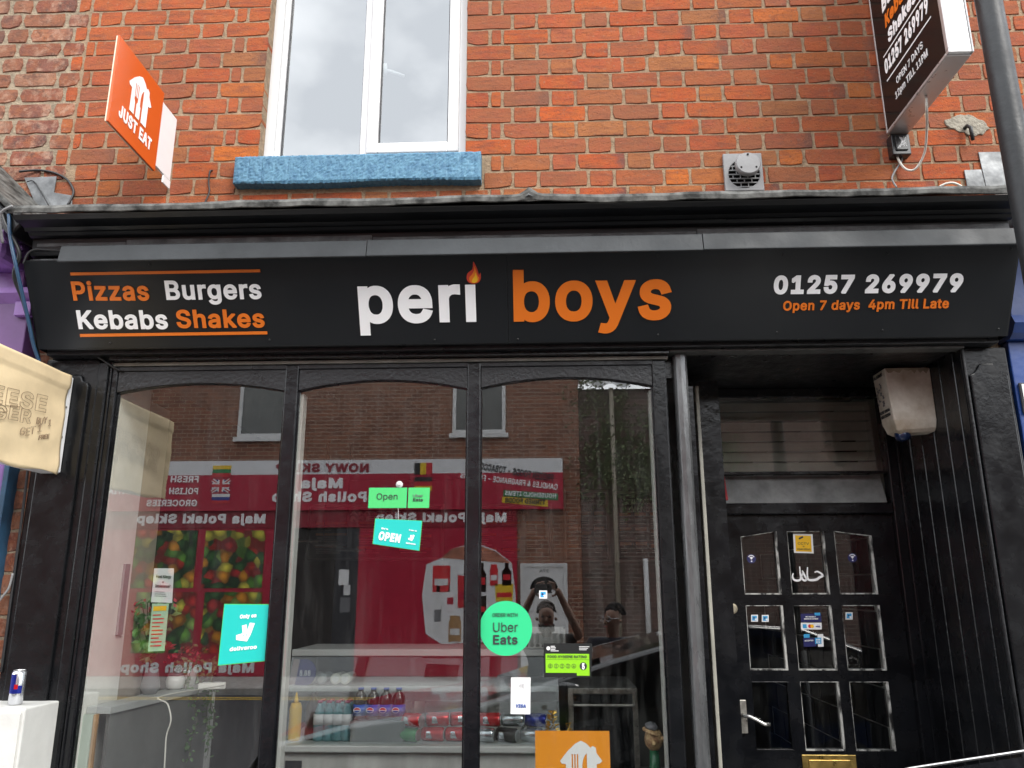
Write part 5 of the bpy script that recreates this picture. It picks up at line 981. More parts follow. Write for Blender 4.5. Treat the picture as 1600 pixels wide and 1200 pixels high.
# alarm sounder high in the doorway
al = thing('alarm_box', 'cream alarm sounder box with a dark blue lens high in the doorway', 'alarm box')
am = MB(); yb0, yb1 = .215, .355
sec = [(2.655, 1.672, 0), (2.40, 1.690, 0), (2.352, 1.705, .012), (2.335, 1.725, .03)]
vs = [p for z, x, k in sec for p in ((x, yb0+k, z), (x, yb1-k, z), (1.8925, yb1-k, z+.012*(k > 0)), (1.8925, yb0+k, z+.012*(k > 0)))]
am.add(vs, [(0, 1, 2, 3), (15, 14, 13, 12)]+[(a+i, a+4+i, a+4+(i+1) % 4, a+(i+1) % 4) for a in (0, 4, 8) for i in range(4)])
am.build('case', 'alarm_cream', al, bevel=.006, seg=3)
MB().lathe([(.036, .02), (.036, -.010), (.030, -.026), (.012, -.034)], (1.748, .275, 2.338), 24).build('lens', 'navy_lens', al, smooth=True)
rs = random.Random(15); gr = MB(); pts = [(1.885, 2.655)]+[(1.885-.014*k, 2.640+rs.uniform(-.014, .008)) for k in range(15)]+[(1.676, 2.655)]
gr.prism([(x, z) for x, z in pts], V((0, .2145, 0)), X_, Z_, YN, 0, .0006).build('grime', 'alarm_dirt', al)
PU = V((0, -1, 0)); PN = V((-1, 0, -.07)).normalized(); PV = V((-.0706, 0, .9975)); PV = V((-.0706, 0, .9975)); PO = V((1.6865, .350, 2.43))
write('ALARMS', PO+PV*.195+PU*.010, PU, PV, PN, .016, 'ink', al, width=.10, bold=35, lift=.0015)
write('01257 424546', PO+PV*.018+PU*.010, PU, PV, PN, .015, 'ink', al, width=.11, bold=30, lift=.0015)
write('0257 222254', PO+PV*-.004+PU*.012, PU, PV, PN, .015, 'ink', al, width=.105, bold=30, lift=.0015)
em = MB(); rs = random.Random(5)
for k in range(13): em.loops([ngon(.05+rs.uniform(-.014, .03), .055+k*.009, .006+rs.uniform(0, .006), 7, .005)], PO, PU, PV, PN, .0015, .0025)
for k in range(6): em.loops([ngon(.02+rs.uniform(-.006, .008), .07+k*.016, .006, 7, .007)], PO, PU, PV, PN, .0015, .0025)
em.build('emblem', 'ink_grey', al)

# ================================================================== NEIGHBOURS
pu = thing('purple_shopfront', 'purple painted shopfront next door with a lead capped console', 'shopfront')
MB().box(-7.5, -2.40, -.13, -.0, 2.62, 2.98).build('fascia', 'purple', pu, bevel=.005)
MB().sweep([(-.0, 3.0), (-.16, 3.0), (-.17, 2.97), (-.15, 2.95), (-.13, 2.93), (0, 2.93)], -7.5, -2.372).build('moulding', 'lilac', pu)
MB().box(-2.45, -2.372, -.16, -.131, 2.86, 2.93).build('moulding', 'lilac', pu, bevel=.004)
MB().sweep([(-.0, 2.66), (-.15, 2.66), (-.165, 2.63), (-.15, 2.59), (-.12, 2.565), (0, 2.55)], -7.5, -2.365).build('moulding', 'lilac', pu)
MB().box(-2.62, -2.425, -.09, 0, .02, 2.56).build('pilaster', 'lilac', pu, bevel=.006)
MB().box(-7.5, -2.47, -.10, 0, 3.005, 3.30).build('fascia', 'lilac', pu, bevel=.01)
MB().box(-7.5, -2.63, -.07, 0, .02, .62).build('stall_riser', 'purple', pu, bevel=.005); MB().box(-7.5, -2.63, -.02, -.014, .62, 2.56).build('pane', 'door_glass', pu); MB().box(-7.5, -2.63, .3, .34, .02, 2.6).build('interior_screen', 'interior_grey', pu)
for x in (-7.4, -5.0): MB().box(x, x+.08, -.05, 0, .62, 2.56).build('mullion', 'lilac', pu, bevel=.005)
# console bracket: scrolls under a sloping lead cap
cb = MB()
for k, (r_, y, z) in enumerate(((.055, -.20, 3.30), (.04, -.26, 3.22), (.035, -.17, 3.20), (.03, -.30, 3.33))):
    cb.lathe([(r_, 0), (r_, .10), (r_*.7, .106), (r_*.5, .10), (r_*.3, .112)], (-2.56, y, z), 16, (1, 0, 0))
cb.build('console_scroll', 'lilac', pu, smooth=False)
MB().box(-2.66, -2.47, -.28, -.02, 3.10, 3.37).build('console', 'lilac', pu, bevel=.03)
cap = MB(); cpts = [A(0, 248, -.36), A(0, 275, -.40), A(62, 322, -.42), A(72, 320, -.30), A(60, 298, -.22)]
cc = MB(); P = [V((-2.76, -.44, 3.66)), V((-2.272, -.44, 3.222)), V((-2.272, -.02, 3.27)), V((-2.76, -.02, 3.74))]
cc.add([*P, *[p-V((.018, 0, .02)) for p in P]], [(0, 1, 2, 3), (7, 6, 5, 4), (0, 4, 5, 1), (1, 5, 6, 2), (2, 6, 7, 3), (3, 7, 4, 0)]); cc.build('lead_cap', 'lead', pu, bevel=.006)
cc = MB(); P = [V((-2.76, -.41, 3.615)), V((-2.30, -.41, 3.20)), V((-2.30, -.02, 3.23)), V((-2.76, -.02, 3.66))]
cc.add([*P, *[p-V((.05, 0, .055)) for p in P]], [(0, 1, 2, 3), (7, 6, 5, 4), (0, 4, 5, 1), (1, 5, 6, 2), (2, 6, 7, 3), (3, 7, 4, 0)]); cc.build('cap_moulding', 'black_satin', pu, bevel=.01)
for pts in ([(37, 277), (88, 275), (80, 322), (56, 322)], [(83, 300), (112, 305), (112, 322), (80, 322)]):
    P = [at(x, y, -.016) for x, y in pts]; MB().prism([(p.x, p.z) for p in P], V((0, 0, 0)), X_, Z_, YN, .008, .014).build('lead_upstand', 'lead_bright', pu, bevel=.002)
# blue edge board, bricks and wires in the gap
gp = thing('edge_board', 'dark blue timber edge strip in the gap beside the purple shopfront', 'board')
MB().box(-2.42, -2.395, -.10, -.0, .02, 2.56).build('strip', mat('edge_blue', (.02, .07, .13), .5, var=.3), gp, bevel=.003)
for k in range(27):                                  # bare bricks showing in the gap
    z = 1.0+k*.0635*1.0; o = bpy.data.objects.new('brick', get_brick(.116, 1)); C.objects.link(o); o.parent = nb; o.location = (-2.365, -.03, z+k*.029); o.scale = (.62, 1, 1)
MB().box(-2.41, -2.318, -.026, .0, .6, 3.0).build('mortar', 'mortar_grey', nb)
cable('cable', 'bundle of black cables running down the left end of the sign board', [A(2, 330, -.42), A(8, 350, -.42), A(30, 395, -.40), A(22, 430, -.36), A(36, 470, -.30), A(50, 520, -.22), A(60, 560, -.12), A(62, 590, -.09)], .009, 'cable_black')
cable('cable', 'dark blue cable strapped beside the black bundle by the sign end', [A(14, 335, -.42), A(16, 370, -.42), A(26, 420, -.40), A(44, 500, -.28), A(54, 545, -.2), A(70, 585, -.10)], .008, 'cable_blue')
cable('cable', 'grey cable curving round the left corner of the cornice', [A(4, 380, -.45), A(0, 345, -.5), A(4, 330, -.52), A(20, 322, -.53)], .006, 'cable_grey')
cable('cable', 'short black cable looped beside the old moulding under the cornice', [A(36, 412, -.38), A(44, 396, -.38), A(56, 390, -.375), A(80, 391, -.372), A(113, 392, -.37)], .005, 'cable_black')
cable('cable', 'black cable clipped across the top of the left pilaster', [A(88, 552, -.09), A(120, 552, -.085), A(146, 555, -.085), A(160, 562, -.085), A(176, 573, -.08), A(187, 579, -.068)], .0055, 'cable_black')
cable('cable', 'black cable running down the brick gap beside the left pilaster', [A(47, 700, -.07), A(38, 780, -.07), A(26, 870, -.07), A(14, 960, -.07), A(2, 1050, -.07)], .006, 'cable_black')
cable('cable', 'pale grey cable drooping across the brick gap near the meter cabinet', [A(-6, 945, -.08), A(4, 932, -.08), A(14, 918, -.08), A(20, 896, -.08)], .005, 'cable_grey')
bl = thing('blue_shopfront', 'royal blue shopfront next door beyond the right pilaster', 'shopfront')
MB().box(2.115, 2.45, -.06, 0, .02, 2.70).build('pilaster', 'royal_blue', bl, bevel=.005)
MB().sweep([(0, 2.80), (-.13, 2.80), (-.15, 2.76), (-.12, 2.72), (-.09, 2.70), (0, 2.70)], 2.108, 7.0).build('moulding', 'royal_blue', bl)
MB().box(2.12, 7.0, -.11, 0, 2.80, 3.20).build('fascia', 'royal_blue', bl, bevel=.005)
MB().box(2.10, 7.0, -.5, -.02, 3.25, 3.30).build('cornice', 'alloy', bl, bevel=.01)
MB().box(2.46, 7.0, -.06, 0, .02, .62).build('stall_riser', 'royal_blue', bl, bevel=.005); MB().box(2.46, 7.0, -.02, -.014, .62, 2.70).build('pane', 'door_glass', bl); MB().box(2.46, 7.0, .3, .34, .02, 2.7).build('interior_screen', 'interior_grey', bl)
for x in (4.2, 6.9): MB().box(x, x+.08, -.05, 0, .62, 2.70).build('mullion', 'royal_blue', bl, bevel=.005)
cc = MB(); P = [V((2.02, -.42, 3.245)), V((2.35, -.42, 3.50)), V((2.35, -.02, 3.58)), V((2.02, -.02, 3.30))]
cc.add([*P, *[p-V((-.02, 0, .05)) for p in P]], [(0, 1, 2, 3), (7, 6, 5, 4), (0, 4, 5, 1), (1, 5, 6, 2), (2, 6, 7, 3), (3, 7, 4, 0)]); cc.build('lead_cap', 'lead', bl, bevel=.006)
ns = thing('notice_board', 'white notice panel with dark edge fixed to the blue shopfront', 'sign')
p = at(1591, 598, -.07)
MB().box(p.x, p.x+.4, -.075, -.062, 2.36, p.z).build('backing', 'ink', ns, bevel=.006); MB().box(p.x+.008, p.x+.39, -.079, -.0755, 2.37, p.z-.008).build('panel', 'sign_white', ns, bevel=.003)

# paper covered projecting sign at the left edge
ps = thing('paper_sign', 'handwritten brown paper offer taped over a white projecting sign', 'projecting sign')
xp = -2.166; ya, yb, z0, z1 = -.95, -.085, 2.13, 2.575
MB().box(xp-.09, xp-.004, ya, yb, z0, z1).build('casing', 'sign_white', ps, bevel=.004)
MB().box(xp-.0035, xp, yb-.052, yb-.001, z0+.004, z1).build('edge_strip', 'sign_white', ps, bevel=.001)
for z in (2.19, 2.29, 2.43, 2.53): MB().lathe([(.006, 0), (.005, .003)], (xp, yb-.028, z), 10, (1, 0, 0)).build('rivet', 'steel_dull', ps)
pm_ = MB(); nu, nv = 60, 40; vs = []; rs = random.Random(3)
for i in range(nu+1):
    for k in range(nv+1):
        u, v_ = i/nu, k/nv; y = yb-.045+.012*sin(v_*9)*.4-u*.86; z = z0-.012+.008*sin(u*15)*(v_ < .02)+v_*(z1-z0+.012)
        b_ = .006+.0022*sin(u*11+v_*5)+.0012*sin(v_*23+u*7)+(.008*max(0, 1-u*12))*sin(v_*7+1)**2
        if v_ > .86: b_ += .006
        vs.append((xp+b_, y, z))
pm_.add(vs, [(i*(nv+1)+k, (i+1)*(nv+1)+k, (i+1)*(nv+1)+k+1, i*(nv+1)+k+1) for i in range(nu) for k in range(nv)])
pm_.build('paper', 'kraft', ps, smooth=True).modifiers.new('thick', 'SOLIDIFY').thickness = .002
TO = V((xp+.016, 0, 0)); TU = V((0, 1, 0)); TN = X_
def pp_at(px, py): p = hit(px, py, TO, TN); return p.y, p.z
def pen(text, bl, br, top, outline=True, r=.0010):
    u0, v0 = pp_at(*bl); u1, v1 = pp_at(*br); _, vt = pp_at(bl[0], top); cap = abs(vt-v0)
    g, wd = layout(text, cap, 26 if outline else 0); k = (u1-u0)/wd; mb = MB(); rr = random.Random(len(text))
    for ch, ls in g:
        jy = rr.uniform(-.006, .006)
        for l in ls:
            l = [(x*k+rr.uniform(-.0008, .0008), y+jy) for x, y in l]
            mb.tube([TO-X_*.003+TU*(u0+x)+Z_*(v0+y+(v1-v0)*(x/(u1-u0))) for x, y in l+[l[0]]], r if outline else r*.8, 5)
    mb.build('handwriting', 'pen', ps)
pen('CHEESE', (-84, 612), (74, 645), 580)
pen('BURGER', (-84, 640), (49, 661), 614)
pen('BUY 1', (57, 663), (81, 664), 652, False); pen('GET 1', (31, 681), (66, 676), 668, False); pen('FREE', (61, 686), (78, 683), 679, False)
mbx = thing('meter_cabinet', 'white metal meter cabinet low on the left pilaster', 'cabinet')
MB().box(-2.62, -2.04, -.30, -.067, .62, 1.17).build('case', 'white_paint', mbx, bevel=.006)
MB().box(-2.61, -2.052, -.309, -.3005, .63, 1.156).build('cabinet_door', 'white_paint', mbx, bevel=.004)
cp_ = at(25, 1090, -.2)
dc = thing('drink_can', 'crumpled blue and silver drinks can standing on the white meter cabinet', 'can')
c0 = V((cp_.x, -.2, 1.1705)); MB().lathe([(.022, 0), (.0265, .006), (.0265, .122), (.022, .131)], c0, 28).build('body', 'can_silver', dc, smooth=True)
MB().lathe([(.0225, .1305), (.023, .134), (.021, .134), (.020, .131)], c0, 24).build('rim', 'steel', dc)
pt_ = MB()
for a0, a1, z0, z1 in ((-.9, .25, .045, .118), (.25, 1.2, .045, .075)):
    n = 8; pts = [(c0.x+.0272*sin(a0+(a1-a0)*k/n), c0.y-.0272*cos(a0+(a1-a0)*k/n)) for k in range(n+1)]
    pt_.add([(x, y, c0.z+z0) for x, y in pts]+[(x, y, c0.z+z1) for x, y in pts], [(k, k+1, n+2+k, n+1+k) for k in range(n)])
pt_.build('blue_print', 'can_blue', dc)
pt_ = MB(); pts = [(c0.x+.0276*sin(.1+.5*k/6), c0.y-.0276*cos(.1+.5*k/6)) for k in range(7)]
pt_.add([(x, y, c0.z+.062) for x, y in pts]+[(x, y, c0.z+.08) for x, y in pts], [(k, k+1, 8+k, 7+k) for k in range(6)]); pt_.build('red_print', 'can_red', dc)
# ================================================================== STICKERS AND CARDS ON THE GLASS
def card(name, label, cat, corners, Yp, mt, thick=.0012, group=None, border=None):
    """corners: photo pixels TL TR BR BL on the plane Y=Yp; -> thing, origin at BL, U, V, width, height"""
    P = [at(x, y, Yp) for x, y in corners]
    t = thing(name, label, cat, group)
    O = P[3]; U = (P[2]-P[3]); wd = U.length; U = U.normalized(); Vv = (P[0]-P[3]); Vv = (Vv-U*Vv.dot(U)*0); ht = Vv.length; Vv = Vv.normalized()
    q = [(p.x, p.z) for p in P][::-1]
    if border:
        MB().prism(q, V((0, Yp, 0)), X_, Z_, YN, 0, thick).build('border', border, t)
        c = sum((V(a) for a in q), V((0, 0)))/4; q2 = [tuple(c+(V(a)-c)*.972) for a in q]
        MB().prism(q2, V((0, Yp, 0)), X_, Z_, YN, thick, thick+.0006).build('card', mt, t)
    else: MB().prism(q, V((0, Yp, 0)), X_, Z_, YN, 0, thick).build('card', mt, t)
    return t, O+YN*(thick+.0004), U, Vv, wd, ht
YS = GY-.0008
def roo(O, U, Vv, s, parent, mt='letter_white'):
    pts = [(.0, .42), (.30, .48), (.36, .52), (.28, .92), (.55, .96), (.62, .62), (.72, 1.04), (1.02, .98), (.84, .38), (.66, .02), (.02, .16)]
    MB().loops([[(x*s, y*s) for x, y in pts[::-1]]], O, U, Vv, YN, .001, .0016).build('logo', mt, parent)
    for x in (.44, .60): MB().loops([ngon(x*s, .38*s, .035*s, 10)], O, U, Vv, YN, .0018, .0022).build('eye', 'sticker_teal', parent)
t, O, U, Vv, wd, ht = card('window_card', 'teal delivery card with white kangaroo logo in the left pane', 'card', [(350.5, 943.5), (421.5, 944), (414.5, 1033), (340.5, 1040)], YS, 'sticker_teal', border='sticker_lightgreen')
write('Only on', O+U*wd*.37+Vv*ht*.73, U, Vv, YN, ht*.065, 'letter_white', t, width=wd*.36, bold=45)
roo(O+U*wd*.33+Vv*ht*.34, U, Vv, wd*.37, t)
write('deliveroo', O+U*wd*.22+Vv*ht*.215, U, Vv, YN, ht*.065, 'letter_white', t, width=wd*.58, bold=32)
t, O, U, Vv, wd, ht = card('window_card', 'green Open card hanging from a suction hook in the middle pane', 'card', [(576.8, 762.2), (636.4, 762), (634.7, 793.8), (575.2, 794)], YS, 'sticker_lightgreen', border='sticker_green')
write('Open', O+U*wd*.20+Vv*ht*.42, U, Vv, YN, ht*.30, 'ink', t, width=wd*.58, bold=3)
P = [at(x, y, YS) for x, y in ((638.5, 762), (671.8, 762), (670.5, 793.6), (637, 793.8))][::-1]
MB().prism([(p.x, p.z) for p in P], V((0, YS, 0)), X_, Z_, YN, 0, .0015).build('second_card', 'sticker_lightgreen', t)
write('Uber', P[0]+X_*.022+Z_*.048+YN*.002, X_, Z_, YN, .013, 'ink_grey', t, width=.046, bold=0); write('Eats', P[0]+X_*.022+Z_*.03+YN*.002, X_, Z_, YN, .013, 'ink', t, width=.046, bold=18)
MB().lathe([(.016, 0), (.012, .004), (.006, .007), (.005, .012)], at(624, 757, YS), 18, (0, -1, 0)).build('suction_cup', 'clear_plastic', t)
MB().tube([at(622, 794, YS), at(623, 812, YS)], .0012, 5).build('string', 'clear_plastic', t)
t, O, U, Vv, wd, ht = card('window_card', 'tilted teal card reading OPEN, hung beneath the green card', 'card', [(586.2, 810.2), (659.9, 813.7), (655.5, 860.8), (582.2, 850)], YS, 'sticker_teal', border='sticker_lightgreen')
write("We're", O+U*wd*.15+Vv*ht*.62, U, Vv, YN, ht*.075, 'letter_white', t, width=wd*.15, bold=30, slant=.15)
write('OPEN', O+U*wd*.10+Vv*ht*.20, U, Vv, YN, ht*.34, 'letter_white', t, width=wd*.48, bold=45, slant=.2)
roo(O+U*wd*.74+Vv*ht*.33, U, Vv, wd*.13, t)
write('deliveroo', O+U*wd*.70+Vv*ht*.20, U, Vv, YN, ht*.07, 'letter_white', t, width=wd*.21, bold=30); write('Order on', O+U*wd*.74+Vv*ht*.72, U, Vv, YN, ht*.06, 'letter_white', t, width=wd*.17, bold=30)
t = thing('round_sticker', 'large round green order sticker on the right hand pane', 'sticker')
c = at(790.5, 981.5, YS); rr = (at(831.7, 981, YS).x-at(749.6, 981, YS).x)/2
MB().prism(ngon(c.x, c.z, rr, 56), V((0, YS, 0)), X_, Z_, YN, 0, .0012).build('disc', 'sticker_green', t)
O = c+YN*.0016
write('ORDER WITH', O+X_*(-rr*.52)+Z_*rr*.42, X_, Z_, YN, rr*.13, 'ink', t, width=rr*.98, bold=2)
write('Uber', O+X_*(-rr*.52)+Z_*(-rr*.13), X_, Z_, YN, rr*.34, 'ink', t, width=rr*.98, bold=4); write('Eats', O+X_*(-rr*.52)+Z_*(-rr*.58), X_, Z_, YN, rr*.34, 'ink', t, width=rr*.98, bold=22)
t, O, U, Vv, wd, ht = card('hygiene_sticker', 'black and lime food hygiene rating sticker with a circled five', 'sticker', [(849.3, 1005), (925, 1005.5), (923.5, 1058.5), (849.8, 1058)], YS, 'sticker_black')
MB().obox(O, U, Vv, YN, wd*.04, wd*.97, ht*.13, ht*.69, .0, .0008).build('panel', 'rating_green', t)
MB().obox(O, U, Vv, YN, wd*.70, wd*.97, ht*.05, ht*.1295, .0, .0008).build('panel', 'rating_green', t)
write('FOOD HYGIENE RATING', O+U*wd*.08+Vv*ht*.57, U, Vv, YN, ht*.075, 'ink', t, width=wd*.84, bold=12, lift=.001)
MB().obox(O, U, Vv, YN, wd*.05, wd*.96, ht*.52, ht*.526, .0008, .0012).build('line', 'ink', t)
for k, d in enumerate('01234'):
    cx = wd*(.14+.125*k); m_ = MB(); m_.loops([ngon(cx, ht*.33, wd*.047, 18), ngon(cx, ht*.33, wd*.040, 18)[::-1]], O, U, Vv, YN, .001, .0014)
    write(d, O+U*(cx-wd*.016)+Vv*ht*.285, U, Vv, YN, ht*.09, 'ink', t, width=wd*.032, bold=0, mb=m_); m_.build('digit', 'ink', t)
MB().loops([ngon(wd*.84, ht*.33, wd*.078, 24)], O, U, Vv, YN, .001, .0014).build('dot', 'ink', t)
write('5', O+U*wd*.805+Vv*ht*.24, U, Vv, YN, ht*.18, 'letter_white', t, width=wd*.07, bold=34, lift=.0018)
MB().loops([ngon(wd*.10, ht*.85, wd*.04, 16)], O, U, Vv, YN, .0004, .0008).build('emblem', 'sticker_white', t)
m_ = MB()
for k, (a, b) in enumerate(((.15, .24), (.15, .26), (.15, .25), (.15, .32))): m_.obox(O, U, Vv, YN, wd*a, wd*b, ht*(.90-.045*k), ht*(.92-.045*k), .0004, .0008)
for k in range(3): m_.obox(O, U, Vv, YN, wd*.76, wd*(.98-.03*k), ht*(.895-.045*k), ht*(.91-.045*k), .0004, .0008)
tag(m_.build('small_print', 'sticker_white', t), kind='stuff')
t, O, U, Vv, wd, ht = card('payment_sticker', 'tall white contactless payment sticker below the round green sticker', 'sticker', [(798.5, 1058.5), (829, 1058.5), (828.5, 1116), (797.8, 1115.5)], YS, 'sticker_white')
write('VISA', O+U*wd*.24+Vv*ht*.18, U, Vv, YN, ht*.095, 'visa_blue', t, width=wd*.54, bold=38, slant=.15)
m_ = MB()
for k in range(4):
    pa = [(wd*(.40+.055*k)+.0035*(1+.5*k)*cos(a), ht*.77+.0065*(1+.42*k)*sin(a)) for a in [-.9+1.8*i/8 for i in range(9)]]
    m_.tube([O+U*x+Vv*y+YN*.001 for x, y in pa], .0008, 4)
m_.build('contactless_mark', 'ink_grey', t)
m_ = MB()
for k in range(3): m_.obox(O, U, Vv, YN, wd*.26, wd*.74, ht*(.57-.06*k), ht*(.585-.06*k), .0002, .0006)
tag(m_.build('small_print', mat('pale_blue', (.55, .66, .72), .5), t), kind='stuff')
def square_sticker(px, py, s, Yp, label, group='small blue payment stickers'):
    t, O, U, Vv, wd, ht = card('payment_sticker', label, 'sticker', [(px-s, py-s*1.02), (px+s, py-s*1.02), (px+s, py+s), (px-s, py+s)], Yp, 'sticker_white', group=group, thick=.0008)
    MB().obox(O, U, Vv, YN, wd*.16, wd*.84, ht*.16, ht*.84, .0, .0006).build('emblem', 'sticker_blue', t)
    MB().loops([[(wd*.62, ht*.2), (wd*.8, ht*.2), (wd*.8, ht*.5), (wd*.5, ht*.42)], ][:1], O, U, Vv, YN, .0008, .0012).build('mark', 'sticker_white', t)
    MB().loops([ngon(wd*.42, ht*.55, wd*.13, 12)], O, U, Vv, YN, .0008, .0012).build('mark', 'sticker_navy', t)
square_sticker(848.7, 929, 6.2, YS, 'small white and blue square sticker above the hygiene rating')
YP = YD+.0192
square_sticker(1178.9, 966, 5.4, YP, 'blue square payment sticker, first of two in the left middle door pane')
square_sticker(1195.7, 966.3, 5.4, YP, 'blue square payment sticker, second of two in the left middle door pane')
square_sticker(1326.6, 962.5, 5.6, YP, 'blue square payment sticker alone in the right middle door pane')
t, O, U, Vv, wd, ht = card('warning_sticker', 'yellow camera warning sticker on the top middle door pane', 'sticker', [(1239, 834), (1269.5, 834.5), (1271.5, 864.8), (1240.6, 863.8)], YP, 'sticker_white', thick=.0008)
MB().obox(O, U, Vv, YN, wd*.1, wd*.9, ht*.08, ht*.92, 0, .0006).build('panel', 'sticker_yellow', t)
MB().obox(O+U*wd*.30+Vv*ht*.70, (U+Vv*.5).normalized(), (Vv-U*.5).normalized(), YN, 0, wd*.24, 0, ht*.09, .0008, .0012).build('camera_symbol', 'ink', t)
write('CCTV', O+U*wd*.2+Vv*ht*.44, U, Vv, YN, ht*.12, 'ink', t, width=wd*.58, bold=4, lift=.0009); write('in', O+U*wd*.45+Vv*ht*.31, U, Vv, YN, ht*.09, 'ink', t, width=wd*.1, bold=4, lift=.0009); write('operation', O+U*wd*.16+Vv*ht*.16, U, Vv, YN, ht*.11, 'ink', t, width=wd*.68, bold=4, lift=.0009)
t = thing('halal_decal', 'white Arabic script decal on the top middle door pane', 'decal')
def stroke(mb, pts, w0, w1, Yp):
    P = [at(1220+x/5.712, 820+y/5.712, Yp) for x, y in pts]; out = []
    for i in range(len(P)-1):
        a, b, c, d = P[max(i-1, 0)], P[i], P[i+1], P[min(i+2, len(P)-1)]
        for k in range(5):
            q = k/5; out.append(.5*((2*b)+(-a+c)*q+(2*a-5*b+4*c-d)*q*q+(-a+3*b-3*c+d)*q**3))
    out.append(P[-1]); n = len(out); L_, R2 = [], []
    for i, p in enumerate(out):
        d = (out[min(i+1, n-1)]-out[max(i-1, 0)]).normalized(); s_ = V((d.z, 0, -d.x)); wd = (w0+(w1-w0)*i/(n-1))*(.45+.55*sin(pi*min(1, (i+1)/n*1.0)))
        L_.append(p+s_*wd); R2.append(p-s_*wd)
    mb.add([q+YN*.001 for q in L_+R2], [(i, i+1, n+i+1, n+i) for i in range(n-1)])
m_ = MB()
stroke(m_, [(300, 425), (330, 418), (374, 450), (345, 470), (318, 488), (270, 494), (244, 484), (236, 440), (238, 378)], .0062, .006, YP)
stroke(m_, [(238, 484), (210, 497), (186, 470), (196, 418)], .006, .0045, YP); stroke(m_, [(190, 408), (212, 452), (232, 492)], .0052, .005, YP)
stroke(m_, [(168, 372), (172, 430), (178, 482), (150, 497), (116, 488), (104, 458), (112, 432)], .005, .0062, YP)
m_.build('script', 'letter_white', t)
for px, py, lab in ((1174, 873, 'round navy wifi sticker in the top left door pane'), (1331.8, 871.5, 'round navy wifi sticker in the top right door pane')):
    t = thing('wifi_sticker', lab, 'sticker', 'round wifi stickers on the door'); c = at(px, py, YP); r_ = .0235
    MB().prism(ngon(c.x, c.z, r_, 28), V((0, YP, 0)), X_, Z_, YN, 0, .0008).build('disc', 'sticker_navy', t)
    m_ = MB()
    m_.loops([[(.8*r_*cos(a), .8*r_*sin(a)) for a in [.5+2.1*k/12 for k in range(13)]]+[(.62*r_*cos(a), .62*r_*sin(a)) for a in [2.6-2.1*k/12 for k in range(13)]]], c+YN*.001, X_, Z_, YN, 0, .0005)
    m_.loops([[(0, -.25*r_), (.4*r_, .28*r_), (0, .42*r_), (-.4*r_, .28*r_)]], c+YN*.001, X_, Z_, YN, 0, .0005); m_.loops([ngon(0, -.55*r_, .17*r_, 10)], c+YN*.001, X_, Z_, YN, 0, .0005)
    m_.build('wifi_mark', 'letter_white', t)
t, O, U, Vv, wd, ht = card('payment_sticker', 'wide navy payment notice over a strip of card logos, centre door pane', 'sticker', [(1251, 959), (1282.6, 958.6), (1283.6, 971.6), (1251.8, 971.8)], YP, 'sticker_navy', thick=.0008)
write('WE PROUDLY', O+U*wd*.22+Vv*ht*.55, U, Vv, YN, ht*.15, 'letter_white', t, width=wd*.5, bold=30); write('AMERICAN EXPRESS', O+U*wd*.14+Vv*ht*.30, U, Vv, YN, ht*.15, 'letter_white', t, width=wd*.7, bold=30)
MB().obox(O, U, Vv, YN, wd*.68, wd*.95, ht*.78, ht*1.12, .0004, .001).build('card_symbol', 'sticker_blue', t)
q = [at(x, y, YP) for x, y in ((1251.5, 983.6), (1284, 983.4), (1283.7, 973), (1251.3, 973))]
MB().prism([(p.x, p.z) for p in q], V((0, YP, 0)), X_, Z_, YN, 0, .0008).build('logo_strip', 'sticker_white', t)
b = q[0]+YN*.001
MB().obox(b, X_, Z_, YN, .010, .030, .006, .026, 0, .0005).build('emblem', 'sticker_blue', t)
MB().loops([ngon(.046, .016, .009, 14)], b, X_, Z_, YN, 0, .0005).build('emblem', 'sticker_red', t); MB().loops([ngon(.057, .016, .009, 14)], b, X_, Z_, YN, .0006, .001).build('emblem', 'sticker_yellow', t)
write('VISA', b+X_*.075+Z_*.012, X_, Z_, YN, .007, 'visa_blue', t, width=.022, bold=20)
t, O, U, Vv, wd, ht = card('payment_sticker', 'navy and white payment sticker with blue card, lower on the centre door pane', 'sticker', [(1255, 997), (1275, 996.5), (1275.6, 1010), (1255.6, 1010.6)], YP, 'sticker_navy', thick=.0008)
MB().obox(O, U, Vv, YN, wd*.05, wd*.5, ht*1.03, ht*1.45, .0, .0008).build('card_symbol', 'sticker_blue', t)
MB().obox(O, U, Vv, YN, wd*1.12, wd*1.56, ht*-.05, ht*1.4, .0, .0008).build('white_tab', 'sticker_white', t)
MB().obox(O, U, Vv, YN, wd*.9, wd*1.4, ht*.28, ht*1.0, .001, .0014).build('card_symbol', 'sticker_blue', t)
write('AM', O+U*wd*.98+Vv*ht*.68, U, Vv, YN, ht*.2, 'letter_white', t, width=wd*.34, bold=20, lift=.0018); write('EX', O+U*wd*.98+Vv*ht*.38, U, Vv, YN, ht*.2, 'letter_white', t, width=wd*.34, bold=20, lift=.0018)
write('ACCEPTED', O+U*wd*.08+Vv*ht*.62, U, Vv, YN, ht*.16, 'letter_white', t, width=wd*.7, bold=25)

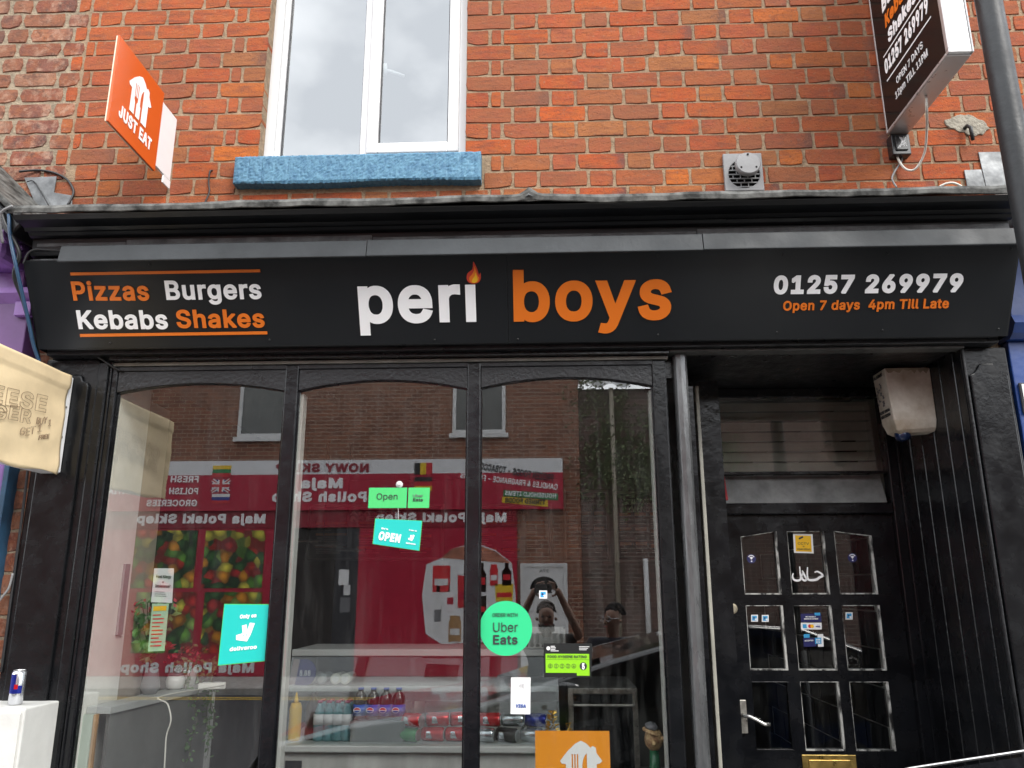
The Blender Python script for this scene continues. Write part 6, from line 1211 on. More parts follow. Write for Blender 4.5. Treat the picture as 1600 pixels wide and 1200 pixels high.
# ================================================================== INSIDE THE SHOP
def st(o): return tag(o, kind='structure')
st(MB().box(-2.3, 2.05, 4.6, 4.7, 0, 2.72).build('back_wall', 'interior_grey'))
st(MB().box(-2.3, 2.05, .02, 5.0, -.01, .0).build('shop_floor', 'floor_light')); st(MB().box(-2.3, 2.05, .06, 5.0, 2.72, 2.76).build('shop_ceiling', 'ceiling_white'))
st(MB().box(1.962, 2.0, .76, 4.6, 0, 2.72).build('side_wall', 'interior_dark'))
wl = MB().box(-2.10, -1.972, .0, .275, 0, 2.72); st(wl.build('side_wall', 'cream_paint'))
st(MB().box(-2.10, -1.985, .276, .52, 0, 2.55).build('side_wall', 'jamb_beige')); st(MB().box(-2.3, -2.1, .27, 4.6, 0, 2.72).build('side_wall', 'interior_dark'))
# dark tiled lobby wall seen through the door
tw = thing('tiled_partition', 'dark tiled inside wall seen through the glazed door', 'wall')
MB().box(1.85, 1.9, .9, 3.4, 0, 2.7).build('backing', 'tile_grey', tw)
tm = bpy.data.meshes.new('tile'); q = MB().box(-.006, 0, 0, .292, 0, .192); tm.from_pydata(q.v, [], q.f); tm.materials.append(mat('tile_dark', (.012, .013, .016), .2))
for r_ in range(12):
    for k in range(8):
        o = bpy.data.objects.new('tile', tm); C.objects.link(o); o.parent = tw; o.location = (1.848, .95+k*.3+(.15 if r_ % 2 else 0), .1+r_*.2)
# electric hand-written/menu boards on the back wall
def menu(px0, px1, py0, py1, Yb, label, seed):
    a, b = at(px0, py1, Yb), at(px1, py0, Yb); t = thing('menu_board', label, 'menu board', 'menu boards along the back wall')
    x0, x1, z0, z1 = a.x, b.x, a.z, b.z
    MB().box(x0, x1, Yb-.02, Yb, z0, z1).build('panel', 'menu_black', t); frame('frame', x0-.025, x1+.025, z0-.025, z1+.025, .025, Yb-.04, Yb-.0, 'menu_frame', t, bevel=.004)
    rs = random.Random(seed); w_ = x1-x0; O = V((x0, Yb-.0205, z0)); hh = z1-z0
    write('AMIGOS', O+X_*w_*.3+Z_*hh*.84, X_, Z_, YN, hh*.08, 'menu_text', t, width=w_*.4, bold=20); write('MENU', O+X_*w_*.3+Z_*hh*.72, X_, Z_, YN, hh*.10, 'menu_text', t, width=w_*.4, bold=25)
    o_ = MB(); l_ = MB()
    for c_ in range(3):
        z = .66
        while z > .1:
            o_.obox(O, X_, Z_, YN, w_*(.05+.32*c_), w_*(.29+.32*c_), hh*z, hh*(z+.05), .0005, .0015); z -= .05
            for k in range(rs.randint(3, 5)):
                if z > .08: l_.obox(O, X_, Z_, YN, w_*(.06+.32*c_), w_*(.06+.32*c_+rs.uniform(.1, .2)), hh*z, hh*(z+.012), .0005, .0012)
                z -= .035
            z -= .07
    o_.build('heading', 'menu_orange', t); tag(l_.build('menu_print', 'menu_text', t), kind='stuff')
menu(482, 690, 792, 872, 3.6, 'black menu board with orange headings, behind the middle pane', 1)
menu(742, 858, 792, 872, 3.6, 'black menu board behind the left half of the right pane', 2)
menu(886, 946, 770, 874, 3.6, 'narrow framed menu board right of the wider ones', 3)
menu(966, 1036, 772, 874, 3.6, 'framed menu board nearest the doorway, with a round pizza picture', 4)
# worktop at the left with its clutter
wt = thing('worktop', 'narrow grey topped counter inside the left pane', 'counter')
a, b, c, d = at(138, 1103, .03), at(172, 1112, .03), at(333, 1068, .62), at(262, 1062, .9)
zt = 1.135
def onz(px, py, z):
    dd = ray(px, py); t = (z-CAM.z)/dd.z; return CAM+dd*t
q = [onz(145, 1108, zt), onz(172, 1112, zt), onz(333, 1069, zt), onz(262, 1062, zt)]
q = [V((-1.97, .02, 0)), V((-1.86, .012, 0)), V((q[2].x, q[2].y, 0)), V((-1.895, q[2].y+.02, 0))]
MB().prism([(p.x, p.y) for p in q], V((0, 0, 0)), X_, V((0, 1, 0)), Z_, zt-.03, zt).build('top', 'chiller_white', wt, bevel=.003)
MB().prism([(q[1].x-.01, q[1].y+.02), (q[2].x-.012, q[2].y-.012), (q[2].x-.03, q[2].y), (q[1].x-.03, q[1].y+.03)], V((0, 0, 0)), X_, V((0, 1, 0)), Z_, .0, zt-.0305).build('front_panel', 'interior_grey', wt)
MB().box(q[2].x-.012, q[2].x+.012, q[2].y-.012, q[2].y+.012, 0, zt-.031).build('leg', 'chiller_white', wt)
MB().box(-1.975, -1.93, .005, .02, .0, zt-.031).build('end_panel', 'panel_green', wt); MB().box(-1.928, -1.91, .008, .02, .0, zt-.031).build('batten', 'timber', wt)
g0 = onz(180, 1075, zt+.0); jx = q[2].y
ja = thing('candle_jar', 'round white jar with dark lid at the back of the counter', 'jar', loc=(0, 0, 0)); jp = V((-1.80, .40, zt))
jp = onz(181, 1077, zt); jp = V((max(jp.x, -1.86), min(jp.y, q[2].y-.08), zt)) if jp.y > 0 else V((-1.84, .3, zt))
MB().lathe([(.022, 0), (.04, .012), (.046, .04), (.038, .066)], jp, 24).build('body', 'pot_white', ja, smooth=True); MB().lathe([(.038, .0665), (.040, .072), (.036, .078)], jp, 24).build('lid', 'ink_grey', ja)
ex = thing('extension_lead', 'white extension socket block lying on the counter', 'socket block')
e0 = jp+V((.13, -.03, 0)); MB().obox(e0, V((.95, .3, 0)), V((-.3, .95, 0)), Z_, 0, .13, 0, .05, .001, .03).build('block', 'cream_paint', ex, bevel=.004)
for k in range(2): MB().obox(e0, V((.95, .3, 0)), V((-.3, .95, 0)), Z_, .02+.055*k, .055+.055*k, .01, .04, .0305, .033).build('socket', 'pot_white', ex)
cable('cable', 'white flex hanging over the counter front in the left pane', [e0+V((.12, .03, .02)), A(252, 1088, .20), A(262, 1100, .14), A(267, 1125, .12), A(260, 1150, .12), A(258, 1180, .12), A(256, 1215, .12)], .0035, 'cable_white')
pp_ = thing('trailing_plant', 'trailing green plant in a white pot spilling over the counter end', 'plant')
pc = V((q[2].x-.13, q[2].y-.06, zt)); MB().lathe([(.045, 0), (.052, .01), (.062, .085), (.058, .09)], pc, 20).build('pot', 'pot_white', pp_, smooth=True)
rs = random.Random(6); stm = MB(); lvs = MB(); red = MB()
def leaf(mb, p, s):
    d = V((rs.uniform(-1, 1), rs.uniform(-1, .3), rs.uniform(-1, .4))).normalized(); u = d.orthogonal().normalized(); nrm = d.cross(u)
    mb.add([p, p+d*s*.5+u*s*.3+nrm*s*.08, p+d*s, p+d*s*.5-u*s*.3+nrm*s*.08], [(0, 1, 2), (0, 2, 3)])
for k in range(15):
    a = rs.uniform(0, 2*pi); p = pc+V((.03*cos(a), .03*sin(a), .09)); path = [p]; ln = rs.uniform(.12, .55) if k < 10 else rs.uniform(.05, .12)
    d = V((.10*cos(a)+.06, .06*sin(a)-.05, .04)); p = p+d; path.append(p)
    nst = int(ln/.03)
    for i in range(nst): p = p+V((rs.uniform(-.012, .012), rs.uniform(-.01, .008), -.03)); path.append(p)
    stm.tube(path, .0015, 4)
    for p_ in path:
        for _ in range(3): leaf(lvs, p_+V((rs.uniform(-.012, .012), rs.uniform(-.012, .012), rs.uniform(-.01, .01))), rs.uniform(.018, .034))
for k in range(60): leaf(red if k % 3 else lvs, pc+V((rs.uniform(-.09, .09), rs.uniform(-.05, .05), .10+rs.uniform(0, .10))), rs.uniform(.02, .04))
stm.build('stem', 'stem', pp_); tag(lvs.build('leaves', 'leaf', pp_), kind='stuff'); tag(red.build('flowers', 'flower_red', pp_), kind='stuff')
fp = thing('flower_spray', 'tall spray of dark red flowers and leaves against the cream reveal', 'plant'); stm = MB(); lvs = MB(); red = MB(); base = V((-1.90, .44, zt))
MB().lathe([(.03, 0), (.045, .03), (.03, .11), (.026, .12)], base, 18).build('vase', 'ink_grey', fp, smooth=True)
for k in range(9):
    p = base+V((0, 0, .12)); path = [p]; d = V((rs.uniform(-.022, .03), rs.uniform(-.04, .01), .062))
    for i in range(rs.randint(3, 5)): p = p+d+V((rs.uniform(-.015, .015), rs.uniform(-.015, .015), 0)); path.append(p)
    stm.tube(path, .002, 4)
    for p_ in path[1:]:
        for _ in range(3): leaf(lvs, p_, rs.uniform(.03, .06))
    for _ in range(3): leaf(red, path[-1]+V((rs.uniform(-.02, .02), rs.uniform(-.02, .02), rs.uniform(-.02, .02))), rs.uniform(.02, .035))
stm.build('stem', 'stem', fp); tag(lvs.build('leaves', 'leaf', fp), kind='stuff'); tag(red.build('flowers', 'flower_red', fp), kind='stuff')
YI = GY+.010
t, O, U, Vv, wd, ht = card('notice', 'white food allergy notice taped inside the left pane', 'notice', [(241, 888), (272, 888), (269, 942), (236, 941)], YI, 'notice', thick=.0006)
write('Food Allergy', O+U*wd*.14+Vv*ht*.72, U, Vv, YN, ht*.09, 'ink', t, width=wd*.72, bold=12); write('or', O+U*wd*.45+Vv*ht*.58, U, Vv, YN, ht*.05, 'ink', t, width=wd*.1, bold=5); write('Intolerance?', O+U*wd*.14+Vv*ht*.44, U, Vv, YN, ht*.09, 'ink', t, width=wd*.72, bold=12)
m_ = MB()
for k in range(3): m_.obox(O, U, Vv, YN, wd*.14, wd*(.6+.05*k), ht*(.30-.06*k), ht*(.315-.06*k), .0005, .001)
tag(m_.build('small_print', 'ink_grey', t), kind='stuff')
t, O, U, Vv, wd, ht = card('notice', 'long green and white price notice beneath the allergy notice', 'notice', [(238, 943), (264, 943), (257, 1017), (231, 1018)], YI, 'notice_green', thick=.0006)
m_ = MB()
for k in range(9): m_.obox(O, U, Vv, YN, wd*.12, wd*(.8 if k % 3 else .6), ht*(.74-.08*k), ht*(.765-.08*k), .0005, .001)
tag(m_.build('small_print', 'sticker_red', t), kind='stuff'); MB().obox(O, U, Vv, YN, wd*.1, wd*.9, ht*.84, ht*.94, .0005, .001).build('heading', 'sticker_yellow', t)
# grey cover strip on the reveal
tr = tag(MB().box(-1.9715, -1.960, .19, .235, 1.42, 1.74).build('trunking', 'board_grey'), 'short grey cover strip on the cream window reveal', 'trunking')
# chiller counter
ch = thing('chiller_counter', 'white chilled display counter with drinks behind the middle and right panes', 'display counter')
cx0, cx1 = -1.31, .075
MB().box(cx0, cx1, .56, 1.25, .0, .86).build('cabinet', 'chiller_dirty', ch, bevel=.006)
MB().box(cx0-.01, cx1+.01, .53, 1.25, .8605, .892).build('deck', 'chiller_white', ch, bevel=.006)
MB().box(cx0, cx1, .68, .72, 1.118, 1.145).build('shelf_edge', 'chiller_white', ch, bevel=.003); MB().box(cx0, cx1, .7205, 1.20, 1.128, 1.14).build('shelf', 'chiller_white', ch)
MB().box(cx0, cx1, .74, .775, 1.285, 1.318).build('top_edge', 'chiller_white', ch, bevel=.003); MB().box(cx0, cx1, .7755, 1.22, 1.30, 1.316).build('top_shelf', 'chiller_white', ch)
MB().box(cx0, cx1, 1.22, 1.25, .893, 1.30).build('back_panel', 'interior_grey', ch); MB().box(cx0, cx1, .80, .83, 1.06, 1.106).build('lamp_rail', 'chiller_white', ch)
for x in (cx0, cx1-.008): MB().prism([(.57, .893), (1.22, .893), (1.22, 1.30), (.75, 1.284)], V((x, 0, 0)), V((0, 1, 0)), Z_, X_, 0, .008).build('end_glass', 'case_glass', ch)
MB().obox(V((cx0, .565, .895)), X_, V((0, .17, .39)).normalized(), V((0, -.39, .17)).normalized(), .009, cx1-cx0-.009, 0, .42, 0, .005).build('front_glass', 'case_glass', ch)
MB().box(cx0+.62, cx0+.64, .80, 1.2, .893, 1.125).build('divider', 'steel_dull', ch)
MB().tube([(cx0+.05, .865, 1.085), (cx1-.05, .865, 1.085)], .008, 10).build('lamp', 'chiller_lamp', ch)
for k, (x0_, x1_, yy_) in enumerate(((455, 497, 846), (493, 536, 853), (529, 566, 860))):  # thin steel rails, not lamps: the dim grey streaks behind the middle pane
    p_, q_ = at(x0_, yy_, 2.2+.12*k), at(x1_, yy_+1, 2.2+.12*k); sl2 = thing('steel_rail', ['unlit strip lamp over the kitchen counter, leftmost of three in the middle pane', 'unlit strip lamp between two others in the middle pane', 'unlit strip lamp nearest the hanging OPEN cards'][k], 'lamp', 'strip lamps over the kitchen counter')
    MB().tube([p_, q_], .005, 8).build('tube', 'rail_grey', sl2); MB().box(p_.x-.02, q_.x+.02, p_.y+.012, p_.y+.03, p_.z-.004, p_.z+.014).build('batten', 'interior_grey', sl2); MB().tube([(p_.x+.05, p_.y+.026, p_.z+.031), (p_.x+.05, p_.y+.026, 2.72)], .004, 6).build('hanger', 'ink', sl2)
b_ = at(455, 1190, .55); MB().box(b_.x-.03, b_.x+.05, .552, .5595, .70, .82).build('controller', 'ink', ch)
def lift(px, py, Y, z): p = at(px, py, Y); return V((p.x, Y, z))
def bottle(name, label, p, prof, body, parts=(), cat='bottle', group=None, n=18):
    t = thing(name, label, cat, group); MB().lathe(prof, p, n).build('body', body, t, smooth=True)
    for nm, pr_, mt in parts: MB().lathe(pr_, p, n).build(nm, mt, t, smooth=True)
    return t
bottle('sauce_bottle', 'yellow squeezy mustard bottle at the left end of the chiller', lift(459, 1160, .66, .893), [(.028, 0), (.031, .01), (.031, .15), (.024, .175)], 'mustard', (('nozzle', [(.014, .1755), (.010, .19), (.003, .225)], 'mustard'),))
bottle('sauce_bottle', 'dark brown sauce bottle next to the yellow mustard bottle', lift(486, 1160, .70, .893), [(.033, 0), (.036, .01), (.036, .15), (.012, .20), (.012, .225)], 'sauce_brown', (('cap', [(.014, .2255), (.014, .25)], 'ink'),))
wb = None
for r_ in range(2):
    for k in range(4):
        p = lift(497+k*14.5, 1160, .66, .893)+V((0, r_*.062, 0))
        if wb is None:
            wb = bottle('water_bottle', 'clear water bottle, front row, nearest the brown sauce bottle in the shrink pack', V((0, 0, 0)), [(.026, 0), (.029, .01), (.028, .06), (.029, .12), (.012, .165), (.012, .175)], 'bottle_water', (('label', [(.0295, .075), (.0295, .125)], 'bottle_label'), ('cap', [(.0135, .1755), (.0135, .188)], mat('cap_pink', (.45, .05, .12), .4))), 'bottle', 'water bottles in the shrink pack'); t = wb
        else: t = copy_tree(wb); t['label'] = f'clear water bottle, {("front", "back")[r_]} row, {("first", "second", "third", "last")[k]} from the left in the shrink pack'
        t.location = p
cb_ = None
sh = tag(MB().box(lift(550, 1130, .655, 0).x, lift(634, 1130, .655, 0).x, .618, .74, .893, .99).build('cola_carton', 'interior_grey'), 'dull grey crate under the row of cola bottles', 'crate')
for k in range(4):
    p = lift(562+k*20, 1130, .655, .991)
    if cb_ is None:
        cb_ = bottle('cola_bottle', 'dark cola bottle with blue label at the left end of its row', V((0, 0, 0)), [(.032, 0), (.035, .012), (.035, .13), (.028, .165), (.013, .19), (.013, .2)], 'cola', (('label', [(.0355, .03), (.0355, .105)], 'label_blue'), ('cap', [(.0145, .2005), (.0145, .215)], 'cap_blue')), 'bottle', 'cola bottles in a row'); t = cb_
        m_ = MB(); m_.loops([ngon(0, 0, .019, 16)], V((-.008, -.0365, .07)), X_, Z_, YN, .001, .002); m_.build('emblem', 'sticker_white', cb_)
        m_ = MB(); m_.loops([[(.016*cos(a), .016*sin(a)) for a in [.15+2.85*k/8 for k in range(9)]]], V((-.008, -.0365, .07)), X_, Z_, YN, .0022, .003); m_.build('emblem', 'sticker_red', cb_)
        m_ = MB(); m_.loops([[(.016*cos(a), .016*sin(a)) for a in [pi+.15+2.85*k/8 for k in range(9)]]], V((-.008, -.0365, .07)), X_, Z_, YN, .0022, .003); m_.build('emblem', 'visa_blue', cb_)
    else: t = copy_tree(cb_); t['label'] = ('', 'dark cola bottle with blue label, second from the left in its row', 'dark cola bottle with blue label, third from the left in its row', 'dark cola bottle with blue label at the right end of its row')[k]
    t.location = p; t.scale = (1, 1, .7)
cans = {}
def can(p, kind, label, group):
    if kind not in cans:
        t = thing('soft_drink_can', label, 'can', group); cans[kind] = t
        MB().lathe([(.026, 0), (.033, .009), (.033, .105), (.027, .115)], V((0, 0, 0)), 18).build('body', 'can_'+kind, t, smooth=True); MB().lathe([(.0272, .1152), (.0272, .118), (.024, .117)], V((0, 0, 0)), 18).build('rim', 'steel', t)
        if kind in ('red', 'dark'):
            m_ = MB(); n = 6
            pts = [(.0334*sin(-.5+1.0*k/n), -.0334*cos(-.5+1.0*k/n)) for k in range(n+1)]
            m_.add([(x, y, .03) for x, y in pts]+[(x, y, .05+.012*i/n) for i, (x, y) in enumerate(pts)], [(k, k+1, n+2+k, n+1+k) for k in range(n)]); m_.build('print', 'can_silver', t)
    else: t = copy_tree(cans[kind]); t['label'] = label; t['group'] = group
    t.location = p
nth = ('first', 'second', 'third', 'fourth')
def lying(px, kind, lv, k, lab, grp):
    can(lift(px, 1163, .66, .893+.0335+lv*.0665)+V((k*.1185, lv*.004, 0)), kind, lab, grp)
for lv in range(2):
    for k in range(3): lying(640+lv*6, ('green', 'red', 'red')[k] if not lv else 'red', lv, k, f'{("green", "red", "red")[k] if not lv else "red"} drinks can lying on its side, {("lower", "upper")[lv]} layer, {nth[k]} from the cola crate', 'drinks cans beside the cola crate')
    for k in range(3):
        kd = ('red', 'silver', 'blue')[k] if lv else ('silver', 'dark', 'silver')[k]
        lying(757+lv*8, kd, lv, k, f'{kd} drinks can lying in the {("lower", "upper")[lv]} layer, {nth[k]} from the mullion, right pane', kd+' drinks cans behind the right pane')
for o in [o for o in S.objects if o.name.startswith('soft_drink_can')]: o.rotation_euler = (random.uniform(-.5, .5), pi/2, 0); o.location.x -= .0575
# price sign and food tubs on the upper shelf
ed = thing('energy_drink_sign', 'blue round edged display sign with a digital price on the chiller shelf', 'display sign')
p = lift(468, 1065, .74, 1.1405); MB().loops([[(p.x+x, p.z+z) for x, z in [(-.055, 0), (.03, 0)]+[(.03+.055*cos(a), .065+.065*sin(a)) for a in [-1.3+2.8*k/10 for k in range(11)]]+[(-.03, .13)]]], V((0, .74, 0)), X_, Z_, YN, 0, .01).build('panel', 'can_blue', ed)
write('8.88', V((p.x, .729, p.z+.05)), X_, Z_, YN, .026, 'letter_white', ed, width=.06, bold=4); MB().loops([[(p.x-.055, p.z), (p.x-.02, p.z), (p.x+.0, p.z+.13), (p.x-.03, p.z+.13)]], V((0, .7285, 0)), X_, Z_, YN, .0, .002).build('stripe', 'can_silver', ed)
for k, (px, lab) in enumerate(((488, 'translucent'), (502, 'translucent'), (524, 'cream'), (539, 'cream'))):
    p = lift(px, 1062, .78, 1.141+.028); t = thing('food_tub', f'{lab} stack of round tubs lying on the chiller shelf, {("left", "right")[k % 2]} one of the pair', 'tub', f'{lab} tubs on the chiller shelf'); MB().lathe([(.026, 0), (.028, .004), (.026, .05), (.024, .16)], p, 18, (0, 1, 0)).build('tub', 'tub' if k > 1 else 'board_grey', t)
    MB().lathe([(.018, .001), (.018, -.003)], p, 16, (0, 1, 0)).build('lid', 'pot_white' if k > 1 else 'tile_grey', t)
# cooker and dark equipment on the right
eq = thing('oven', 'dark oven with a steel framed door behind the right pane', 'oven')
a, b = at(887, 1074, 1.3), at(1000, 1190, 1.3)
MB().box(a.x, b.x, 1.31, 1.9, .0, a.z).build('case', 'interior_grey', eq, bevel=.004); frame('door_frame', a.x, b.x, .55, a.z-.004, .03, 1.285, 1.309, 'steel_dull', eq); MB().box(a.x+.031, b.x-.031, 1.295, 1.3085, .585, a.z-.04).build('oven_glass', 'car_glass', eq)
MB().tube([(a.x+.03, 1.26, .98), (b.x-.03, 1.26, .98)], .008, 8).build('handle', 'steel_dull', eq)
cr_ = thing('plastic_basket', 'pale slotted plastic basket on top of the chiller', 'basket'); p = lift(845, 1003, .9, 1.3185)
bk = MB(); w2, d2, h2 = .13, .10, .10
bk.box(p.x-w2, p.x+w2, .9-d2, .9+d2, p.z, p.z+.008)
for k in range(9): x = p.x-w2+.008+k*(2*w2-.016)/8; bk.box(x-.006, x+.006, .9-d2, .9-d2+.004, p.z+.0081, p.z+h2-.02)
bk.box(p.x-w2, p.x+w2, .9-d2, .9-d2+.005, p.z+h2-.0199, p.z+h2); bk.box(p.x-w2, p.x+w2, .9+d2-.005, .9+d2, p.z+.0081, p.z+h2); bk.box(p.x-w2, p.x-w2+.005, .9-d2+.0051, .9+d2-.0051, p.z+.0081, p.z+h2); bk.box(p.x+w2-.005, p.x+w2, .9-d2+.0051, .9+d2-.0051, p.z+.0081, p.z+h2)
bk.build('basket', 'tile_grey', cr_)
# things standing at the right of the window
dl = thing('display_ledge', 'dark ledge carrying the orange card and ornaments behind the right pane', 'ledge')
a, b = at(830, 1150, .10), at(1044, 1150, .10); zl = .70
MB().box(a.x-.05, .49, .0, .22, zl-.02, zl).build('board', 'black_satin', dl); MB().box(a.x, .48, .02, .20, .0, zl-.0205).build('plinth', 'black_satin', dl)
oc = thing('counter_card', 'orange card with a white house and cutlery logo at the bottom of the right pane', 'card')
a, b = at(836, 1142, .03), at(952, 1143, .03)
MB().box(a.x, b.x, .03, .036, zl+.001, a.z).build('card', 'orange_card', oc); je_logo(V((a.x+.115, .0298, a.z-.225)), X_, Z_, YN, .20, 'letter_white', oc)
go = thing('gold_ornament', 'small gold pine tree ornament with a reindeer above the orange card', 'ornament'); p = lift(863, 1143, .075, 0); zt_ = at(863, 1109, .075).z; zb = zl
MB().lathe([(.03, 0), (.03, .01), (.006, .02), (.006, zt_-zb-.11)], V((p.x, .075, zb)), 14).build('stand', 'gold', go)
tr_ = MB(); rs = random.Random(1); z0 = zt_-.12
for k in range(70):
    h = rs.random(); a = rs.uniform(0, 2*pi); r_ = .036*(1-h)+.004; q = V((p.x+r_*cos(a)*.6, .075+r_*sin(a)*.6, z0+h*.115)); d = V((cos(a), sin(a), .35)); tr_.tube([q, q+d*.016], [.004, .001], 5)
tag(tr_.build('needles', 'gold', go), kind='stuff')
dr = MB(); q = V((p.x+.05, .07, z0)); dr.tube([q+V((-.012, 0, .02)), q+V((.014, 0, .024)), q+V((.02, 0, .045))], [.008, .008, .006], 8); dr.tube([q+V((.018, 0, .045)), q+V((.032, 0, .044))], [.006, .004], 7)
for x in (-.01, .012): dr.tube([q+V((x, 0, .018)), q+V((x-.002, 0, -.03))], .003, 5)
for s_ in (-1, 1): dr.tube([q+V((.02, 0, .05)), q+V((.016+.01*s_, .006*s_, .066)), q+V((.03, .01*s_, .07))], .002, 5)
dr.build('reindeer', 'gold', go)
fb = thing('novelty_bottle', 'green bottle topped by a carved tan figure at the right of the window', 'bottle'); p = lift(1023, 1190, .10, zl+.0005); zs_ = at(1023, 1172, .10).z-zl; zt_ = at(1023, 1140, .10).z-zl
MB().lathe([(.034, 0), (.036, .01), (.036, zs_-.12), (.022, zs_-.06), (.020, zs_)], p, 22).build('body', 'bottle_green', fb, smooth=True)
hd_ = MB(); hd_.lathe([(.02, zs_+.0005), (.036, zs_+.02), (.040, zs_+.045), (.036, zs_+.065), (.026, zs_+.08), (.006, zt_)], p, 16); hd_.lathe([(.006, 0), (.013, .006), (.006, .022)], p+V((.03, -.02, zs_+.045)), 8, (.5, -.5, .4)); hd_.lathe([(.008, 0), (.014, .008), (.004, .02)], p+V((-.005, -.036, zs_+.035)), 8, (0, -1, -.2))
hd_.lathe([(.043, -.003), (.042, .003), (.030, .012)], p+V((-.006, 0, zs_+.072)), 14, (.3, -.15, 1)); hd_.build('figure', 'figure_tan', fb, smooth=True)
MB().lathe([(.026, 0), (.03, .012), (.014, .026)], p+V((-.01, -.004, zs_+.084)), 14, (.25, -.2, 1)).build('cap', 'ink_grey', fb, smooth=True)
# ================================================================== ACROSS THE STREET (seen in the glass)
ob = thing('shop_building', 'brick building across the street with a red and white grocery shop at its foot', 'building')
YW_ = -W
eR = rf(903, 620).x
def slab(name, x0, x1, z0, z1, mt, parent, y=0.0, d=.05, holes=()): return MB().box(x0, x1, YW_-.02+y, YW_-.02+y+d, z0, z1).build(name, mt, parent)
MB().box(-14, eR, YW_-6, YW_, 0, 6.7).build('wall', 'far_brick', ob)
MB().add([(-14.2, YW_+.3, 6.701), (eR+.2, YW_+.3, 6.701), (eR+.2, YW_-6, 6.701), (-14.2, YW_-6, 6.701), (-14.2, YW_-3, 8.3), (eR+.2, YW_-3, 8.3)], [(0, 1, 5, 4), (2, 3, 4, 5), (0, 4, 3), (1, 2, 5), (0, 3, 2, 1)]).build('roof', 'interior_grey', ob)
def owin(px0, px1, pyb, z1):
    a, b = rf(px0, pyb), rf(px1, pyb); f_ = frame('window', a.x, b.x, a.z, z1, .075, YW_+.0, YW_+.05, 'upvc', ob)
    MB().box(a.x+.075, b.x-.075, YW_+.001, YW_+.02, a.z+.075, z1-.075).build('pane', 'window_dim', f_); MB().box(a.x-.06, b.x+.06, YW_+.0, YW_+.09, a.z-.09, a.z-.001).build('window_sill', 'upvc', f_)
owin(371, 455, 684, 6.35); owin(707, 790, 678, 6.35); owin(40, 125, 688, 6.35)
OU = V((-1, 0, 0)); ON = V((0, 1, 0))
sgn = thing('shop_sign', 'red and white shop sign across the street listing groceries, mirrored in the window', 'shop sign')
z_t, z_m, z_b = rf(700, 719).z, rf(700, 741).z, rf(700, 797).z
SX0, SX1 = -9.3, rf(879, 740).x
MB().box(SX0, SX1, YW_+.001, YW_+.15, z_m, z_t).build('white_band', 'shop_white', sgn); MB().box(SX0, SX1, YW_+.001, YW_+.149, z_b, z_m).build('red_band', 'shop_red', sgn)
def ow(text, px_start, px_end, py_base, py_top, mt, Yo=YW_+.151, bold=26, slant=0, py_base2=None):
    a, b = rf(px_start, py_base), rf(px_end, py_base2 or py_base); cap = rf(px_start, py_top).z-rf(px_start, py_base).z
    a = V((a.x, Yo, a.z)); b = V((b.x, Yo, b.z)); U = (b-a).normalized(); Vv = ON.cross(U)
    write(text, a, U, Vv, ON, cap, mt, sgn, width=(b-a).length, bold=bold, thick=.01, slant=slant)
ow('FRESH FRUIT & VEG', 316, 178, 755, 745, 'letter_white'); ow('POLISH CONTENENTIAL', 315, 168, 773.5, 763.5, 'letter_white'); ow('GROCERIES', 313, 234, 792, 782, 'letter_white')
ow('NOWY SKLEP', 580, 434, 739, 725.5, 'shop_darkred', bold=40); ow('Maja', 540, 472, 764, 748, 'letter_white', bold=44); ow('Polish Shop', 577, 428, 785, 769, 'letter_white', bold=44)
ow('FROZEN FOODS - TOBACCO', 864, 750, 754, 743, 'ink', bold=24, py_base2=735); ow('CANDLES & FRAGRANCE - FLOWERS', 871, 720, 767, 758, 'letter_white', bold=20, py_base2=748)
for c_, (x0, x1, ya, yb) in (('flag_green', (787, 872, 783, 771)), ('flag_yellow', (785, 856, 793, 781))):
    a, b = rf(x1, ya), rf(x0, yb); MB().prism([(a.x, a.z), (b.x, a.z+.09), (b.x, b.z+.05), (a.x, b.z-.03)], V((0, YW_+.15, 0)), X_, Z_, ON, .0, .008).build('strip', c_, sgn)
ow('HOUSEHOLD ITEMS', 869, 789, 780, 773, 'letter_white', Yo=YW_+.16, bold=24, py_base2=775); ow('TINNED FOODS', 852, 789, 790, 782.5, 'ink', Yo=YW_+.16, bold=24, py_base2=786)
def oflag(px0, px1, py0, py1, cols, horiz=True, name='flag'):
    a, b = rf(px0, py1), rf(px1, py0); n = len(cols)
    for k, c_ in enumerate(cols):
        if horiz: MB().box(a.x, b.x, YW_+.151, YW_+.158, b.z-(b.z-a.z)*(k+1)/n, b.z-(b.z-a.z)*k/n).build('flag_stripe', c_, sgn)
        else: MB().box(b.x-(b.x-a.x)*(k+1)/n, b.x-(b.x-a.x)*k/n, YW_+.151, YW_+.158, a.z, b.z).build('flag_stripe', c_, sgn)
oflag(336, 366, 729, 747, ('flag_yellow', 'flag_green', 'flag_red')); oflag(335, 364, 773, 788, ('shop_white', 'flag_navy', 'flag_red'))
a, b = rf(335, 770), rf(364, 751); MB().box(a.x, b.x, YW_+.151, YW_+.156, a.z, b.z).build('flag_field', 'flag_navy', sgn)
wm, rm = MB(), MB(); cx, cz = (a.x+b.x)/2, (a.z+b.z)/2; hw, hh = (b.x-a.x)/2, (b.z-a.z)/2
for s_ in (-1, 1):
    d = V((hw, 0, hh*s_)); Ld = d.length; wm.obox(V((cx, YW_+.156, cz)), d.normalized(), ON.cross(d.normalized()), ON, -Ld, Ld, -.035, .035, .0005, .001); rm.obox(V((cx, YW_+.156, cz)), d.normalized(), ON.cross(d.normalized()), ON, -Ld, Ld, -.012, .012, .0012, .0016)
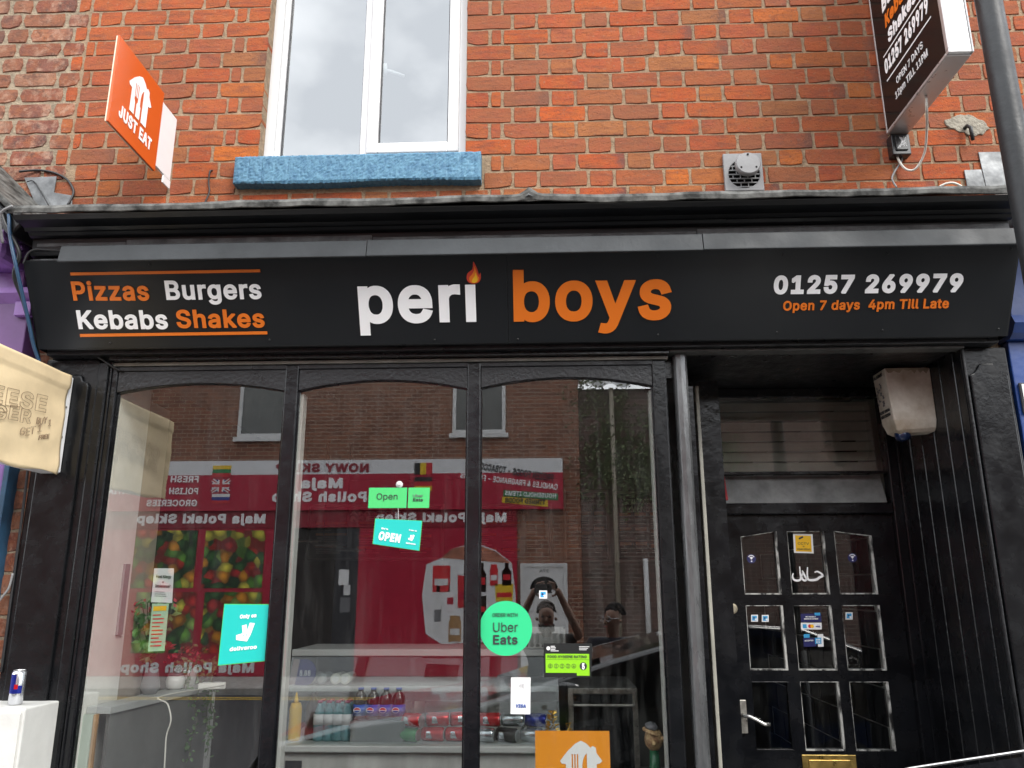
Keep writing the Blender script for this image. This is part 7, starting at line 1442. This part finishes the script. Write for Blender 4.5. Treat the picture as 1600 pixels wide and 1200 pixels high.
wm.box(cx-hw, cx+hw, YW_+.158, YW_+.159, cz-.06, cz+.06); wm.box(cx-.06, cx+.06, YW_+.158, YW_+.1592, cz-hh, cz+hh); rm.box(cx-hw, cx+hw, YW_+.1593, YW_+.1598, cz-.03, cz+.03); rm.box(cx-.03, cx+.03, YW_+.1593, YW_+.16, cz-hh, cz+hh)
wm.build('flag_cross', 'shop_white', sgn); rm.build('flag_cross', 'flag_red', sgn)
oflag(649, 677, 725, 743, ('flag_red', 'flag_yellow', 'flag_black'), False); oflag(649, 677, 747, 768, ('flag_black', 'flag_red', 'flag_yellow'))
# lower shop front
lf = thing('grocery_shopfront', 'red grocery shopfront across the street with fruit pictures and a dark doorway', 'shopfront')
x0, x1 = -9.3, rf(808, 900).x
zg = .02
MB().box(x0, x1, YW_+.001, YW_+.08, z_b-.34, z_b-.002).build('lower_sign', 'shop_darkred', lf)
MB().box(x0, rf(455, 900).x, YW_+.001, YW_+.06, .0, z_b-.342).build('panel', 'shop_red', lf); MB().box(rf(560, 900).x, x1, YW_+.001, YW_+.06, .0, z_b-.342).build('panel', 'shop_red', lf)
MB().box(rf(455, 900).x, rf(524, 900).x, YW_+.001, YW_+.012, .0, z_b-.342).build('doorway', 'interior_dark', lf); MB().box(rf(524, 900).x, rf(560, 900).x, YW_+.001, YW_+.05, .0, z_b-.342).build('door', 'ink', lf)
sgn2, sgn = sgn, lf
ow('Maja Polski Sklep', 418, 216, 818, 803, 'letter_white', YW_+.082, bold=46); ow('Maja Polski Sklep', 793, 588, 816, 801, 'letter_white', YW_+.082, bold=46)
ow('Maja Polish Shop', 400, 190, 1050, 1034, 'notice', YW_+.062, bold=46)
for (pa, pb, qa, qb) in ((206, 312, 829, 919), (316, 417, 829, 919), (206, 310, 925, 1020), (314, 412, 925, 1020)):
    a, b = rf(pa, qb), rf(pb, qa); MB().box(a.x, b.x, YW_+.061, YW_+.07, a.z, b.z).build('fruit_picture', 'fruit_print', lf)
o8 = [(667, 882), (690, 872), (706, 858), (742, 848), (775, 860), (800, 880), (806, 930), (806, 985), (780, 1002), (690, 1006), (666, 990), (660, 930)]
P = [rf(x, y) for x, y in o8]; MB().prism([(p.x, p.z) for p in P], V((0, YW_+.06, 0)), X_, Z_, ON, .001, .01).build('poster', 'shop_white', lf)
def product(px, py0, py1, w_, kind, c_):
    a, b = rf(px, py1), rf(px, py0); h = b.z-a.z; w2 = w_*.5
    sh_ = {'bottle': [(-w2, 0), (w2, 0), (w2, .62*h), (w2*.4, .78*h), (w2*.4, h), (-w2*.4, h), (-w2*.4, .78*h), (-w2, .62*h)], 'jar': [(-w2, 0), (w2, 0), (w2, .8*h), (w2*.8, .84*h), (w2*.8, h), (-w2*.8, h), (-w2*.8, .84*h), (-w2, .8*h)], 'bag': [(-w2*.9, 0), (w2*.9, .03*h), (w2, h), (.3*w2, .96*h), (-w2, .99*h)], 'box': [(-w2, 0), (w2, 0), (w2, h), (-w2, h)]}[kind]
    MB().prism([(a.x+x, a.z+z) for x, z in sh_], V((0, YW_+.07, 0)), X_, Z_, ON, .001, .008).build('product_picture', c_, lf)
    lab = [(a.x-w2*.8, a.z+.25*h), (a.x+w2*.8, a.z+.25*h), (a.x+w2*.8, a.z+.5*h), (a.x-w2*.8, a.z+.5*h)]
    MB().prism(lab, V((0, YW_+.0785, 0)), X_, Z_, ON, 0, .004).build('product_picture', {'cola': 'sticker_red', 'notice': 'ink_grey', 'flag_yellow': 'sticker_red', 'timber': 'notice', 'sticker_red': 'notice'}.get(c_, 'shop_red'), lf)
for q in ((690, 884, 925, .34, 'box', 'sticker_red'), (684, 915, 990, .16, 'bottle', 'notice'), (704, 912, 955, .15, 'bottle', 'bottle_label'), (711, 962, 1002, .24, 'jar', 'timber'), (722, 898, 950, .17, 'bag', 'flag_red'), (753, 880, 925, .17, 'bottle', 'cola'), (772, 882, 915, .15, 'jar', 'sticker_red'), (792, 880, 915, .18, 'bottle', 'cola'), (788, 912, 940, .36, 'bag', 'flag_yellow'), (752, 930, 965, .2, 'bag', 'cola'), (735, 965, 1002, .2, 'jar', 'mustard'), (770, 950, 990, .2, 'box', 'flag_green')): product(*q)
MB().prism([(rf(x, y).x, rf(x, y).z) for x, y in ((690, 872), (706, 858), (742, 850), (775, 862), (798, 880))], V((0, YW_+.07, 0)), X_, Z_, ON, .001, .005).build('product_picture', 'ham_print', lf)
for k, (x, y, s_) in enumerate(((538, 902, 12), (543, 922, 8), (540, 945, 12))):
    a, b = rf(x-s_*.7, y+s_), rf(x+s_*.7, y-s_); MB().box(a.x, b.x, YW_+.0505, YW_+.053, a.z, b.z).build('door_sticker', ('sticker_white', 'notice', 'ink_grey')[k], lf)
sgn = sgn2
# white front door
od = thing('house_door', 'white front door numbered 27A across the street beside the grocery', 'door')
a, b = rf(814, 1050), rf(886, 880); frame('door_frame', a.x, b.x, .0, b.z, .07, YW_+.001, YW_+.06, 'upvc', od); MB().box(a.x+.07, b.x-.07, YW_+.001, YW_+.04, .02, b.z-.07).build('door_leaf', 'upvc', od)
m_ = MB(); cx = (a.x+b.x)/2; m_.loops([[(cx+.27*cos(pi*k/16), 1.62+.24*sin(pi*k/16)) for k in range(17)]], V((0, YW_+.04, 0)), X_, Z_, ON, .001, .008); m_.build('fanlight', 'car_glass', od)
write('27A', V((cx+.11, YW_+.041, 1.93)), OU, Z_, ON, .07, 'ink', od, width=.2, bold=10); MB().box(cx-.13, cx+.13, YW_+.041, YW_+.05, 1.02, 1.07).build('letter_plate', 'steel_dull', od)
for (p0, p1) in ((1.2, 1.5), (.2, .9)):
    for s_ in (-1, 1): MB().box(cx+s_*.17-.12, cx+s_*.17+.12, YW_+.0405, YW_+.048, p0, p1).build('door_panel', 'upvc', od)
# ivy covered lower building to the right
rb = thing('brick_building', 'lower dark brick building across the street, overgrown with ivy', 'building')
ez = rf(960, 606).z
MB().box(eR+.01, 14, YW_-6, YW_-.1, 0, ez).build('wall', 'far_brick_dark', rb)
rfz = MB(); n = 160; vs = []
for i in range(n+1):
    x = eR+.05+(14-eR)*i/n; b_ = .05*sin(i*1.05); vs += [(x, YW_+.1, ez+.02+b_), (x, YW_-3, ez+1.0+b_)]
rfz.add(vs, [(2*i, 2*i+2, 2*i+3, 2*i+1) for i in range(n)]); rfz.build('roof', 'roof_sheet', rb)
pz = MB().tube([(rf(958, 700).x, YW_-.03, 0), (rf(958, 700).x, YW_-.03, ez)], .05, 10).build('downpipe', 'downpipe', rb, smooth=True)
MB().tube([(rf(1010, 900).x, YW_-.03, 0), (rf(1010, 900).x, YW_-.03, 2.2)], .05, 10).build('downpipe', 'upvc', rb, smooth=True)
iv = thing('ivy', 'straggling ivy climbing the dark brick wall across the street', 'climbing plant'); rs = random.Random(21); sm, lm = MB(), MB()
for k in range(46):
    x = rs.uniform(eR-.15, 4.2); z = rs.uniform(3.2, 3.6) if k % 2 else rs.uniform(3.4, 5.2); path = []
    for i in range(rs.randint(10, 22)):
        path.append(V((x, YW_-.085+rs.uniform(0, .05), z))); x += rs.uniform(-.12, .12); z += rs.uniform(-.02, .16)
        if z > ez+.25: break
    if len(path) > 1: sm.tube(path, .008, 4)
    for p_ in path:
        for _ in range(7): leaf(lm, p_+V((rs.gauss(0, .14), abs(rs.gauss(0, .05)), rs.gauss(0, .12))), rs.uniform(.05, .11))
sm.build('stems', 'ivy_stem', iv); tag(lm.build('leaves', 'ivy', iv), kind='stuff')

# ================================================================== PARKED CAR by the kerb, its roof just in view
car = thing('parked_car', 'black parked car at the kerb, only its bright edged roof line showing', 'car')
sec_ = [(-1.75, .48, .62, .74), (-1.72, .40, .70, .80), (-1.0, .30, .86, .86), (-.42, .28, .93, .88)]
cy0, cy1 = -3.26, -1.62
prof = [(-1.78, .35), (-1.80, .55), (-1.72, .70), (-1.2, .83), (-.45, .93), (.0, 1.06), (.42, 1.192), (.75, 1.276), (1.05, 1.325), (1.45, 1.355), (2.1, 1.315), (2.6, 1.13), (3.0, .95), (3.05, .70), (3.02, .35)]
body = MB(); n = len(prof); rows = []
for f_, yi in ((0, 0), (.10, .035), (.5, .06), (.9, .035), (1, 0)):
    pass
def width_at(z): return .0 if z < .9 else (z-.9)*.42
for j, tt in enumerate([0, .04, .16, .5, .84, .96, 1]):
    row = []
    for (x, z) in prof:
        y = cy0+(cy1-cy0)*tt; ins = width_at(z); y = cy0+ins+(cy1-cy0-2*ins)*tt
        dz = {0: -.03, .04: -.008, .16: .006, .5: .012, .84: .006, .96: -.008, 1: -.03}[tt] if z > .6 else 0
        row.append((x, y, z+dz))
    rows.append(row)
vs = [p for r_ in rows for p in r_]
body.add(vs, [(j*n+i, j*n+(i+1) % n, (j+1)*n+(i+1) % n, (j+1)*n+i) for j in range(6) for i in range(n)]+[tuple(range(n)), tuple(reversed(range(6*n, 7*n)))])
body.build('body', 'car_black', car, bevel=.01)
for s_, yy in ((1, cy1), (-1, cy0)):
    gl_ = [(.05, .96), (.50, 1.15), (.80, 1.225), (1.2, 1.26), (1.6, 1.265), (2.05, 1.225), (2.45, 1.10), (2.5, .96)]
    P = [V((x, yy-s_*(width_at(z)-.006), z)) for x, z in gl_]; Q = [p+V((0, s_*.006, 0)) for p in P]; k = len(P)
    MB().add(P+Q, [tuple(range(k)), tuple(reversed(range(k, 2*k)))]+[(i, (i+1) % k, k+(i+1) % k, k+i) for i in range(k)]).build('side_window', 'car_glass', car)
    MB().tube([V((x, yy-s_*(width_at(z)-.004), z+.0)) for x, z in [(-.02, 1.042), (.42, 1.178), (.75, 1.262), (1.05, 1.311), (1.45, 1.341), (2.1, 1.301), (2.6, 1.12)]], .0032, 8).build('trim_strip', 'chrome', car, smooth=True)
    for wx in (-1.05, 2.25):
        MB().lathe([(.20, 0), (.31, .0), (.32, .03), (.32, .17), (.31, .20), (.2, .2)], (wx, yy-s_*.1-.1*0-(.1 if s_ > 0 else -.1)+(-.1 if s_ < 0 else .0), .21), 28, (0, 1, 0)).build('tyre', 'rubber', car)
        MB().lathe([(.205, .03), (.21, .19), (.06, .17)], (wx, yy-s_*.1-(.1 if s_ > 0 else -.1)+(-.1 if s_ < 0 else .0), .21), 20, (0, 1, 0)).build('rim', 'steel', car)
    MB().box(-1.66, -1.45, yy-s_*.25-.1, yy-s_*.25+.1, .60, .72).build('headlight', 'chrome', car, bevel=.02); MB().box(2.98, 3.06, yy-s_*.25-.12, yy-s_*.25+.12, .70, .84).build('tail_light', 'lamp_red', car, bevel=.02)
    MB().box(.05, .22, yy+s_*.02-.07, yy+s_*.02+.07, .95, 1.07).build('wing_mirror', 'car_black', car, bevel=.03)
ws = [(-.36, .955), (.36, 1.178)]
MB().add([V((ws[0][0], cy0+.18, ws[0][1]+.012)), V((ws[0][0], cy1-.18, ws[0][1]+.012)), V((ws[1][0], cy1-.26, ws[1][1]+.016)), V((ws[1][0], cy0+.26, ws[1][1]+.016))]+[V((ws[0][0], cy0+.18, ws[0][1]+.004)), V((ws[0][0], cy1-.18, ws[0][1]+.004)), V((ws[1][0], cy1-.26, ws[1][1]+.006)), V((ws[1][0], cy0+.26, ws[1][1]+.006))], [(0, 1, 2, 3), (7, 6, 5, 4), (0, 4, 5, 1), (1, 5, 6, 2), (2, 6, 7, 3), (3, 7, 4, 0)]).build('windscreen', 'car_glass', car)

# ================================================================== THE TWO PEOPLE MIRRORED IN THE GLASS
def skin_body(name, verts, edges, radii, mt, parent, sub=2, root=0):
    me = bpy.data.meshes.new(name); me.from_pydata(verts, edges, []); o = bpy.data.objects.new(name, me); C.objects.link(o)
    sk = o.modifiers.new('skin', 'SKIN'); sk.use_smooth_shade = True
    if not me.skin_vertices: me.attributes
    for i, r_ in enumerate(radii):
        me.skin_vertices[0].data[i].radius = r_ if isinstance(r_, tuple) else (r_, r_)
        me.skin_vertices[0].data[i].use_root = i == root
    sb = o.modifiers.new('sub', 'SUBSURF'); sb.levels = sub; sb.render_levels = sub
    me.materials.append(MT[mt]); o.parent = parent; return o
def add_skin_layer(me):
    bm = bmesh.new(); bm.from_mesh(me); bm.verts.layers.skin.verify(); bm.to_mesh(me); bm.free()
_old = skin_body
def skin_body(name, verts, edges, radii, mt, parent, sub=2, root=0):
    me = bpy.data.meshes.new(name); me.from_pydata([tuple(v) for v in verts], edges, []); add_skin_layer(me)
    for i, r_ in enumerate(radii):
        d = me.skin_vertices[0].data[i]; d.radius = r_ if isinstance(r_, tuple) else (r_, r_); d.use_root = i == root
    o = bpy.data.objects.new(name, me); C.objects.link(o); o.modifiers.new('skin', 'SKIN').use_smooth_shade = True
    sb = o.modifiers.new('sub', 'SUBSURF'); sb.levels = sub; sb.render_levels = sub
    me.materials.append(MT[mt]); o.parent = parent; return o
def person(label, O, face, hands, shirt, sleeve_skin, hair, glasses=False, beard=False):
    """O: feet point; face: yaw of the head; hands: None or [(x,y,z),(x,y,z)] world"""
    t = thing('person', label, 'person'); O = V(O); H = 1.42      # eye line drives the rest
    sh = 1.28; w_ = .185
    el, ha = [], []
    for s_, h in zip((-1, 1), hands):
        S_ = O+V((s_*w_, 0, sh)); Hn = V(h); mid = (S_+Hn)/2; E = mid+V((s_*.15, -.02, -.17)) if Hn.z > 1.2 else mid+V((s_*.03, -.05, 0)); el.append(E); ha.append(Hn)
    # clothes: torso and sleeves, one surface
    tv = [O+V((0, 0, .92)), O+V((0, 0, 1.08)), O+V((0, 0, 1.24)), O+V((0, 0, 1.32))]; te = [(0, 1), (1, 2), (2, 3)]; tr = [(.17, .12), (.165, .115), (.17, .11), (.09, .075)]
    for s_, E in zip((-1, 1), el):
        b_ = len(tv); S_ = O+V((s_*w_, 0, sh-.015)); tv += [S_, S_+(E-S_)*.75]; te += [(2, b_), (b_, b_+1)]; tr += [.068, .052]
    skin_body('shirt', tv, te, tr, shirt, t)
    lv = [O+V((0, 0, .95)), O+V((0, 0, .85))]; le = [(0, 1)]; lr = [(.16, .115), (.165, .12)]
    for s_ in (-1, 1):
        b_ = len(lv); lv += [O+V((s_*.09, 0, .72)), O+V((s_*.10, -.01, .45)), O+V((s_*.10, 0, .07))]; le += [(1, b_), (b_, b_+1), (b_+1, b_+2)]; lr += [.085, .062, .05]
    skin_body('trousers', lv, le, lr, 'trouser', t)
    for s_ in (-1, 1): skin_body('shoe', [O+V((s_*.10, -.05, .045)), O+V((s_*.11, .06, .045)), O+V((s_*.115, .16, .03))], [(0, 1), (1, 2)], [.045, .045, .035], 'cloth_black', t, 1)
    # head, neck, arms and hands
    Q = Matrix.Rotation(face, 3, 'Z'); hc = O+V((0, .02, 1.47))
    bv = [O+V((0, 0, 1.27)), O+V((0, .005, 1.35)), hc+Q@V((0, .0, -.06)), hc+Q@V((0, .0, .04)), hc+Q@V((0, -.01, .10))]; be = [(0, 1), (1, 2), (2, 3), (3, 4)]; br = [.06, .055, (.068, .08), (.078, .095), (.06, .07)]
    skin_body('head', bv, be, br, 'skin', t)
    fc = MB(); fc.lathe([(.004, .02), (.012, .0), (.016, -.018), (.006, -.026)], hc+Q@V((0, .098, -.01)), 10, (0, 0, 1))
    for s_ in (-1, 1): fc.lathe([(.012, 0), (.016, .012), (.008, .022)], hc+Q@V((s_*.078, -.005, -.01)), 10, Q@V((s_, -.3, 0)))
    fc.build('face', 'skin', t, smooth=True)
    ey = MB()
    for s_ in (-1, 1): ey.lathe([(.011, 0), (.011, .006), (.004, .010)], hc+Q@V((s_*.032, .082, .012)), 10, Q@V((0, 1, 0)))
    ey.build('eye', 'ink', t); MB().obox(hc+Q@V((0, .088, -.056)), Q@V((1, 0, 0)), V((0, 0, 1)), Q@V((0, 1, 0)), -.024, .024, -.004, .004, 0, .006).build('mouth', 'flower_red', t, bevel=.003)
    hm = MB(); rs = random.Random(3)
    for k in range(120):
        u, v_ = rs.uniform(0, 2*pi), rs.uniform(.05, 1.4); d = V((cos(u)*cos(v_), sin(u)*cos(v_)-.35, sin(v_)+.1)); p = hc+Q@V((0, -.012, .035))+Q@V((d.x*.083, d.y*.098, d.z*.098)); hm.lathe([(.004, -.006), (.018, 0), (.003, .012)], p, 6, Q@d)
    if beard:
        for k in range(70):
            u = rs.uniform(.1, pi-.1); z = rs.uniform(-.115, -.05); hm.lathe([(.004, -.004), (.012, 0), (.002, .010)], hc+Q@V((cos(u)*.066, sin(u)*.088-.0, z)), 6, Q@V((cos(u), sin(u), -.4)))
    hm.build('hair', hair, t, smooth=True)
    if glasses:
        g = MB()
        for s_ in (-1, 1):
            g.tube([hc+Q@V((s_*.036+.028*cos(a), .104, .012+.022*sin(a))) for a in [2*pi*k/14 for k in range(15)]], .003, 5); g.tube([hc+Q@V((s_*.064, .10, .016)), hc+Q@V((s_*.082, .0, .016))], .003, 5)
        g.tube([hc+Q@V((-.008, .105, .016)), hc+Q@V((.008, .105, .016))], .003, 5); g.build('glasses', 'lens_clear', t)
    for s_, E, Hn in zip((-1, 1), el, ha):
        S_ = O+V((s_*w_, 0, sh-.015)); d = (Hn-E).normalized(); m0 = S_+(E-S_)*.6
        av = [m0, E, E+(Hn-E)*.5, Hn-d*.02, Hn+d*.03]; ae = [(0, 1), (1, 2), (2, 3), (3, 4)]; ar = [.042, .042, .038, .028, (.036, .022)]
        skin_body('arm', av, ae, ar, 'skin', t)
        inw = V((-s_, 0, 0)); upv = V((0, 0, 1)) if Hn.z > 1.2 else V((0, .3, -1)); fwd = V((0, 1, 0))
        for k in range(4):
            f0 = Hn+d*.045+fwd*.0+inw*(.0)+V((0, 0, .024-.016*k)) if Hn.z > 1.2 else Hn+d*.05+V((0, .024-.016*k, 0))
            ln = (.072, .08, .075, .06)[k]; dr_ = (inw*.85+upv*.25+fwd*.25).normalized() if Hn.z > 1.2 else (d+inw*.1).normalized()
            skin_body('finger', [f0, f0+dr_*ln*.45, f0+dr_*ln*.8+fwd*.008, f0+(dr_+fwd*.05*0)*ln+fwd*.016], [(0, 1), (1, 2), (2, 3)], [.0095, .009, .0085, .0075], 'skin', t, 1)
        skin_body('thumb', [Hn, Hn+inw*.03+V((0, .0, -.035)), Hn+inw*.06+V((0, .0, -.04))], [(0, 1), (1, 2)], [.012, .011, .009], 'skin', t, 1)
    return t
person('bearded person in a black shirt holding up a phone to photograph the shopfront', (.03, -3.93, -.10), 0, [(-.075, -3.70, 1.60), (.135, -3.70, 1.60)], 'cloth_black', True, 'hair', beard=True)
person('person in glasses and a navy top standing beside the photographer', (.62, -3.95, -.12), .75, [(.42, -3.80, .92), (.80, -3.90, .85)], 'cloth_navy', False, 'cloth_black', glasses=True)
ph = thing('phone', 'black mobile phone held sideways by the bearded person', 'phone')
MB().box(-.072, .078, -3.612, -3.603, 1.585, 1.662).build('case', 'ink', ph, bevel=.004); MB().lathe([(.010, 0), (.010, .003), (.007, .0035)], (.05, -3.6025, 1.638), 14, (0, 1, 0)).build('camera_lens', 'car_glass', ph)

# ------------------------------------------------------------------ stand every Empty at the foot of its thing
bpy.context.view_layer.update()
def desc(o):
    for c_ in o.children: yield c_; yield from desc(c_)
for o in [o for o in S.objects if o.type == 'EMPTY' and o.parent is None and o.location.length < 1e-6]:
    lo, hi = V((1e9,)*3), V((-1e9,)*3)
    for c_ in desc(o):
        if c_.type != 'MESH': continue
        for b_ in c_.bound_box:
            p = c_.matrix_world @ V(b_); lo = V(map(min, lo, p)); hi = V(map(max, hi, p))
    if lo.x > 1e8: continue
    b_ = V(((lo.x+hi.x)/2, (lo.y+hi.y)/2, lo.z)); o.location = b_; Mi = Matrix.Translation(-b_)
    for c_ in o.children: c_.matrix_parent_inverse = Mi @ c_.matrix_parent_inverse
